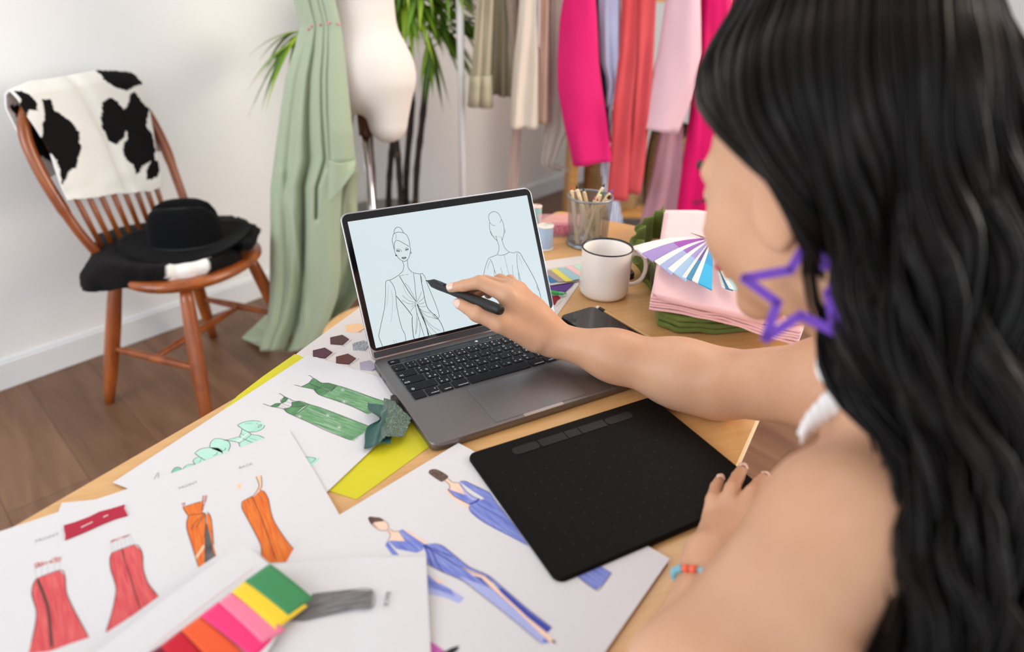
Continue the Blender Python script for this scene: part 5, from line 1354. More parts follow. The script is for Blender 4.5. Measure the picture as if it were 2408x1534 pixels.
garment('shirt', [[(0, 1289, 1322), (200, 1287, 1326), (300, 1282, 1336), (385, 1272, 1300), (398, 1296, 1340)]], fab('greige linen', 'c5bab2', 'b0a39c'), RY + 0.02, 'greige linen shirt left of the magenta sleeve', 'shirt', 0.04, waves=5, seed=8)
garment('blazer', [[(0, 1325, 1400), (50, 1317, 1404), (150, 1311, 1409), (210, 1312, 1417), (300, 1328, 1430), (350, 1340, 1436), (384, 1347, 1438)]], fab('magenta wool', 'd01a66', 'd82a74'), RY - 0.10, 'bright magenta blazer with a full sleeve', 'blazer', 0.05, waves=2, seed=9, hem_tilt=0.12)
garment('jacket', [[(0, 1397, 1412), (150, 1404, 1418), (330, 1424, 1436)]], fab('navy cotton', '3a4565'), RY + 0.03, 'thin edge of a navy jacket between magenta and pale blue', 'jacket', 0.03, seed=10)
garment('shirt', [[(0, 1408, 1458), (100, 1412, 1459), (150, 1415, 1462), (180, 1425, 1462), (200, 1430, 1455), (250, 1427, 1438)]], fab('pale lilac blue cotton', 'cdd6f0', 'bfc3e2'), RY - 0.04, 'pale lilac blue shirt beside the magenta blazer', 'shirt', 0.035, waves=4, seed=11)
garment('trousers', [[(0, 1462, 1500), (120, 1456, 1498), (250, 1440, 1490), (360, 1436, 1482), (468, 1426, 1478)], [(0, 1496, 1541), (150, 1494, 1534), (300, 1486, 1524), (400, 1476, 1514), (452, 1474, 1506)]], fab('coral red cotton', 'b93a42', 'cc555a'), RY - 0.08, 'coral red trousers hanging in the middle of the rail', 'trousers', 0.04, waves=2.3, seed=12)
stripe = M('blue and white stripe', 'ffffff', 0.85)
nt = stripe.node_tree; g_ = nt.nodes.new('ShaderNodeNewGeometry'); w_ = nt.nodes.new('ShaderNodeTexWave'); w_.inputs['Scale'].default_value = 26; w_.bands_direction = 'X'
cr_ = nt.nodes.new('ShaderNodeValToRGB'); cr_.color_ramp.interpolation = 'CONSTANT'; cr_.color_ramp.elements[0].color = rgb('7a97c6'); cr_.color_ramp.elements[1].position = 0.38; cr_.color_ramp.elements[1].color = rgb('eceef6')
nt.links.new(g_.outputs['Position'], w_.inputs['Vector']); nt.links.new(w_.outputs['Fac'], cr_.inputs['Fac']); nt.links.new(cr_.outputs['Color'], nt.nodes['Principled BSDF'].inputs['Base Color'])
garment('shirt', [[(0, 1415, 1440), (380, 1411, 1436), (450, 1420, 1450), (530, 1434, 1466)]], stripe, RY + 0.06, 'blue and white striped shirt visible below the coral trousers', 'shirt', 0.03, waves=4, seed=13)
garment('coat', [[(0, 1566, 1646), (80, 1556, 1648), (130, 1548, 1649), (200, 1530, 1640), (260, 1518, 1618), (308, 1508, 1598)]], fab('powder pink wool', 'd9b4c0'), RY - 0.10, 'powder pink coat with a wide sleeve', 'coat', 0.05, waves=2, seed=14, hem_tilt=-0.15)
garment('dress', [[(0, 1570, 1610), (308, 1552, 1604), (420, 1532, 1603), (540, 1502, 1592)]], fab('dusky mauve crepe', 'c0919f', 'a87a86'), RY + 0.0, 'long dusky mauve dress below the powder pink coat', 'dress', 0.045, waves=4, seed=15)
garment('skirt', [[(300, 1580, 1590), (440, 1530, 1545), (540, 1500, 1532)]], fab('orchid pink satin', 'd8a8c4'), RY - 0.06, 'orchid pink hem at the left of the mauve dress', 'skirt', 0.02, waves=3, seed=16) if False else None
garment('dress', [[(0, 1648, 1720), (150, 1636, 1735), (300, 1618, 1750), (420, 1600, 1765), (540, 1584, 1785)]], fab('hot magenta silk', 'e00468', 'c8005c', 0.5), RY - 0.02, 'long hot magenta dress beside the powder pink coat', 'dress', 0.07, waves=7, seed=17)
garment('dress', [[(0, 1725, 1860), (540, 1700, 1920)]], fab('deep magenta silk', 'b80052', 'd8006a', 0.5), RY + 0.06, 'deep magenta dress behind the seated woman\'s hair', 'dress', 0.06, waves=7, seed=18)

# ================================================================== wooden shelf and woven basket behind the rail
shw = wood_mat('pine shelf', 'c98f4e', 'dba866', 0.5, 0, (2, 2, 12), 3.0)
sx0, sy0 = GY(1338, 450, 3.35).x, 3.35
sf = empty('shelf_unit', (sx0 + 0.4, sy0 + 0.2, 0), 'open pine shelf unit behind the clothes rail', 'shelf')
for x in (sx0, sx0 + 0.80):
    mb = MB(); mb.box((x + 0.02, sy0 + 0.18, 0.83), (0.045, 0.36, 1.66)); mod_bevel(obj('side_panel', mb, shw, sf), 0.003)
for z in (0.12, 0.71, 1.155, 1.62):
    mb = MB(); mb.box((sx0 + 0.42, sy0 + 0.18, z), (0.755, 0.34, 0.028)); mod_bevel(obj('shelf', mb, shw, sf), 0.002)
wick = M('woven seagrass', 'c9a577', 0.9)
nt = wick.node_tree
vz = nt.nodes.new('ShaderNodeTexBrick'); vz.inputs['Scale'].default_value = 1; vz.inputs['Brick Width'].default_value = 0.028; vz.inputs['Row Height'].default_value = 0.014; vz.inputs['Mortar Size'].default_value = 0.0022
vz.inputs['Color1'].default_value = rgb('cfae80'); vz.inputs['Color2'].default_value = rgb('b8905e'); vz.inputs['Mortar'].default_value = rgb('4a3826')
uv = nt.nodes.new('ShaderNodeTexCoord'); mp = nt.nodes.new('ShaderNodeVectorMath'); 
nt.links.new(uv.outputs['UV'], vz.inputs['Vector']); nt.links.new(vz.outputs['Color'], nt.nodes['Principled BSDF'].inputs['Base Color'])
def basket(c, r, h, label, mat=wick):
    b = empty('woven_basket', c, label, 'basket')
    NA, NZ = 160, 60; mb = MB(); vs = []
    for j in range(NZ + 1):
        t = j / NZ
        for k in range(NA):
            a = 2 * math.pi * k / NA; bul = 1 + 0.10 * math.sin(math.pi * t)
            w = 0.0035 * math.sin(a * 40 + math.pi * (j % 2)) ; rr = r * bul + w
            vs.append(Vector(c) + Vector((rr * math.cos(a), rr * math.sin(a), h * t)))
    mb.add(vs, [(i * NA + k, i * NA + (k + 1) % NA, (i + 1) * NA + (k + 1) % NA, (i + 1) * NA + k) for i in range(NZ) for k in range(NA)])
    mb.f.append([k for k in range(NA)][::-1]); mb.mi.append(0); mb.sm.append(False)
    o = obj('body', mb, mat, b); mod_solid(o, 0.006, -1)
    ul = o.data.uv_layers.new(name='UVMap')
    for p in o.data.polygons:
        for li in p.loop_indices:
            v = o.data.loops[li].vertex_index; kk = v % NA; jj = v // NA
            u_ = kk / NA
            if p.index % NA == NA - 1 and kk == 0 and len(p.vertices) == 4: u_ = 1.0
            ul.data[li].uv = (u_ * 2 * math.pi * r, jj / NZ * h)
    mb = MB(); mb.tube([Vector(c) + Vector((r * math.cos(2 * math.pi * k / 40), r * math.sin(2 * math.pi * k / 40), h)) for k in range(41)], 0.009, 8, caps=False); obj('rim', mb, mat, b)
    return b
basket((sx0 + 0.25, sy0 + 0.19, 0.136), 0.145, 0.46, 'tall woven seagrass basket on the lower shelf, left')
basket((sx0 + 0.58, sy0 + 0.19, 0.136), 0.145, 0.40, 'shorter woven seagrass basket on the lower shelf, right')
mb = MB(); mb.lathe([(0.0001, 0), (0.05, 0), (0.055, 0.06), (0.05, 0.12), (0.04, 0.125), (0.0001, 0.125)], (sx0 + 0.47, sy0 + 0.1, 1.171), 24)
tag(obj('storage_tin', mb, M('black tin', '202024', 0.4)), 'small black tin on the upper pine shelf', 'tin')
# ================================================================== mug
enam = M('white enamel', 'f4efea', 0.16, coat=0.5); rim_b = M('black enamel rim', '1b2126', 0.3)
mc = Vector((0.1590, 1.0440, TZ + 0.0005))
mug = empty('mug', mc, 'white enamel mug with a black rim next to the phone', 'mug')
MH = 0.0865; MR = 0.0425
mb = MB(); mb.lathe([(0.0001, 0.001), (MR - 0.010, 0.0), (MR - 0.003, 0.002), (MR, 0.008), (MR + 0.0004, 0.02), (MR + 0.0008, MH - 0.003), (MR + 0.0014, MH - 0.0012, 1), (MR + 0.0012, MH + 0.0004, 1), (MR + 0.0002, MH + 0.0010, 1), (MR - 0.0012, MH + 0.0002, 1), (MR - 0.0020, MH - 0.002), (MR - 0.0024, 0.01), (MR - 0.008, 0.004), (0.0001, 0.004)], mc, 64)
obj('body', mb, [enam, rim_b], mug)
ha = math.radians(3); hd = Vector((math.cos(ha), math.sin(ha), 0))
def hp(r, z): return mc + hd * r + Vector((0, 0, z))
mb = MB(); mb.tube(spl([hp(MR - 0.002, 0.073), hp(MR + 0.010, 0.074), hp(MR + 0.021, 0.069), hp(MR + 0.0265, 0.056), hp(MR + 0.0265, 0.040), hp(MR + 0.021, 0.026), hp(MR + 0.010, 0.018), hp(MR - 0.002, 0.017)], 6), 0.0036, 14, flat=((0, 0, 1), 1.0))
o = obj('handle', mb, enam, mug)

# ================================================================== mesh pencil cup
wire = M('silver painted mesh', '8d9197', 0.35, metal=0.7)
pcn = Vector((0.152, 1.2855, TZ + 0.0005)); CR0, CR1, CHh = 0.0405, 0.0445, 0.100
cup = empty('pencil_cup', pcn, 'silver wire mesh cup full of coloured pencils behind the mug', 'pencil cup')
mb = MB(); NW = 84
for fam in (1, -1):
    for k in range(NW):
        a0 = 2 * math.pi * k / NW; vs = []; n = 22
        for i in range(n + 1):
            t = i / n; a = a0 + fam * t * 1.55; r = CR0 + (CR1 - CR0) * t; w = 0.0005
            for s_ in (-1, 1):
                aa = a + s_ * w / r
                vs.append(pcn + Vector((r * math.cos(aa), r * math.sin(aa), 0.004 + (CHh - 0.006) * t + s_ * fam * 0.0001)))
        mb.add(vs, [(2 * i, 2 * i + 1, 2 * i + 3, 2 * i + 2) for i in range(n)], 0, False)
o = obj('mesh_wall', mb, wire, cup)
def ring_tube(c, r, w, n=56): return [Vector(c) + Vector((r * math.cos(2 * math.pi * k / n), r * math.sin(2 * math.pi * k / n), 0)) for k in range(n + 1)]
mb = MB(); mb.tube(ring_tube(pcn + Vector((0, 0, CHh)), CR1, 0), 0.0022, 12, caps=False); obj('rim', mb, wire, cup)
mb = MB(); mb.lathe([(0.0001, 0.0012), (CR0 + 0.001, 0.0012), (CR0 + 0.0012, 0.007), (CR0 - 0.0005, 0.007), (CR0 - 0.001, 0.003), (0.0001, 0.0028)], pcn, 48); mb.tube(ring_tube(pcn + Vector((0, 0, 0.0024)), CR0 + 0.001, 0), 0.0022, 10, caps=False)
obj('base', mb, wire, cup)
pw = M('natural pencil wood', 'e9cfa0', 0.55, col2='f2ddb6', var=(60, .3, .7)); pw2 = M('sharpened wood', 'f0d9ae', 0.7)
def pencil(tip, base, col, cname, label, group, r=0.0036, cone=0.018, lead=0.0085):
    tip = Vector(tip); base = Vector(base); d = (base - tip).normalized()
    root = empty('pencil', base, label, 'pencil', group)
    mb = MB(); mb.tube([base, tip + d * cone], r, 6); 
    for i in range(len(mb.sm)): mb.sm[i] = False
    obj('barrel', mb, pw, root)
    mb = MB(); mb.tube([tip + d * cone, tip + d * lead * 0.98], [r * 0.98, r * 0.98 * lead / cone], 16); obj('cone', mb, pw2, root)
    mb = MB(); mb.tube([tip + d * lead, tip + d * 0.0006, tip], [r * 1.02 * lead / cone, r * 0.09, 0.0001], 12); obj('lead', mb, M(cname + ' lead', col, 0.45), root)
    return root
PT_ = [((1343, 437), 1.305, (-.022, -.020), 'cf3a3a', 'red', 'red pencil at the left rim, leaning left'), ((1354, 435), 1.290, (.012, -.018), '1d1d22', 'black', 'tall black pencil near the left rim'),
       ((1371, 440), 1.300, (.016, .010), '1c4a2c', 'dark green', 'dark green pencil left of the middle'), ((1363, 470), 1.262, (.004, -.010), 'f0d41c', 'yellow', 'short yellow pencil low at the front left'),
       ((1423, 431), 1.305, (-.026, -.002), '27305a', 'navy', 'navy pencil, the tallest, leaning right'), ((1399, 461), 1.268, (.010, .016), 'd868a0', 'pink', 'pink pencil in the front middle'),
       ((1405, 463), 1.262, (.020, -.010), 'd8492c', 'orange red', 'orange red pencil in the front middle'), ((1416, 447), 1.275, (-.010, -.020), '279a4a', 'bright green', 'bright green pencil right of the middle'),
       ((1441, 446), 1.295, (-.020, .012), '3d83d8', 'sky blue', 'sky blue pencil at the right rim'), ((1434, 458), 1.268, (.012, .020), '4a2a1a', 'brown', 'thick brown pencil at the right rim')]
for (px, py), y, (bx, by), c_, cn, lb in PT_:
    tip = GY(px, py, y); pencil(tip, pcn + Vector((bx, by, 0.0065)), c_, cn, lb + ' of the mesh cup', 'coloured pencils in the mesh cup', r=0.0045 if cn == 'brown' else 0.0038, cone=0.014 if cn != 'brown' else 0.010)

# ================================================================== bead box
clear = M('clear plastic', 'f6e6ea', 0.08, alpha=0.10, spec=0.6)
bx = G(1318, 559, TZ); byd = math.radians(4)
RB = Matrix.Rotation(byd, 3, 'Z')
BW, BDp, BH = 0.092, 0.070, 0.026
b0 = bx + Vector((0.0, BDp / 2, 0.0))
bb = empty('bead_box', b0 + Vector((0, 0, 0.0005)), 'clear plastic box of pink beads between laptop and pencil cup', 'box')
mb = MB(); w = 0.0012
c0 = b0 + Vector((0, 0, 0.0006))
mb.box(c0 + Vector((0, 0, w / 2)), (BW, BDp, w), byd)
for sx in (-1, 1): mb.box(c0 + RB @ Vector((sx * (BW - w) / 2, 0, BH / 2 + w / 2)), (w, BDp, BH - w), byd)
for sy in (-1, 1): mb.box(c0 + RB @ Vector((0, sy * (BDp - w) / 2, BH / 2 + w / 2)), (BW - 2 * w, w, BH - w), byd)
obj('tray', mb, clear, bb)
mb = MB(); mb.box(c0 + Vector((0, 0, BH + w)), (BW + 0.002, BDp + 0.002, w), byd); obj('lid', mb, M('pink tinted clear lid', 'f2bcc8', 0.15, alpha=0.30, spec=0.6), bb)
bead_m = [M('pink bead', 'd02862', 0.25, coat=0.4), M('rose bead', 'e0557f', 0.25, coat=0.4)]
proto = None; mb0 = MB(); mb0.lathe([(0.0006, -0.0024), (0.0019, -0.0018), (0.0026, 0), (0.0019, 0.0018), (0.0006, 0.0024)], (0, 0, 0), 10)
rb = random.Random(5)
pos = []
for lz in range(2):
    for i in range(15):
        for j in range(11):
            if lz == 1 and (i * j) % 2: continue
            if j > 4 and lz == 0 and (i + j) % 3: continue
            pos.append((-0.043 + 0.0058 * i + rb.uniform(-.0003, .0003), -0.030 + 0.0058 * j + (0.0029 if i % 2 else 0) * 0.5, 0.0042 + 0.0048 * lz))
front = []
for (x, y, z) in pos[:240]:
    front.append(c0 + RB @ Vector((x, y, z)))
bd_me = []
for mm in bead_m:
    o = obj('bead', mb0, mm, None, origin=(0, 0, 0)); bd_me.append(o)
for k, p in enumerate(front):
    src = bd_me[k % 2]
    o = src if k < 2 else src.copy()
    if k >= 2: COL.objects.link(o)
    o.location = p; o.rotation_euler = (rb.uniform(0, 3), rb.uniform(0, 3), 0)
    tag(o, 'small shiny pink bead inside the clear bead box', 'bead', 'pink beads in the clear box')

# ================================================================== thread spools
def spool(c, r, h, col, label, topc='efe9dc'):
    s_ = empty('thread_spool', c, label, 'thread spool')
    c = Vector(c); cr = M('spool end', topc, 0.5)
    mb = MB(); mb.lathe([(0.0001, 0.0), (r, 0.0), (r * 1.02, 0.0015), (r, 0.003), (r * .8, 0.0032)], c, 32); obj('end_disc', mb, cr, s_)
    mb = MB(); mb.lathe([(r * .8, h - 0.0032), (r, h - 0.003), (r * 1.02, h - 0.0015), (r, h), (r * 0.30, h), (r * 0.26, h - 0.004), (0.0001, h - 0.004)], c, 32)
    for k in range(3): mb.tube([c + Vector((r * .75 * math.cos(a / 6), r * (.4 + .16 * k) * math.sin(a / 6), h + 0.0001)) for a in range(2 + k, 12 - k)], 0.0003, 4, 1, caps=False)
    obj('end_disc', mb, [cr, M('grey print', 'a09a90', 0.7)], s_)
    mb = MB(); n = 26; prof = []
    for i in range(n + 1): prof.append((r * 0.93 + 0.0004 * (i % 2), 0.003 + (h - 0.006) * i / n))
    mb.lathe(prof, c, 32); obj('thread', mb, M(label[:20], col, 0.4, sheen=0.3), s_)
spool(G(1281, 585, TZ) + Vector((0, 0, 0.0005)), 0.0165, 0.050, 'a9c3e2', 'pale blue thread spool standing by the laptop screen edge')
spool(G(1260, 527, TZ) + Vector((0, 0, 0.0005)), 0.0125, 0.042, '9fd0cf', 'mint thread spool half hidden behind the laptop screen corner', 'f1d9cc')

# ================================================================== sample sheets behind the laptop
z7 = lambda x, y: (1240 + x / 7.67, 560 + y / 7.67)
mb = MB(); pm = flat_map(TZ + 0.0009)
mb.slab([pm(*p) for p in [z7(200, 430), z7(930, 325), (1420, 600), z7(960, 700), z7(920, 850), z7(540, 1390), (1250, 720), (1230, 640)]], Vector((0, 0, 1)), 0.0004, 0)
sh_ = tag(obj('sample_sheet', mb, [paper2]), 'cream sheet with fabric samples behind the laptop, reaching under the mug', 'paper')
pm = flat_map(TZ + 0.0009)
for k, (a, b) in enumerate((((535, 1240), (650, 1110)), ((670, 1070), (780, 950)), ((800, 910), (900, 800)))):
    mb = MB(); pen_text(mb, pm, ('40. rosewood', '41. violet', '42. ink')[k], z7(*a), z7(*b), 0.0042, 0); obj('caption', mb, capm, sh_)
def scrap(name, px, z, mat, label, th=0.0008, cat='fabric sample', zz=None):
    mb = MB(); pm = flat_map(z); mb.slab([pm(*z7(*p)) for p in px], Vector((0, 0, 1)), th, 0)
    return tag(obj(name, mb, mat), label, cat)
scrap('fabric_scrap', [(380, 870), (700, 815), (850, 815), (690, 970), (560, 950), (430, 930), (330, 930)], TZ + 0.0022, M('purple felt', '5b3a86', 0.9), 'purple fabric scrap beneath the pastel swatches')
scrap('fabric_scrap', [(420, 1050), (560, 1040), (600, 1085), (545, 1120), (500, 1200), (430, 1200)], TZ + 0.0020, M('dark red felt', '8a1426', 0.9), 'dark red fabric scrap next to the laptop hinge side')
mb = MB(); gp = [G(*z7(x, y), TZ + 0.006) for x, y in ((380, 985), (450, 975), (520, 990), (580, 1000), (640, 1010), (690, 995))]
mb.tube(spl(gp, 4), [0.0048] * 12 + [0.0036] * 5 + [0.002] * 4, 10, flat=((0, 0, 1), 0.6))
tag(obj('ribbon', mb, M('green satin', '25a552', 0.25, col2='5fe04a', var=(120, .5, .7))), 'shiny bright green ribbon roll beside the purple scrap', 'ribbon')
pf = empty('pastel_swatch_card', G(*z7(600, 680), TZ), 'card of pastel fabric swatches in a row left of the mug', 'sample card')
mb = MB(); pm = flat_map(TZ + 0.0044); mb.slab([pm(*z7(*p)) for p in [(330, 560), (920, 470), (1000, 560), (930, 770), (760, 800), (430, 850), (330, 830)]], Vector((0, 0, 1)), 0.0006, 0)
obj('card', mb, M('dark card underside', 'c9c6c6', 0.7), pf)
for k, (lb, c_, pts) in enumerate([('dusty blue swatch', '3f78a8', [(380, 660), (560, 790), (420, 810), (350, 740)]), ('grey taupe swatch', 'a1938f', [(365, 580), (420, 575), (680, 780), (565, 795), (380, 670)]),
                            ('lemon yellow swatch', 'd9cf62', [(415, 568), (530, 545), (830, 770), (690, 785)]), ('light blue swatch', '9bbcc6', [(530, 540), (690, 530), (960, 690), (950, 740), (810, 760)]),
                            ('pale pink swatch', 'e8bdbd', [(680, 515), (830, 500), (1000, 620), (960, 695)]), ('mint swatch', 'b4e0cc', [(830, 500), (940, 480), (1010, 560), (1000, 620)])]):
    mb = MB(); pm = flat_map(TZ + 0.0053 + 0.0006 * k); mb.slab([pm(*z7(*p)) for p in pts], Vector((0, 0, 1)), 0.0006, 0)
    o = obj('swatch', mb, M(lb, c_, 0.85, bump=(800, .2, .0004)), pf); o['label'] = lb
mb = MB(); mb.slab([flat_map(TZ + 0.012)(x, y) for x, y in [(1478, 622), (1492, 642), (1478, 646), (1474, 660), (1466, 640)]], Vector((0, 0, 1)), 0.0112, 0)
tag(obj('binder_clip', mb, M('black clip', '1b1c1e', 0.4)), 'small black object behind the mug handle', 'clip')

# ================================================================== phone and lead pencil
pcx = Vector((0.1045, 0.958, 0)); pw_a = math.radians(34.1)
wd_ = Vector((math.cos(pw_a), math.sin(pw_a), 0)); ld_ = Vector((math.sin(pw_a), -math.cos(pw_a), 0))
pc_ = pcx + ld_ * 0.0735; RP = Matrix((wd_, -ld_, Vector((0, 0, 1)))).transposed()
ph = empty('phone', Vector((pc_.x, pc_.y, TZ)), 'black smartphone lying face up between laptop and mug', 'phone')
mb = MB(); mb.rbox((pc_.x, pc_.y, TZ + 0.0043), (0.0712, 0.147, 0.0076), 0.0105, M3=RP, edge=0.0025, seg=6); obj('frame', mb, M('dark steel frame', '2a2a2d', 0.25, metal=0.9), ph)
mb = MB(); mb.rbox((pc_.x, pc_.y, TZ + 0.00822), (0.0680, 0.1438, 0.0003), 0.0090, M3=RP, seg=6); obj('screen', mb, M('black glass', '030304', 0.03, spec=0.8), ph)
mb = MB(); e_ = pcx + ld_ * 0.0045; mb.rbox((e_.x, e_.y, TZ + 0.00842), (0.009, 0.0009, 0.0001), 0.0004, M3=RP); obj('speaker_slot', mb, M('slot grey', '3c3c40', 0.5), ph)
a = G(1404, 723, TZ + 0.0045); b = G(1541, 803, TZ + 0.0045); d = (b - a).normalized(); a.z = b.z = TZ + 0.0045; d.z = 0; d.normalize()
lp = empty('pencil', a, 'natural wood pencil with black ferrule lying along the phone', 'pencil')
mb = MB(); mb.tube([a, a + d * 0.0065], 0.0032, 12); obj('eraser', mb, M('white eraser', 'eeeae6', 0.7), lp)
mb = MB(); mb.tube([a + d * 0.0064, a + d * 0.020], 0.0036, 14); obj('ferrule', mb, M('black ferrule', '1d1d1f', 0.4), lp)
mb = MB(); mb.tube([a + d * 0.0199, a + d * 0.160], 0.0037, 6)
for i in range(len(mb.sm)): mb.sm[i] = False
obj('barrel', mb, M('beech pencil barrel', 'c9a06c', 0.5), lp)
mb = MB(); mb.tube([a + d * 0.160, a + d * 0.1735], [0.0036, 0.0008], 12); obj('tip', mb, pw2, lp)

# ================================================================== folded fabrics
olive = M('olive cotton', '5d6f2c', 0.8, sheen=0.2, bump=(300, .15, .0008), col2='6d7f38', var=(20, .3, .7)); pinkf = M('pink felted wool', 'f3c4c6', 0.92, sheen=0.4, bump=(500, .3, .0008))
def layer_stack(name, label, cat, mat, front, back, z0, z1, n, seed, th, part='fold', round_=0.003):
    """front/back: pixel polylines (left to right) of the stack edges; n folded layers between z0 and z1"""
    root = empty(name, G(*front[0], z0), label, cat); root.location.z = TZ; ORG[root.name] = Vector(root.location)
    for k in range(n):
        zc = z0 + (z1 - z0) * (k + 0.5) / n; zf = (z1 - z0) / n
        j1 = 0.006 * fnoise(k * 1.7, seed); j2 = 0.006 * fnoise(k * 2.3, seed + 9)
        zr = z0 + (z1 - z0) * 0.5
        Fp = [G(x, y, zr) for x, y in front]; Bp = [G(x, y, zr) for x, y in back]
        nu, nv = 50, 14; mb = MB(); vs = []
        prof = []
        for j in range(nv + 1):      # closed loop: round front edge, flat top, round back edge, flat bottom
            pass
        m_ = 8; loop = []
        h = zf * 0.46
        for i in range(m_ + 1):
            a = math.pi / 2 + math.pi * i / m_; loop.append((0.0 + h * math.cos(a) , h * math.sin(a)))      # front half circle
        for i in range(1, 6): loop.append((i / 6.0, -h)) 
        for i in range(m_ + 1):
            a = -math.pi / 2 + math.pi * i / m_; loop.append((1.0 + 0, h * math.sin(a)))
        for i in range(5, 0, -1): loop.append((i / 6.0, h))
        L = len(loop)
        for i in range(nu + 1):
            u = i / nu; fp = Vector(lerpl([tuple(p) for p in Fp], u) + (0,)); bp = Vector(lerpl([tuple(p) for p in Bp], u) + (0,))
            d = (bp - fp); d.z = 0; dn = d.normalized()
            wv = 0.003 * fnoise(u * 3 + seed, k * 0.9) + 0.0015 * fnoise(u * 9, k + seed)
            sh_ = (j1 * (1 - u) + j2 * u)
            for (q, z) in loop:
                hh = 0.002 * fnoise(u * 4, q * 3, seed)
                q2 = q if 0 <= q <= 1 else q / max(d.length, 1e-3)
                p = fp + d * min(max(q2, -1), 1) + dn * (sh_ if q < 0.5 else 0)
                vs.append(Vector((p.x, p.y, zc + z + wv + hh)))
        mb.add(vs, [(i * L + k2, i * L + (k2 + 1) % L, (i + 1) * L + (k2 + 1) % L, (i + 1) * L + k2) for i in range(nu) for k2 in range(L)], 0, True)
        mb.f.append(list(range(L))[::-1]); mb.mi.append(0); mb.sm.append(False); mb.f.append([nu * L + q for q in range(L)]); mb.mi.append(0); mb.sm.append(False)
        obj(part, mb, mat, root)
    return root
layer_stack('folded_fabric', 'folded olive green cotton under the pink fabric', 'fabric', olive, [(1548, 745), (1598, 763), (1690, 765), (1790, 757)], [(1530, 620), (1600, 600), (1700, 590), (1800, 590)], TZ + 0.001, TZ + 0.031, 3, 2.0, 0.003)
pk = layer_stack('folded_fabric', 'thick folded pink wool fabric stacked on olive cotton', 'fabric', pinkf, [(1528, 712), (1600, 722), (1700, 742), (1800, 775), (1880, 795)], [(1560, 560), (1660, 545), (1750, 560), (1850, 580), (1950, 610)], TZ + 0.034, TZ + 0.058, 5, 6.0, 0.003)
def pink_top(u, v):
    f = lerpl([(1530, 690), (1600, 705), (1700, 728), (1800, 752), (1900, 715)], u); m2 = lerpl([(1544, 600), (1620, 600), (1720, 620), (1820, 650), (1920, 690)], u); b = lerpl([(1560, 492), (1640, 492), (1740, 505), (1840, 540), (1940, 600)], u)
    if v < 0.5: px, py = [f[i] + (m2[i] - f[i]) * v * 2 for i in (0, 1)]
    else: px, py = [m2[i] + (b[i] - m2[i]) * (v - .5) * 2 for i in (0, 1)]
    z = TZ + 0.066 + 0.012 * math.sin(math.pi * min(1, v * 1.3)) + 0.020 * max(0, v - .45) + 0.002 * fnoise(u * 4, v * 4, 3)
    if v > 0.98: z -= 0.03
    if u < 0.03: z -= 0.010 * (1 - u / 0.03)
    return G(px, py, z)
mb = MB(); mb.grid(pink_top, 60, 60); o = obj('top_fold', mb, pinkf, pk); mod_solid(o, 0.012, -1); mod_sub(o, 1)
mb = MB(); rp = [G(1850, 748, TZ + 0.074), G(1880, 735, TZ + 0.074), G(1904, 728, TZ + 0.073)]; mb.tube([rp[0].lerp(rp[2], t / 8) for t in range(9)], [0.006, 0.010, 0.013, 0.0145, 0.015, 0.015, 0.0145, 0.012, 0.006], 18); obj('roll_end', mb, pinkf, pk)
# olive ruffle standing at the left end of the stack
def ruffle(u, v):
    path = [(1566, 548), (1552, 560), (1530, 566), (1514, 580), (1506, 600), (1508, 630), (1522, 665), (1538, 690)]
    px, py = lerpl(path, u); p = G(px, py, TZ + 0.002)
    t = Vector((*lerpl(path, min(1, u + .02)), 0)) - Vector((*lerpl(path, max(0, u - .02)), 0))
    q = G(px + t.x * .2, py + t.y * .2, TZ + 0.002) - p; q.normalize(); n = Vector((-q.y, q.x, 0))
    ph = u * 11 * math.pi
    h = (0.060 - 0.022 * u) * (0.78 + 0.3 * abs(math.cos(ph / 2 + .4)))
    off = (0.003 + 0.010 * v) * math.sin(ph) + 0.012 * v * (1 if True else 0)
    p = p - n * off * 1.0 + q * 0.006 * math.sin(ph * 1.0 + 1) * v
    p.z = TZ + 0.002 + h * v - 0.010 * v * v * (math.sin(ph) > 0)
    return p
mb = MB(); mb.grid(ruffle, 150, 14); o = obj('gathered_fabric', mb, olive); mod_solid(o, 0.0012, 0)
tag(o, 'olive green gathered fabric ruffle left of the pink stack', 'fabric')

# ================================================================== colour fan
FZ = TZ + 0.090
fan = empty('colour_fan', G(1640, 620, TZ + 0.078), 'spread fan deck of purple to turquoise colour strips on pink fabric', 'colour fan')
z5 = lambda x, y: (1470 + x / 5.113, 480 + y / 5.113)
whit = M('white strip margin', 'f5f1ee', 0.6); tick = M('pale print', 'e0d5cf', 0.7)
blades = [  # outer corner a (white side), outer corner b, colour near the end, colour near the pivot, z order, bow, label, stack
    ((150, 545), (330, 690), 'a690cc', 'a052b4', 1, 60, 'purple strip', 4), ((75, 512), (250, 655), 'd9c3cc', 'c9a6c4', 0, 60, 'pale mauve strip', 2), ((355, 682), (560, 852), 'a9b4dd', '9a6cc0', 3, 45, 'periwinkle strip', 4), ((515, 775), (735, 928), 'a6c6e4', 'a99bd6', 4, 25, 'pale blue strip', 4),
    ((690, 868), (840, 930), '4794ba', '6f62a4', 5, 10, 'steel blue strip', 4), ((805, 908), (1045, 1030), '32b4e2', '2a9fd4', 7, 0, 'sky blue strip', 5), ((1165, 1000), (1300, 1040), '2f86a8', '3a90b0', 2, -35, 'deep teal strip', 3), ((1248, 1005), (1440, 1075), 'aee9ea', '8fd8e0', 3, -60, 'pale turquoise strip', 4)]
pv = (1050, 408)
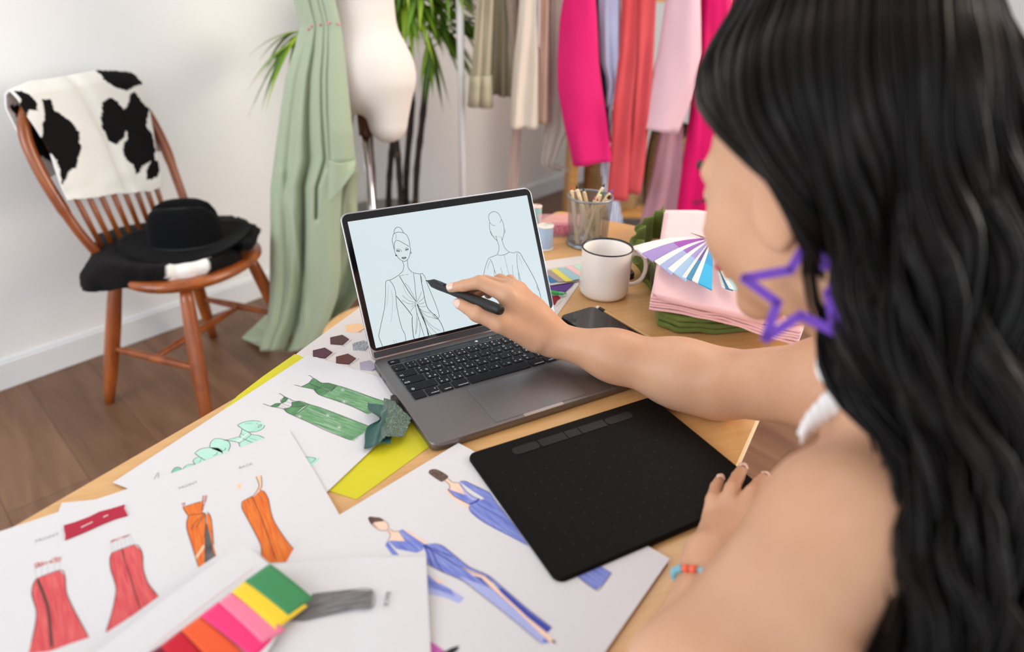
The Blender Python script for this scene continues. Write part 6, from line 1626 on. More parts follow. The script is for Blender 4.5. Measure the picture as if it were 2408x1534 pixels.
for k, (A, B, c1, c2, zo, bow_, lb, stk_) in enumerate(blades):
    mb = MB(); n = 16; rows = []
    for i in range(n + 1):
        t = i / n; off = bow_ * math.sin(math.pi * t) * 0.9
        zz = FZ + 0.0022 * zo - 0.006 * (t ** 2) + 0.004 * math.sin(math.pi * t)
        ax, ay = pv[0] + (A[0] - pv[0]) * t, pv[1] + (A[1] - pv[1]) * t - (off if bow_ > 0 else 0)
        bx_, by_ = pv[0] + (B[0] - pv[0]) * t + 14 * (1 - t), pv[1] + (B[1] - pv[1]) * t - (off * .8 if bow_ > 0 else 0)
        if bow_ < 0: ax += off * .7; bx_ += off * .7
        wf = min(0.5, 0.30)
        mx_, my_ = ax + (bx_ - ax) * wf, ay + (by_ - ay) * wf
        rows.append([G(*z5(ax, ay), zz), G(*z5(mx_, my_), zz), G(*z5(bx_, by_), zz)])
    vs = [p for r_ in rows for p in r_]
    fs = []; mis = []
    mb.v = vs
    for i in range(n):
        mb.f.append([3 * i, 3 * i + 1, 3 * i + 4, 3 * i + 3]); mb.mi.append(0); mb.sm.append(False)
        mb.f.append([3 * i + 1, 3 * i + 2, 3 * i + 5, 3 * i + 4]); mb.mi.append(1 if i > n * 0.55 else 2); mb.sm.append(False)
    # printed notes on the margin
    for i in range(1, n):
        a_, b_ = rows[i][0], rows[i][1]; nx = rows[i + 1][0]
        for q in (0.3, 0.6):
            p = a_.lerp(b_, q) + Vector((0, 0, 0.0003)); s_ = (b_ - a_) * 0.05; l_ = (nx - a_) * 0.6
            mb.add([p, p + s_, p + s_ + l_, p + l_], [(0, 1, 2, 3)], 3, False)
    # make every face look up
    for i, f in enumerate(mb.f):
        v0, v1, v2 = mb.v[f[0]], mb.v[f[1]], mb.v[f[2]]
        if (v1 - v0).cross(v2 - v0).z < 0: mb.f[i] = f[::-1]
    o = obj('strip', mb, [whit, M(lb, c1, 0.5), M(lb + ' inner', c2, 0.5), tick], fan); mod_solid(o, 0.0005 * stk_, -1); o['label'] = lb
mb = MB(); p0 = G(1624, 548, FZ + 0.006); p1 = G(1676, 566, FZ + 0.008); mb.tube([p0, p0.lerp(p1, .4), p1], [0.0004, 0.0018, 0.0028], 6, flat=((0, 0, 1), 0.5))
p2 = p0 + Vector((0.002, -0.002, 0)); p3 = p1 + Vector((0.001, -0.007, 0)); mb2 = MB(); mb2.tube([p2, p2.lerp(p3, .4), p3], [0.0004, 0.0016, 0.0026], 6, flat=((0, 0, 1), 0.5))
o = obj('closed_strip', mb, M('dark purple strip edge', '4a3644', 0.4), fan); o = obj('closed_strip', mb2, M('pinkish strip edge', 'a88a8a', 0.4), fan)
mb = MB(); pvp = G(*z5(*pv), FZ + 0.012); mb.lathe([(0.0001, -0.014), (0.0035, -0.014), (0.004, 0.004), (0.0025, 0.0055), (0.0001, 0.006)], pvp, 16); obj('pivot_screw', mb, M('blue screw post', '3f7fa8', 0.3), fan)
# ================================================================== the seated woman
skin = M('skin', 'c89777', 0.45, spec=0.4, sss=0.12, col2='d2a486', var=(14, .35, .65), bump=(900, .05, .0003))
nail_m = M('nail', 'ecc2b4', 0.2, coat=0.4)
HC = Vector((0.2150, 0.450, 1.118)); FAZ = math.radians(125); FPI = math.radians(-20); ROLL = math.radians(0)
hfh = Vector((math.cos(FAZ), math.sin(FAZ), 0)); hl = Vector((-hfh.y, hfh.x, 0))
hf = (hfh * math.cos(FPI) + Vector((0, 0, 1)) * math.sin(FPI)).normalized(); hu = hf.cross(hl).normalized() 
if hu.z < 0: hu = -hu
hl = hu.cross(hf).normalized()
MHd = np.array([list(hf), list(hl), list(hu)]).T
HSC = 0.94
def HP(f, l, u): return HC + (hf * f + hl * l + hu * u) * HSC
LS = Vector((0.122, 0.230, 0.890)); RS = Vector((0.392, 0.462, 0.945)); SM = (LS + RS) / 2
SD = (RS - LS).normalized(); SF = Vector((-SD.y, SD.x, 0)).normalized()
NB = Vector((0.285, 0.355, 0.965))
PELV = Vector((0.365, 0.215, 0.545))
B = SDF((-0.20, 0.08, 0.50), (0.56, 0.93, 1.26), 0.0022)
add = lambda *a, **k: B.ell(*a, **k)
def he(f, l, u, rf, rl, ru, k=0.012, op='add'): B.ell(HP(f, l, u), (rf * HSC, rl * HSC, ru * HSC), MHd, k, op)
# head
he(-0.014, 0, 0.028, 0.094, 0.073, 0.084, 0.01); he(0.026, 0, -0.010, 0.060, 0.060, 0.078, 0.02); he(0.030, 0, -0.058, 0.046, 0.047, 0.042, 0.025)
he(0.066, 0, -0.092, 0.019, 0.020, 0.017, 0.02)
for s in (-1, 1):
    he(0.052, s * 0.036, -0.028, 0.026, 0.022, 0.026, 0.02); he(0.0, s * 0.050, -0.062, 0.03, 0.014, 0.026, 0.02)
    B.cap(HP(0.080, s * 0.010, 0.022), HP(0.064, s * 0.046, 0.022), 0.008, 0.007, 0.012)
    he(0.090, s * 0.030, 0.004, 0.012, 0.016, 0.010, 0.010, 'sub'); he(0.070, s * 0.030, 0.003, 0.0135, 0.0145, 0.0125, 0.004)
    he(0.100, s * 0.010, -0.032, 0.008, 0.0065, 0.006, 0.006)
    he(-0.006, s * 0.072, -0.010, 0.017, 0.006, 0.028, 0.006); he(-0.002, s * 0.080, -0.008, 0.008, 0.004, 0.016, 0.004, 'sub')
B.cap(HP(0.084, 0, 0.012), HP(0.106, 0, -0.028), 0.0065, 0.0095, 0.010)
B.cap(HP(0.088, -0.014, -0.056), HP(0.088, 0.014, -0.056), 0.0058, 0.0058, 0.006); B.cap(HP(0.086, -0.011, -0.066), HP(0.086, 0.011, -0.066), 0.0062, 0.0062, 0.005)
B.cap(HP(0.092, -0.018, -0.0605), HP(0.092, 0.018, -0.0605), 0.0012, 0.0012, 0.002, 'sub')
# neck and torso
B.cap(HP(-0.034, 0, -0.045), NB, 0.050, 0.053, 0.03)
B.chain([NB + Vector((0.010, -.004, -.014)), NB.lerp(LS, .42) + Vector((-.006, 0.002, .006)), LS], [0.047, 0.0465, 0.045], 0.022)
B.chain([NB + Vector((0, 0, -.01)), NB.lerp(RS, .5) + Vector((0, 0, .002)), RS], [0.050, 0.045, 0.050], 0.045)
ch = SM + Vector((0, 0, -0.115)) + SF * 0.000
MT = np.array([list(SD), list(SF), [0, 0, 1]]).T
B.ell(ch - SF * 0.012, (0.132, 0.075, 0.150), MT, 0.04); B.ell(ch + Vector((0, 0, -0.20)) - SF * 0.03, (0.125, 0.088, 0.17), MT, 0.06)
B.ell(PELV, (0.155, 0.115, 0.12), MT, 0.06)
for s in (-1, 1):
    B.ell(ch + SD * (s * 0.062 + 0.01) + SF * 0.012 + Vector((0, 0, -0.065)), (0.053, 0.042, 0.052), MT, 0.03)
    B.ell(ch + SD * (s * 0.085) - SF * 0.068 + Vector((0, 0, 0.035)), (0.055, 0.022, 0.075), MT, 0.04)
    B.cap(SM + SD * (s * 0.02) + SF * 0.055 + Vector((0, 0, -0.012)), SM + SD * (s * 0.14) + SF * 0.028 + Vector((0, 0, 0.012)), 0.010, 0.009, 0.018)
# right arm, elbow on the table, hand at the screen
def PD(px, py, t): return GD(px, py, t)
RW = PD(1297, 797, 0.905); RE = PD(1688, 903, 0.826)
B.cap(RS, RS.lerp(RE, .45), 0.053, 0.046, 0.04); B.cap(RS.lerp(RE, .45), RE, 0.046, 0.0395, 0.03)
B.chain([RE, RE.lerp(RW, .22), RE.lerp(RW, .6), RW], [0.0385, 0.0400, 0.0300, 0.0215], 0.03)
PT0 = SPM(1000, 660, 0.003)
# pen axis
dtip = (PT0 - CAM).dot(fw)
best = None
for i in range(200):
    t = 0.80 + 0.0008 * i; q = PD(1179, 731, t)
    e = abs((q - PT0).length - 0.157)
    if t < dtip and (best is None or e < best[0]): best = (e, q, t)
PT1 = best[1]; pd = (PT1 - PT0).normalized()
print('PEN', PT0, PT1, best[2], dtip)
IM = PD(1192, 693, 0.876); MM_ = PD(1208, 680, 0.892); RM = PD(1219, 683, 0.910); LM = PD(1226, 694, 0.926)
penat = lambda L_: PT0 + pd * L_
v2c = (CAM - penat(0.05)).normalized()
perp = (UP - pd * UP.dot(pd)).normalized()        # 'up' across the pen
camw = (v2c - pd * v2c.dot(pd)).normalized()      # across the pen towards the camera
def pen_L(px):
    for i in range(400):
        q = PT0 + pd * (i * 0.0004); d = q - CAM
        if 1204 + FPX * d.dot(RT) / d.dot(fw) >= px: return i * 0.0004
    return 0.157
itip = penat(pen_L(1072)) + perp * 0.0035 + camw * 0.0112; ttip = penat(pen_L(1090)) - perp * 0.0125 + camw * 0.004; mtip = penat(pen_L(1076)) - perp * 0.0085 - camw * 0.009
fing = {
 'index': ([IM, PD(1128, 664, 0.880), PD(1092, 672, 0.890), itip], [0.0128, 0.0092, 0.0080, 0.0068]),
 'middle': ([MM_, PD(1140, 663, 0.902), PD(1095, 683, 0.918), mtip], [0.0125, 0.0092, 0.0080, 0.0068]),
 'ring': ([RM, PD(1176, 659, 0.925), PD(1138, 680, 0.932), PD(1112, 699, 0.925)], [0.0120, 0.0088, 0.0076, 0.0065]),
 'little': ([LM, PD(1199, 659, 0.944), PD(1170, 676, 0.948), PD(1148, 694, 0.940)], [0.0108, 0.0078, 0.0068, 0.0060]),
 'thumb': ([PD(1262, 796, 0.893), PD(1176, 759, 0.872), PD(1122, 738, 0.873), ttip], [0.0190, 0.0135, 0.0105, 0.0080])}
for (p, r), kn in zip(((IM, .0135), (MM_, .013), (RM, .0125), (LM, .0115)), (0, 1, 2, 3)):
    B.cap(RW + (p - RW) * 0.12, p, 0.0185 if kn < 3 else 0.016, r, 0.012)
B.cap(RW, RW.lerp(MM_, .5), 0.0205, 0.0175, 0.02)
B.cap(PD(1250, 790, .895), PD(1190, 745, .880), 0.018, 0.014, 0.015)
for nme, (P, r) in fing.items(): B.chain(P, r, 0.0035 if nme != 'thumb' else 0.006)
# left arm and hand
LE = Vector((0.090, 0.212, 0.690)); LW = G(1668, 1318, 0.783)
B.cap(LS + Vector((-.006, -.006, -.008)), LS.lerp(LE, .5), 0.050, 0.044, 0.02); B.cap(LS.lerp(LE, .5), LE, 0.046, 0.038, 0.03)
B.chain([LE, LE.lerp(LW, .25), LE.lerp(LW, .65), LW], [0.037, 0.0385, 0.029, 0.0215], 0.03)
lh = {'little': ([(1674, 1216, .779), (1676, 1176, .785), (1684, 1146, .775), (1692, 1129, .7675)], [.0108, .0080, .0070, .0060]),
      'ring': ([(1708, 1202, .784), (1722, 1150, .791), (1735, 1122, .781), (1745, 1104, .7710)], [.0120, .0088, .0077, .0066]),
      'middle': ([(1746, 1204, .786), (1770, 1160, .794), (1786, 1138, .784), (1797, 1124, .7730)], [.0125, .0092, .0080, .0068]),
      'index': ([(1778, 1206, .786), (1808, 1176, .794), (1826, 1158, .784), (1840, 1146, .772)], [.0125, .0090, .0080, .0068]),
      'thumb': ([(1730, 1300, .776), (1790, 1275, .772), (1838, 1240, .770), (1862, 1215, .770)], [.0170, .0125, .0100, .0078])}
LF = {}
for nme, (P, r) in lh.items():
    Q = [G(x, y, z) for x, y, z in P]; LF[nme] = Q
    r = [q_ * .90 for q_ in r]
    if nme != 'thumb': B.cap(LW.lerp(Q[0], .12), LW.lerp(Q[0], .93), 0.017, r[0], 0.008)
    B.chain(Q, r, 0.0022)
B.cap(LW, LF['thumb'][0], 0.019, 0.017, 0.015)
V, F = B.mesh()
woman = empty('person', Vector((PELV.x, PELV.y, 0)), 'seated woman with long black hair and white camisole, drawing on the laptop with a stylus', 'person')
bodyo = np_mesh_obj('body', V, F, skin, woman, 2)

# nails
def nail(tip, prev, nrm, r, L=0.0105):
    d = (tip - prev).normalized(); n = (nrm - d * nrm.dot(d)).normalized(); s_ = d.cross(n)
    mb = MB()
    def f(u, v):
        a = (u - .5) * 1.9; w = math.sin(math.pi * (0.12 + 0.76 * v)) ** .35
        return tip + d * (-L * 0.62 + L * v) + (n * math.cos(a) + s_ * math.sin(a) * w) * (r * 1.045)
    mb.grid(f, 9, 8); o = obj('nail', mb, nail_m, woman); mod_solid(o, 0.0004, 0)
n_up = (UP * .8 - fw * .6).normalized()
nail(itip, fing['index'][0][2], (UP * .35 - fw * .9), .0068); nail(ttip, fing['thumb'][0][2], (-fw * 1.0 - UP * .15 - RT * .3), .0080, 0.013)
for nme in ('little', 'ring', 'middle', 'index'): nail(LF[nme][3], LF[nme][2], Vector((0.15, -0.2, 1)), {'little': .0060}.get(nme, .0067))

# eyes, brow, lashes, lips
dark = M('dark lash', '1a1210', 0.6)
for s in (-1, 1):
    mb = MB(); mb.tube(spl([HP(0.089, s * 0.014, 0.022), HP(0.088, s * 0.030, 0.029), HP(0.074, s * 0.047, 0.026)], 6), [0.0012] + [0.0022] * 10 + [0.0008] * 2, 6, flat=(tuple(hu), 1.3)); obj('eyebrow', mb, dark, woman)
    mb = MB(); mb.tube(spl([HP(0.0825, s * 0.017, 0.000), HP(0.0855, s * 0.030, 0.001), HP(0.0755, s * 0.045, 0.000)], 6), 0.0011, 6)
    for k in range(12):
        t = k / 11; base_ = HP(0.0825, s * 0.017, 0).lerp(HP(0.0755, s * 0.045, 0), t) + hf * 0.003 * math.sin(math.pi * t)
        mb.tube([base_, base_ + hf * 0.006 + hl * s * 0.002 * (t + .3) - hu * 0.0015, base_ + hf * 0.009 + hl * s * 0.004 * (t + .3) + hu * 0.0005], [0.0004, 0.0003, 0.0001], 4)
    obj('eyelashes', mb, dark, woman)
mb = MB(); mb.tube(spl([HP(0.0915, -0.018, -0.0605), HP(0.0955, -0.006, -0.057), HP(0.0955, 0.006, -0.057), HP(0.0915, 0.018, -0.0605)], 5), [.0015] + [.0042] * 14 + [.0015], 8); obj('lips', mb, M('rose lips', 'b4565a', 0.4), woman)

# camisole: a thin garment over the torso
T_ = SDF((0.05, 0.10, 0.48), (0.56, 0.62, 1.03), 0.004)
T_.chain([NB + Vector((0, 0, -.01)), NB.lerp(LS, .5) + Vector((0, 0, .002)), LS], [0.050, 0.045, 0.050], 0.045); T_.chain([NB + Vector((0, 0, -.01)), NB.lerp(RS, .5) + Vector((0, 0, .002)), RS], [0.050, 0.045, 0.050], 0.045)
T_.ell(ch - SF * 0.012, (0.132, 0.075, 0.150), MT, 0.04); T_.ell(ch + Vector((0, 0, -0.20)) - SF * 0.03, (0.125, 0.088, 0.17), MT, 0.06); T_.ell(PELV, (0.155, 0.115, 0.12), MT, 0.06)
for s in (-1, 1): T_.ell(ch + SD * (s * 0.062 + 0.01) + SF * 0.012 + Vector((0, 0, -0.065)), (0.053, 0.042, 0.052), MT, 0.03)
V, F = T_.mesh(0.0035)
C_ = V[F].mean(1); rel = C_ - np.array(SM); lat = rel @ np.array(SD); fwd = rel @ np.array(SF); hz = C_[:, 2]
topf = np.where(fwd > 0.0, SM.z - 0.03 - np.clip(np.abs(lat) - 0.03, 0, 1) * 1.5 - np.clip(-lat - 0.045, 0, 1) * 3, SM.z - 0.22)
keep = (hz < topf) & ((np.abs(lat) < 0.105) | (hz < SM.z - 0.24))
F = F[keep]; used = np.unique(F); mp_ = -np.ones(len(V), int); mp_[used] = np.arange(len(used))
cam_m = M('white lace cotton', 'f3efee', 0.85, sheen=0.3, bump=(350, .5, .001))
co = np_mesh_obj('camisole', V[used], mp_[F], cam_m, woman, 1); mod_solid(co, 0.002, 1)
mb = MB()
loop = [PD(1985, 812, .455), PD(1948, 822, .452), PD(1930, 850, .450), PD(1934, 880, .446), PD(1957, 897, .442), PD(1990, 897, .438), PD(2025, 892, .432), PD(2060, 900, .428)]
mb.tube(spl(loop, 6), 0.0042, 10, flat=(tuple(UP), 0.7)); obj('strap', mb, cam_m, woman)
band = [PD(2075, 905, .425), PD(2010, 915, .430), PD(1965, 938, .437), PD(1930, 968, .440), PD(1898, 1000, .440), PD(1880, 1030, .438)]
def bandf(u, v):
    p = Vector(lerpl([tuple(q) for q in spl(band, 5)], u) + (0,)) if False else None
    return p
bl = [tuple(q) for q in spl(band, 5)]
def l3(L, t):
    n = len(L) - 1; i = min(int(t * n), n - 1); f = t * n - i; return Vector([L[i][q] * (1 - f) + L[i + 1][q] * f for q in range(3)])
mb = MB()
def bf(u, v):
    p = l3(bl, u); w = 0.019 * (1 - u) ** .6 + 0.006; w *= 1 + 0.10 * math.sin(u * 60)
    return p + (UP * .9 - RT * .2) * (w * (v - .5)) - fw * 0.003 * math.sin(v * 3.1)
mb.grid(bf, 70, 8); o = obj('lace_trim', mb, cam_m, woman); mod_solid(o, 0.002, 0)

# trousers and shoes (under the table)
J = SDF((-0.25, 0.02, 0.0), (0.62, 0.80, 0.70), 0.007)
J.ell(PELV + Vector((0, 0, -0.01)), (0.165, 0.125, 0.115), MT, 0.04)
feet = []
for s in (-1, 1):
    hip = PELV + SD * s * 0.085 + Vector((0, 0, -0.015)); kn = hip + SF * 0.40 + SD * s * 0.03 + Vector((0, 0, -0.02)); an = kn + SF * 0.02 + Vector((0, 0, -0.42)); an.z = 0.085
    J.cap(hip, kn, 0.083, 0.060, 0.04); J.cap(kn, an, 0.058, 0.045, 0.03); feet.append(an)
V, F = J.mesh(); np_mesh_obj('trousers', V, F, M('blue denim', '3b4a66', 0.85, bump=(300, .3, .001)), woman, 2)
for an in feet:
    K_ = SDF((an.x - .2, an.y - .2, -0.01), (an.x + .2, an.y + .3, 0.13), 0.005)
    K_.cap((an.x, an.y, 0.07), (an.x, an.y, 0.045), 0.042, 0.040, 0.02); K_.cap((an.x, an.y, 0.036), tuple(Vector((an.x, an.y, 0.030)) + SF * 0.16), 0.036, 0.029, 0.03)
    V, F = K_.mesh(); V[:, 2] = np.maximum(V[:, 2], 0.002); np_mesh_obj('shoe', V, F, M('white canvas shoe', 'e6e4e0', 0.7), woman, 1)
# her stool
so = Vector((PELV.x, PELV.y, 0)) - SF * 0.02
s2 = empty('stool', so, 'square wooden stool under the seated woman', 'stool')
mb = MB(); mb.rbox((so.x, so.y, 0.415), (0.36, 0.34, 0.03), 0.03, math.atan2(SD.y, SD.x), edge=0.004); obj('seat', mb, stool_wood, s2)
for sx in (-1, 1):
    for sy in (-1, 1):
        mb = MB(); p = so + SD * sx * 0.14 + SF * sy * 0.13; mb.tube([(p.x, p.y, 0.40), (p.x + SD.x * sx * .02, p.y + SD.y * sx * .02, 0)], [0.018, 0.014], 12); obj('leg', mb, stool_wood, s2)

# ------------------------------------------------------------------ hair
hair_m = M('black hair', '0c0908', 0.38, spec=0.28, col2='181110', var=(30, .4, .6))
gd_ = [
 [(1800, -60, .455), (1715, 60, .49), (1660, 165, .515), (1668, 265, .52), (1752, 360, .495), (1845, 455, .468), (1915, 570, .445), (1945, 730, .428), (1978, 880, .415), (2070, 1010, .40), (2112, 1130, .388), (2075, 1270, .376), (2098, 1400, .365), (2050, 1570, .35)],
 [(1880, -90, .42), (1830, 20, .435), (1790, 130, .445), (1800, 250, .45), (1850, 370, .44), (1915, 490, .43), (1965, 610, .42), (1995, 740, .41), (2040, 890, .40), (2120, 1010, .388), (2165, 1150, .376), (2130, 1300, .366), (2160, 1430, .355), (2120, 1600, .34)],
 [(1990, -110, .39), (1970, 20, .395), (1960, 140, .40), (1975, 260, .40), (2005, 380, .395), (2040, 500, .39), (2070, 620, .385), (2090, 750, .38), (2130, 900, .378), (2195, 1040, .372), (2215, 1180, .363), (2190, 1320, .354), (2225, 1450, .345), (2200, 1620, .335)],
 [(2120, -120, .375), (2120, 20, .375), (2125, 150, .375), (2135, 270, .375), (2150, 390, .37), (2165, 510, .367), (2180, 640, .365), (2200, 780, .362), (2235, 920, .362), (2285, 1060, .358), (2290, 1200, .35), (2275, 1340, .342), (2310, 1470, .334), (2290, 1640, .325)],
 [(2230, -110, .38), (2255, 20, .378), (2275, 150, .376), (2285, 280, .374), (2295, 400, .372), (2305, 520, .37), (2315, 650, .368), (2330, 790, .367), (2350, 930, .366), (2375, 1070, .362), (2380, 1210, .354), (2380, 1350, .346), (2400, 1480, .338), (2390, 1650, .33)],
 [(2285, -60, .40), (2322, 50, .40), (2368, 170, .40), (2405, 300, .40), (2445, 420, .40), (2455, 540, .40), (2465, 670, .398), (2475, 800, .395), (2485, 940, .393), (2500, 1080, .388), (2505, 1220, .38), (2505, 1360, .37), (2510, 1500, .36), (2500, 1660, .35)],
 [(2300, -30, .45), (2352, 60, .45), (2425, 180, .45), (2470, 300, .45), (2525, 420, .45), (2540, 550, .45), (2555, 680, .445), (2565, 810, .44), (2575, 950, .435), (2585, 1090, .43), (2590, 1230, .42), (2590, 1370, .41), (2590, 1510, .40), (2580, 1670, .39)]]
GP = np.array([[list(HP(0.035 - 0.017 * gi, -0.004, 0.127 - 0.004 * abs(gi - 2)))] + [list(GD(*p)) for p in g] for gi, g in enumerate(gd_)])             # 7 guides x 14 points
def guide(u, v):
    """catmull in both directions"""
    def cr(a, b, c, d, t): return 0.5 * ((2 * b) + (-a + c) * t + (2 * a - 5 * b + 4 * c - d) * t * t + (-a + 3 * b - 3 * c + d) * t ** 3)
    nU, nV = GP.shape[:2]
    x = u * (nU - 1); i = min(int(x), nU - 2); fx = x - i
    y = v * (nV - 1); j = min(int(y), nV - 2); fy = y - j
    rows = []
    for a in (-1, 0, 1, 2):
        k = min(max(i + a, 0), nU - 1)
        q = [GP[k, min(max(j + b, 0), nV - 1)] for b in (-1, 0, 1, 2)]; rows.append(cr(*q, fy))
    return cr(*rows, fx)
NVg = 44
UU = np.linspace(0, 1, 61); TAB = np.array([[guide(u, j / (NVg - 1)) for j in range(NVg)] for u in UU])   # 61 x 44 x 3
dU = np.gradient(TAB, axis=0); dV = np.gradient(TAB, axis=1); NRM = np.cross(dU, dV); NRM /= np.linalg.norm(NRM, axis=2, keepdims=True) + 1e-9
# keep the hair outside the skull
camn = np.array(CAM); ctr = np.array(HP(-0.016, 0, 0.028)); rad_ = np.array((0.094, 0.073, 0.084)) * HSC * 1.09
D_ = TAB - camn; dn = np.linalg.norm(D_, axis=2); U_ = D_ / dn[..., None]
a_ = (U_ @ MHd) / rad_; o_ = ((camn - ctr) @ MHd) / rad_
A2 = (a_ ** 2).sum(2); B2 = (a_ * o_).sum(2); C2 = (o_ ** 2).sum() - 1; disc = B2 ** 2 - A2 * C2
tin = np.where(disc > 0, (-B2 - np.sqrt(np.maximum(disc, 0))) / A2, 9.0)
lim = np.minimum(dn, tin - 0.004)
for _ in range(6):
    sm_ = lim.copy(); sm_[1:-1] = (lim[:-2] + lim[2:] + 2 * lim[1:-1]) / 4; sm_[:, 1:-1] = (sm_[:, :-2] + sm_[:, 2:] + 2 * sm_[:, 1:-1]) / 4
    lim = np.minimum(sm_, tin - 0.004)
TAB = camn + U_ * lim[..., None]
dU = np.gradient(TAB, axis=0); dV = np.gradient(TAB, axis=1); NRM = np.cross(dU, dV); NRM /= np.linalg.norm(NRM, axis=2, keepdims=True) + 1e-9
cv = np.array(CAM) - TAB; sgn = np.sign((NRM * cv).sum(2)).mean(); NRM *= sgn
rs = np.random.RandomState(4)
NS = 3000; KS = 5
jj = np.arange(NVg) / (NVg - 1)
verts = np.zeros((NS, NVg, KS, 3), np.float32)
NL = 34; lock_ph = np.cumsum(rs.uniform(0.2, 1.5, NL)); lock_f = rs.uniform(2.6, 3.6, NL)
for s in range(NS):
    u0 = rs.uniform(0.0, 1.0); lk = int(u0 * (NL - 1)); uc = (lk + .5) / (NL - 1.0)
    depth = rs.uniform(-0.020, 0.004)
    env = np.clip((jj - 0.16) / 0.45, 0, 1)
    u = u0 + (uc - u0) * 0.42 * np.clip((jj - .25) * 1.5, 0, 1)
    u = u + env * (0.026 * np.sin(jj * lock_f[lk] * 6.28 + lock_ph[lk]) + 0.0015 * np.sin(jj * 31 + s))
    u = np.clip(np.where(u < 0.012, 0.012 - 0.25 * (u - 0.012), u), 0, 1)
    xi = u * 60; i0 = np.clip(xi.astype(int), 0, 59); fx = (xi - i0)[:, None]
    P = TAB[i0, np.arange(NVg)] * (1 - fx) + TAB[i0 + 1, np.arange(NVg)] * fx
    Nn = NRM[i0, np.arange(NVg)]
    hgt = depth + env * 0.014 * np.sin(jj * lock_f[lk] * 6.28 + lock_ph[lk] + 1.3) + 0.006 * np.cos((u0 * (NL - 1) - lk - .5) * 3.14) 
    P = P + Nn * hgt[:, None] + rs.normal(0, 0.0007, (1, 3)) + env[:, None] * 0.0006 * np.sin(jj * 20 + s)[:, None]
    if rs.rand() < 0.06: P = P + Nn * (0.004 * jj[:, None]) + rs.normal(0, .004, (1, 3)) * jj[:, None]
    T = np.gradient(P, axis=0); T /= np.linalg.norm(T, axis=1, keepdims=True) + 1e-9
    S1 = np.cross(T, Nn); S1 /= np.linalg.norm(S1, axis=1, keepdims=True) + 1e-9; S2 = np.cross(T, S1)
    r = 0.00085 * np.minimum(1, (1.03 - jj) * 7) * rs.uniform(.7, 1.2)
    for k in range(KS):
        a = 2 * math.pi * k / KS; verts[s, :, k] = P + (S1 * math.cos(a) + S2 * math.sin(a)) * r[:, None]
a = np.arange(NS)[:, None, None] * NVg * KS; b = np.arange(NVg - 1)[None, :, None] * KS; c = np.arange(KS)[None, None, :]; c2 = (c + 1) % KS
F = np.stack([a + b + c, a + b + c2, a + b + KS + c2, a + b + KS + c], -1).reshape(-1, 4)
hairo = np_mesh_obj('hair', verts.reshape(-1, 3).astype(float), F, hair_m, woman, 0)
# inner hair mass and cap
mb = MB(); ins = TAB - NRM * 0.020
mb.v = [Vector(p) for p in ins.reshape(-1, 3)]
for i in range(60):
    for j in range(13, NVg - 1): mb.f.append([i * NVg + j, (i + 1) * NVg + j, (i + 1) * NVg + j + 1, i * NVg + j + 1]); mb.mi.append(0); mb.sm.append(True)
o = obj('hair_mass', mb, hair_m, hairo); mod_solid(o, 0.006, 0)
CP_ = SDF(tuple(HC - Vector((.16, .16, .16))), tuple(HC + Vector((.16, .16, .17))), 0.004)
CP_.ell(HP(-0.016, 0, 0.029), (0.0870, 0.0675, 0.0780), MHd, 0.01); CP_.ell(HP(-0.055, 0, -0.02), (0.045, 0.055, 0.055), MHd, 0.03)
CP_.ell(HP(0.088, 0, -0.035), (0.075, 0.090, 0.083), MHd, 0.012, 'sub'); CP_.ell(HP(0.03, 0, -0.10), (0.075, 0.095, 0.07), MHd, 0.02, 'sub')
V, F = CP_.mesh(); np_mesh_obj('hair_cap', V, F, hair_m, hairo, 2)

# ------------------------------------------------------------------ earring, bracelet, stylus
pur = M('purple acrylic', '6a3cae', 0.3, coat=0.3)
EO = GD(1880, 680, 0.408)
en = (CAM - EO).normalized(); epm = plane_map(EO, (en * 0.9 + Vector((0, 0, 0.15))).normalized())
star = [(1906, 556), (1858, 636), (1750, 655), (1828, 712), (1800, 797), (1882, 742), (1966, 782), (1948, 690), (2010, 610), (1940, 625)]
mb = MB(); P = [epm(x, y) for x, y in star]; n = len(P); cpt = sum(P, Vector()) / n
for i in range(n):
    a_, b_ = P[i], P[(i + 1) % n]; d = (b_ - a_).normalized(); s_ = epm.n.cross(d)
    w = 0.0029; vs = []
    for q in (a_ - d * w * .6, b_ + d * w * .6):
        vs += [q + s_ * w + epm.n * .0012, q - s_ * w + epm.n * .0012, q - s_ * w - epm.n * .0012, q + s_ * w - epm.n * .0012]
    mb.add(vs, [(0, 1, 5, 4), (1, 2, 6, 5), (2, 3, 7, 6), (3, 0, 4, 7), (0, 3, 2, 1), (4, 5, 6, 7)], 0, False)
er = obj('star_earring', mb, pur)
tag(er, 'large purple open star earring hanging at the woman\'s left ear', 'earring')
mb = MB(); mb.tube(spl([P[0], P[0] + UP * .008 + RT * .003, P[0] + UP * .012 + RT * .012 - fw * -.012], 5), 0.0006, 6); obj('ear_wire', mb, chrome, er)
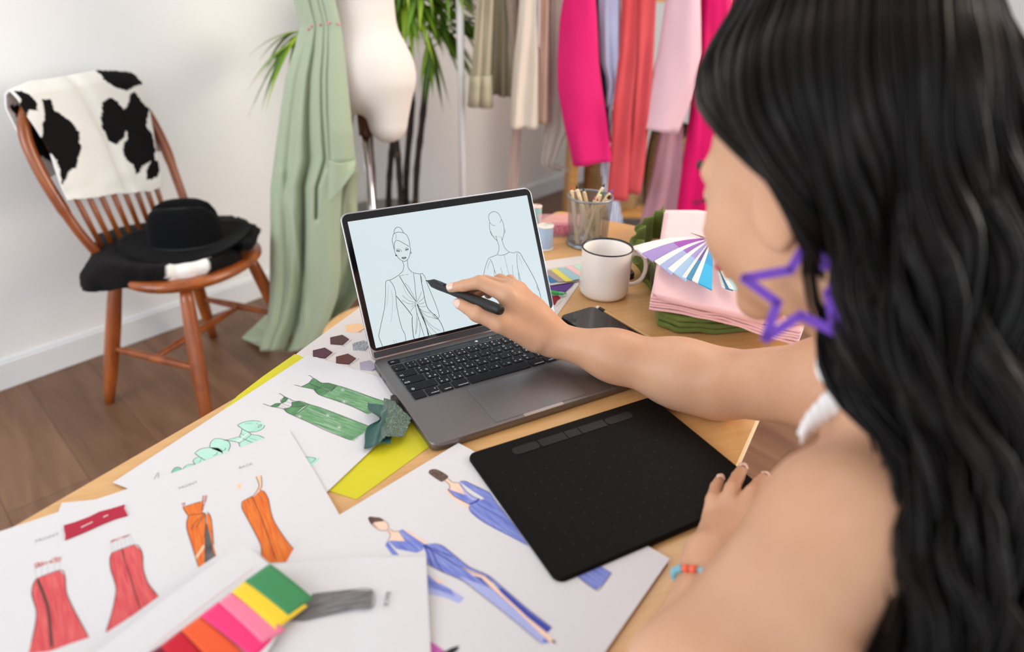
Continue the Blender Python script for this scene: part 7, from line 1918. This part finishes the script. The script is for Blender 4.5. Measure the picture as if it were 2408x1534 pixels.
# bracelet round the left wrist
bd = (LF['ring'][0] - LW).normalized(); ax = (LE - LW).normalized(); bc = LW + ax * 0.022
u1 = ax.cross(Vector((0, 0, 1))).normalized(); u2 = ax.cross(u1)
mb0 = MB(); mb0.lathe([(0.0001, -0.0036), (0.0026, -0.0026), (0.0038, 0), (0.0026, 0.0026), (0.0001, 0.0036)], (0, 0, 0), 14)
br = empty('bracelet', bc, 'string bracelet of pale blue and coral beads on the left wrist', 'bracelet')
mb = MB(); R0 = 0.0262
mb.tube([bc + (u1 * math.cos(2 * math.pi * k / 40) + u2 * math.sin(2 * math.pi * k / 40)) * R0 for k in range(41)], 0.0010, 6, caps=False); obj('cord', mb, M('pale blue cord', '7fb4c4', 0.6), br)
bmats = [M('pale blue bead', '79b6c8', 0.35), M('coral bead', 'f06a4c', 0.35)]
for k in range(22):
    a_ = 2 * math.pi * k / 22; p = bc + (u1 * math.cos(a_) + u2 * math.sin(a_)) * R0
    q = MB(); q.v = [v + p for v in mb0.v]; q.f = [list(f) for f in mb0.f]; q.mi = list(mb0.mi); q.sm = list(mb0.sm)
    obj('bead', q, bmats[(k // 2) % 2], br)
# stylus
pen = empty('stylus', PT0, 'matt black stylus pen held to the laptop screen', 'stylus')
pm_ = M('matt black rubber', '19191a', 0.5); 
L = 0.157
prof = [(0.004, .0012), (0.012, .0042), (0.017, .0062), (0.030, .0066), (0.055, .0060), (0.085, .0064), (0.115, .0072), (0.140, .0074), (0.153, .0070), (0.1565, .0058), (0.157, .0048)]
mb = MB(); mb.tube([penat(a) for a, r in prof], [r for a, r in prof], 28); obj('barrel', mb, pm_, pen)
mb = MB(); mb.tube([penat(0.0), penat(0.005)], [0.0007, 0.0012], 10); obj('nib', mb, M('grey nib', '3a3b3e', 0.5), pen)
mb = MB(); e_ = penat(L + .0002); mb.tube([e_ - pd * .001, e_ + pd * .0003], 0.0026, 16); obj('end_cap', mb, M('glossy black', '0b0b0c', 0.1), pen)
mb = MB(); sb = (camw * .75 + perp * .65).normalized()
mb.tube([penat(0.030) + sb * 0.0058, penat(0.045) + sb * 0.0054], 0.0019, 10); obj('side_switch', mb, M('satin black switch', '232324', 0.35), pen)
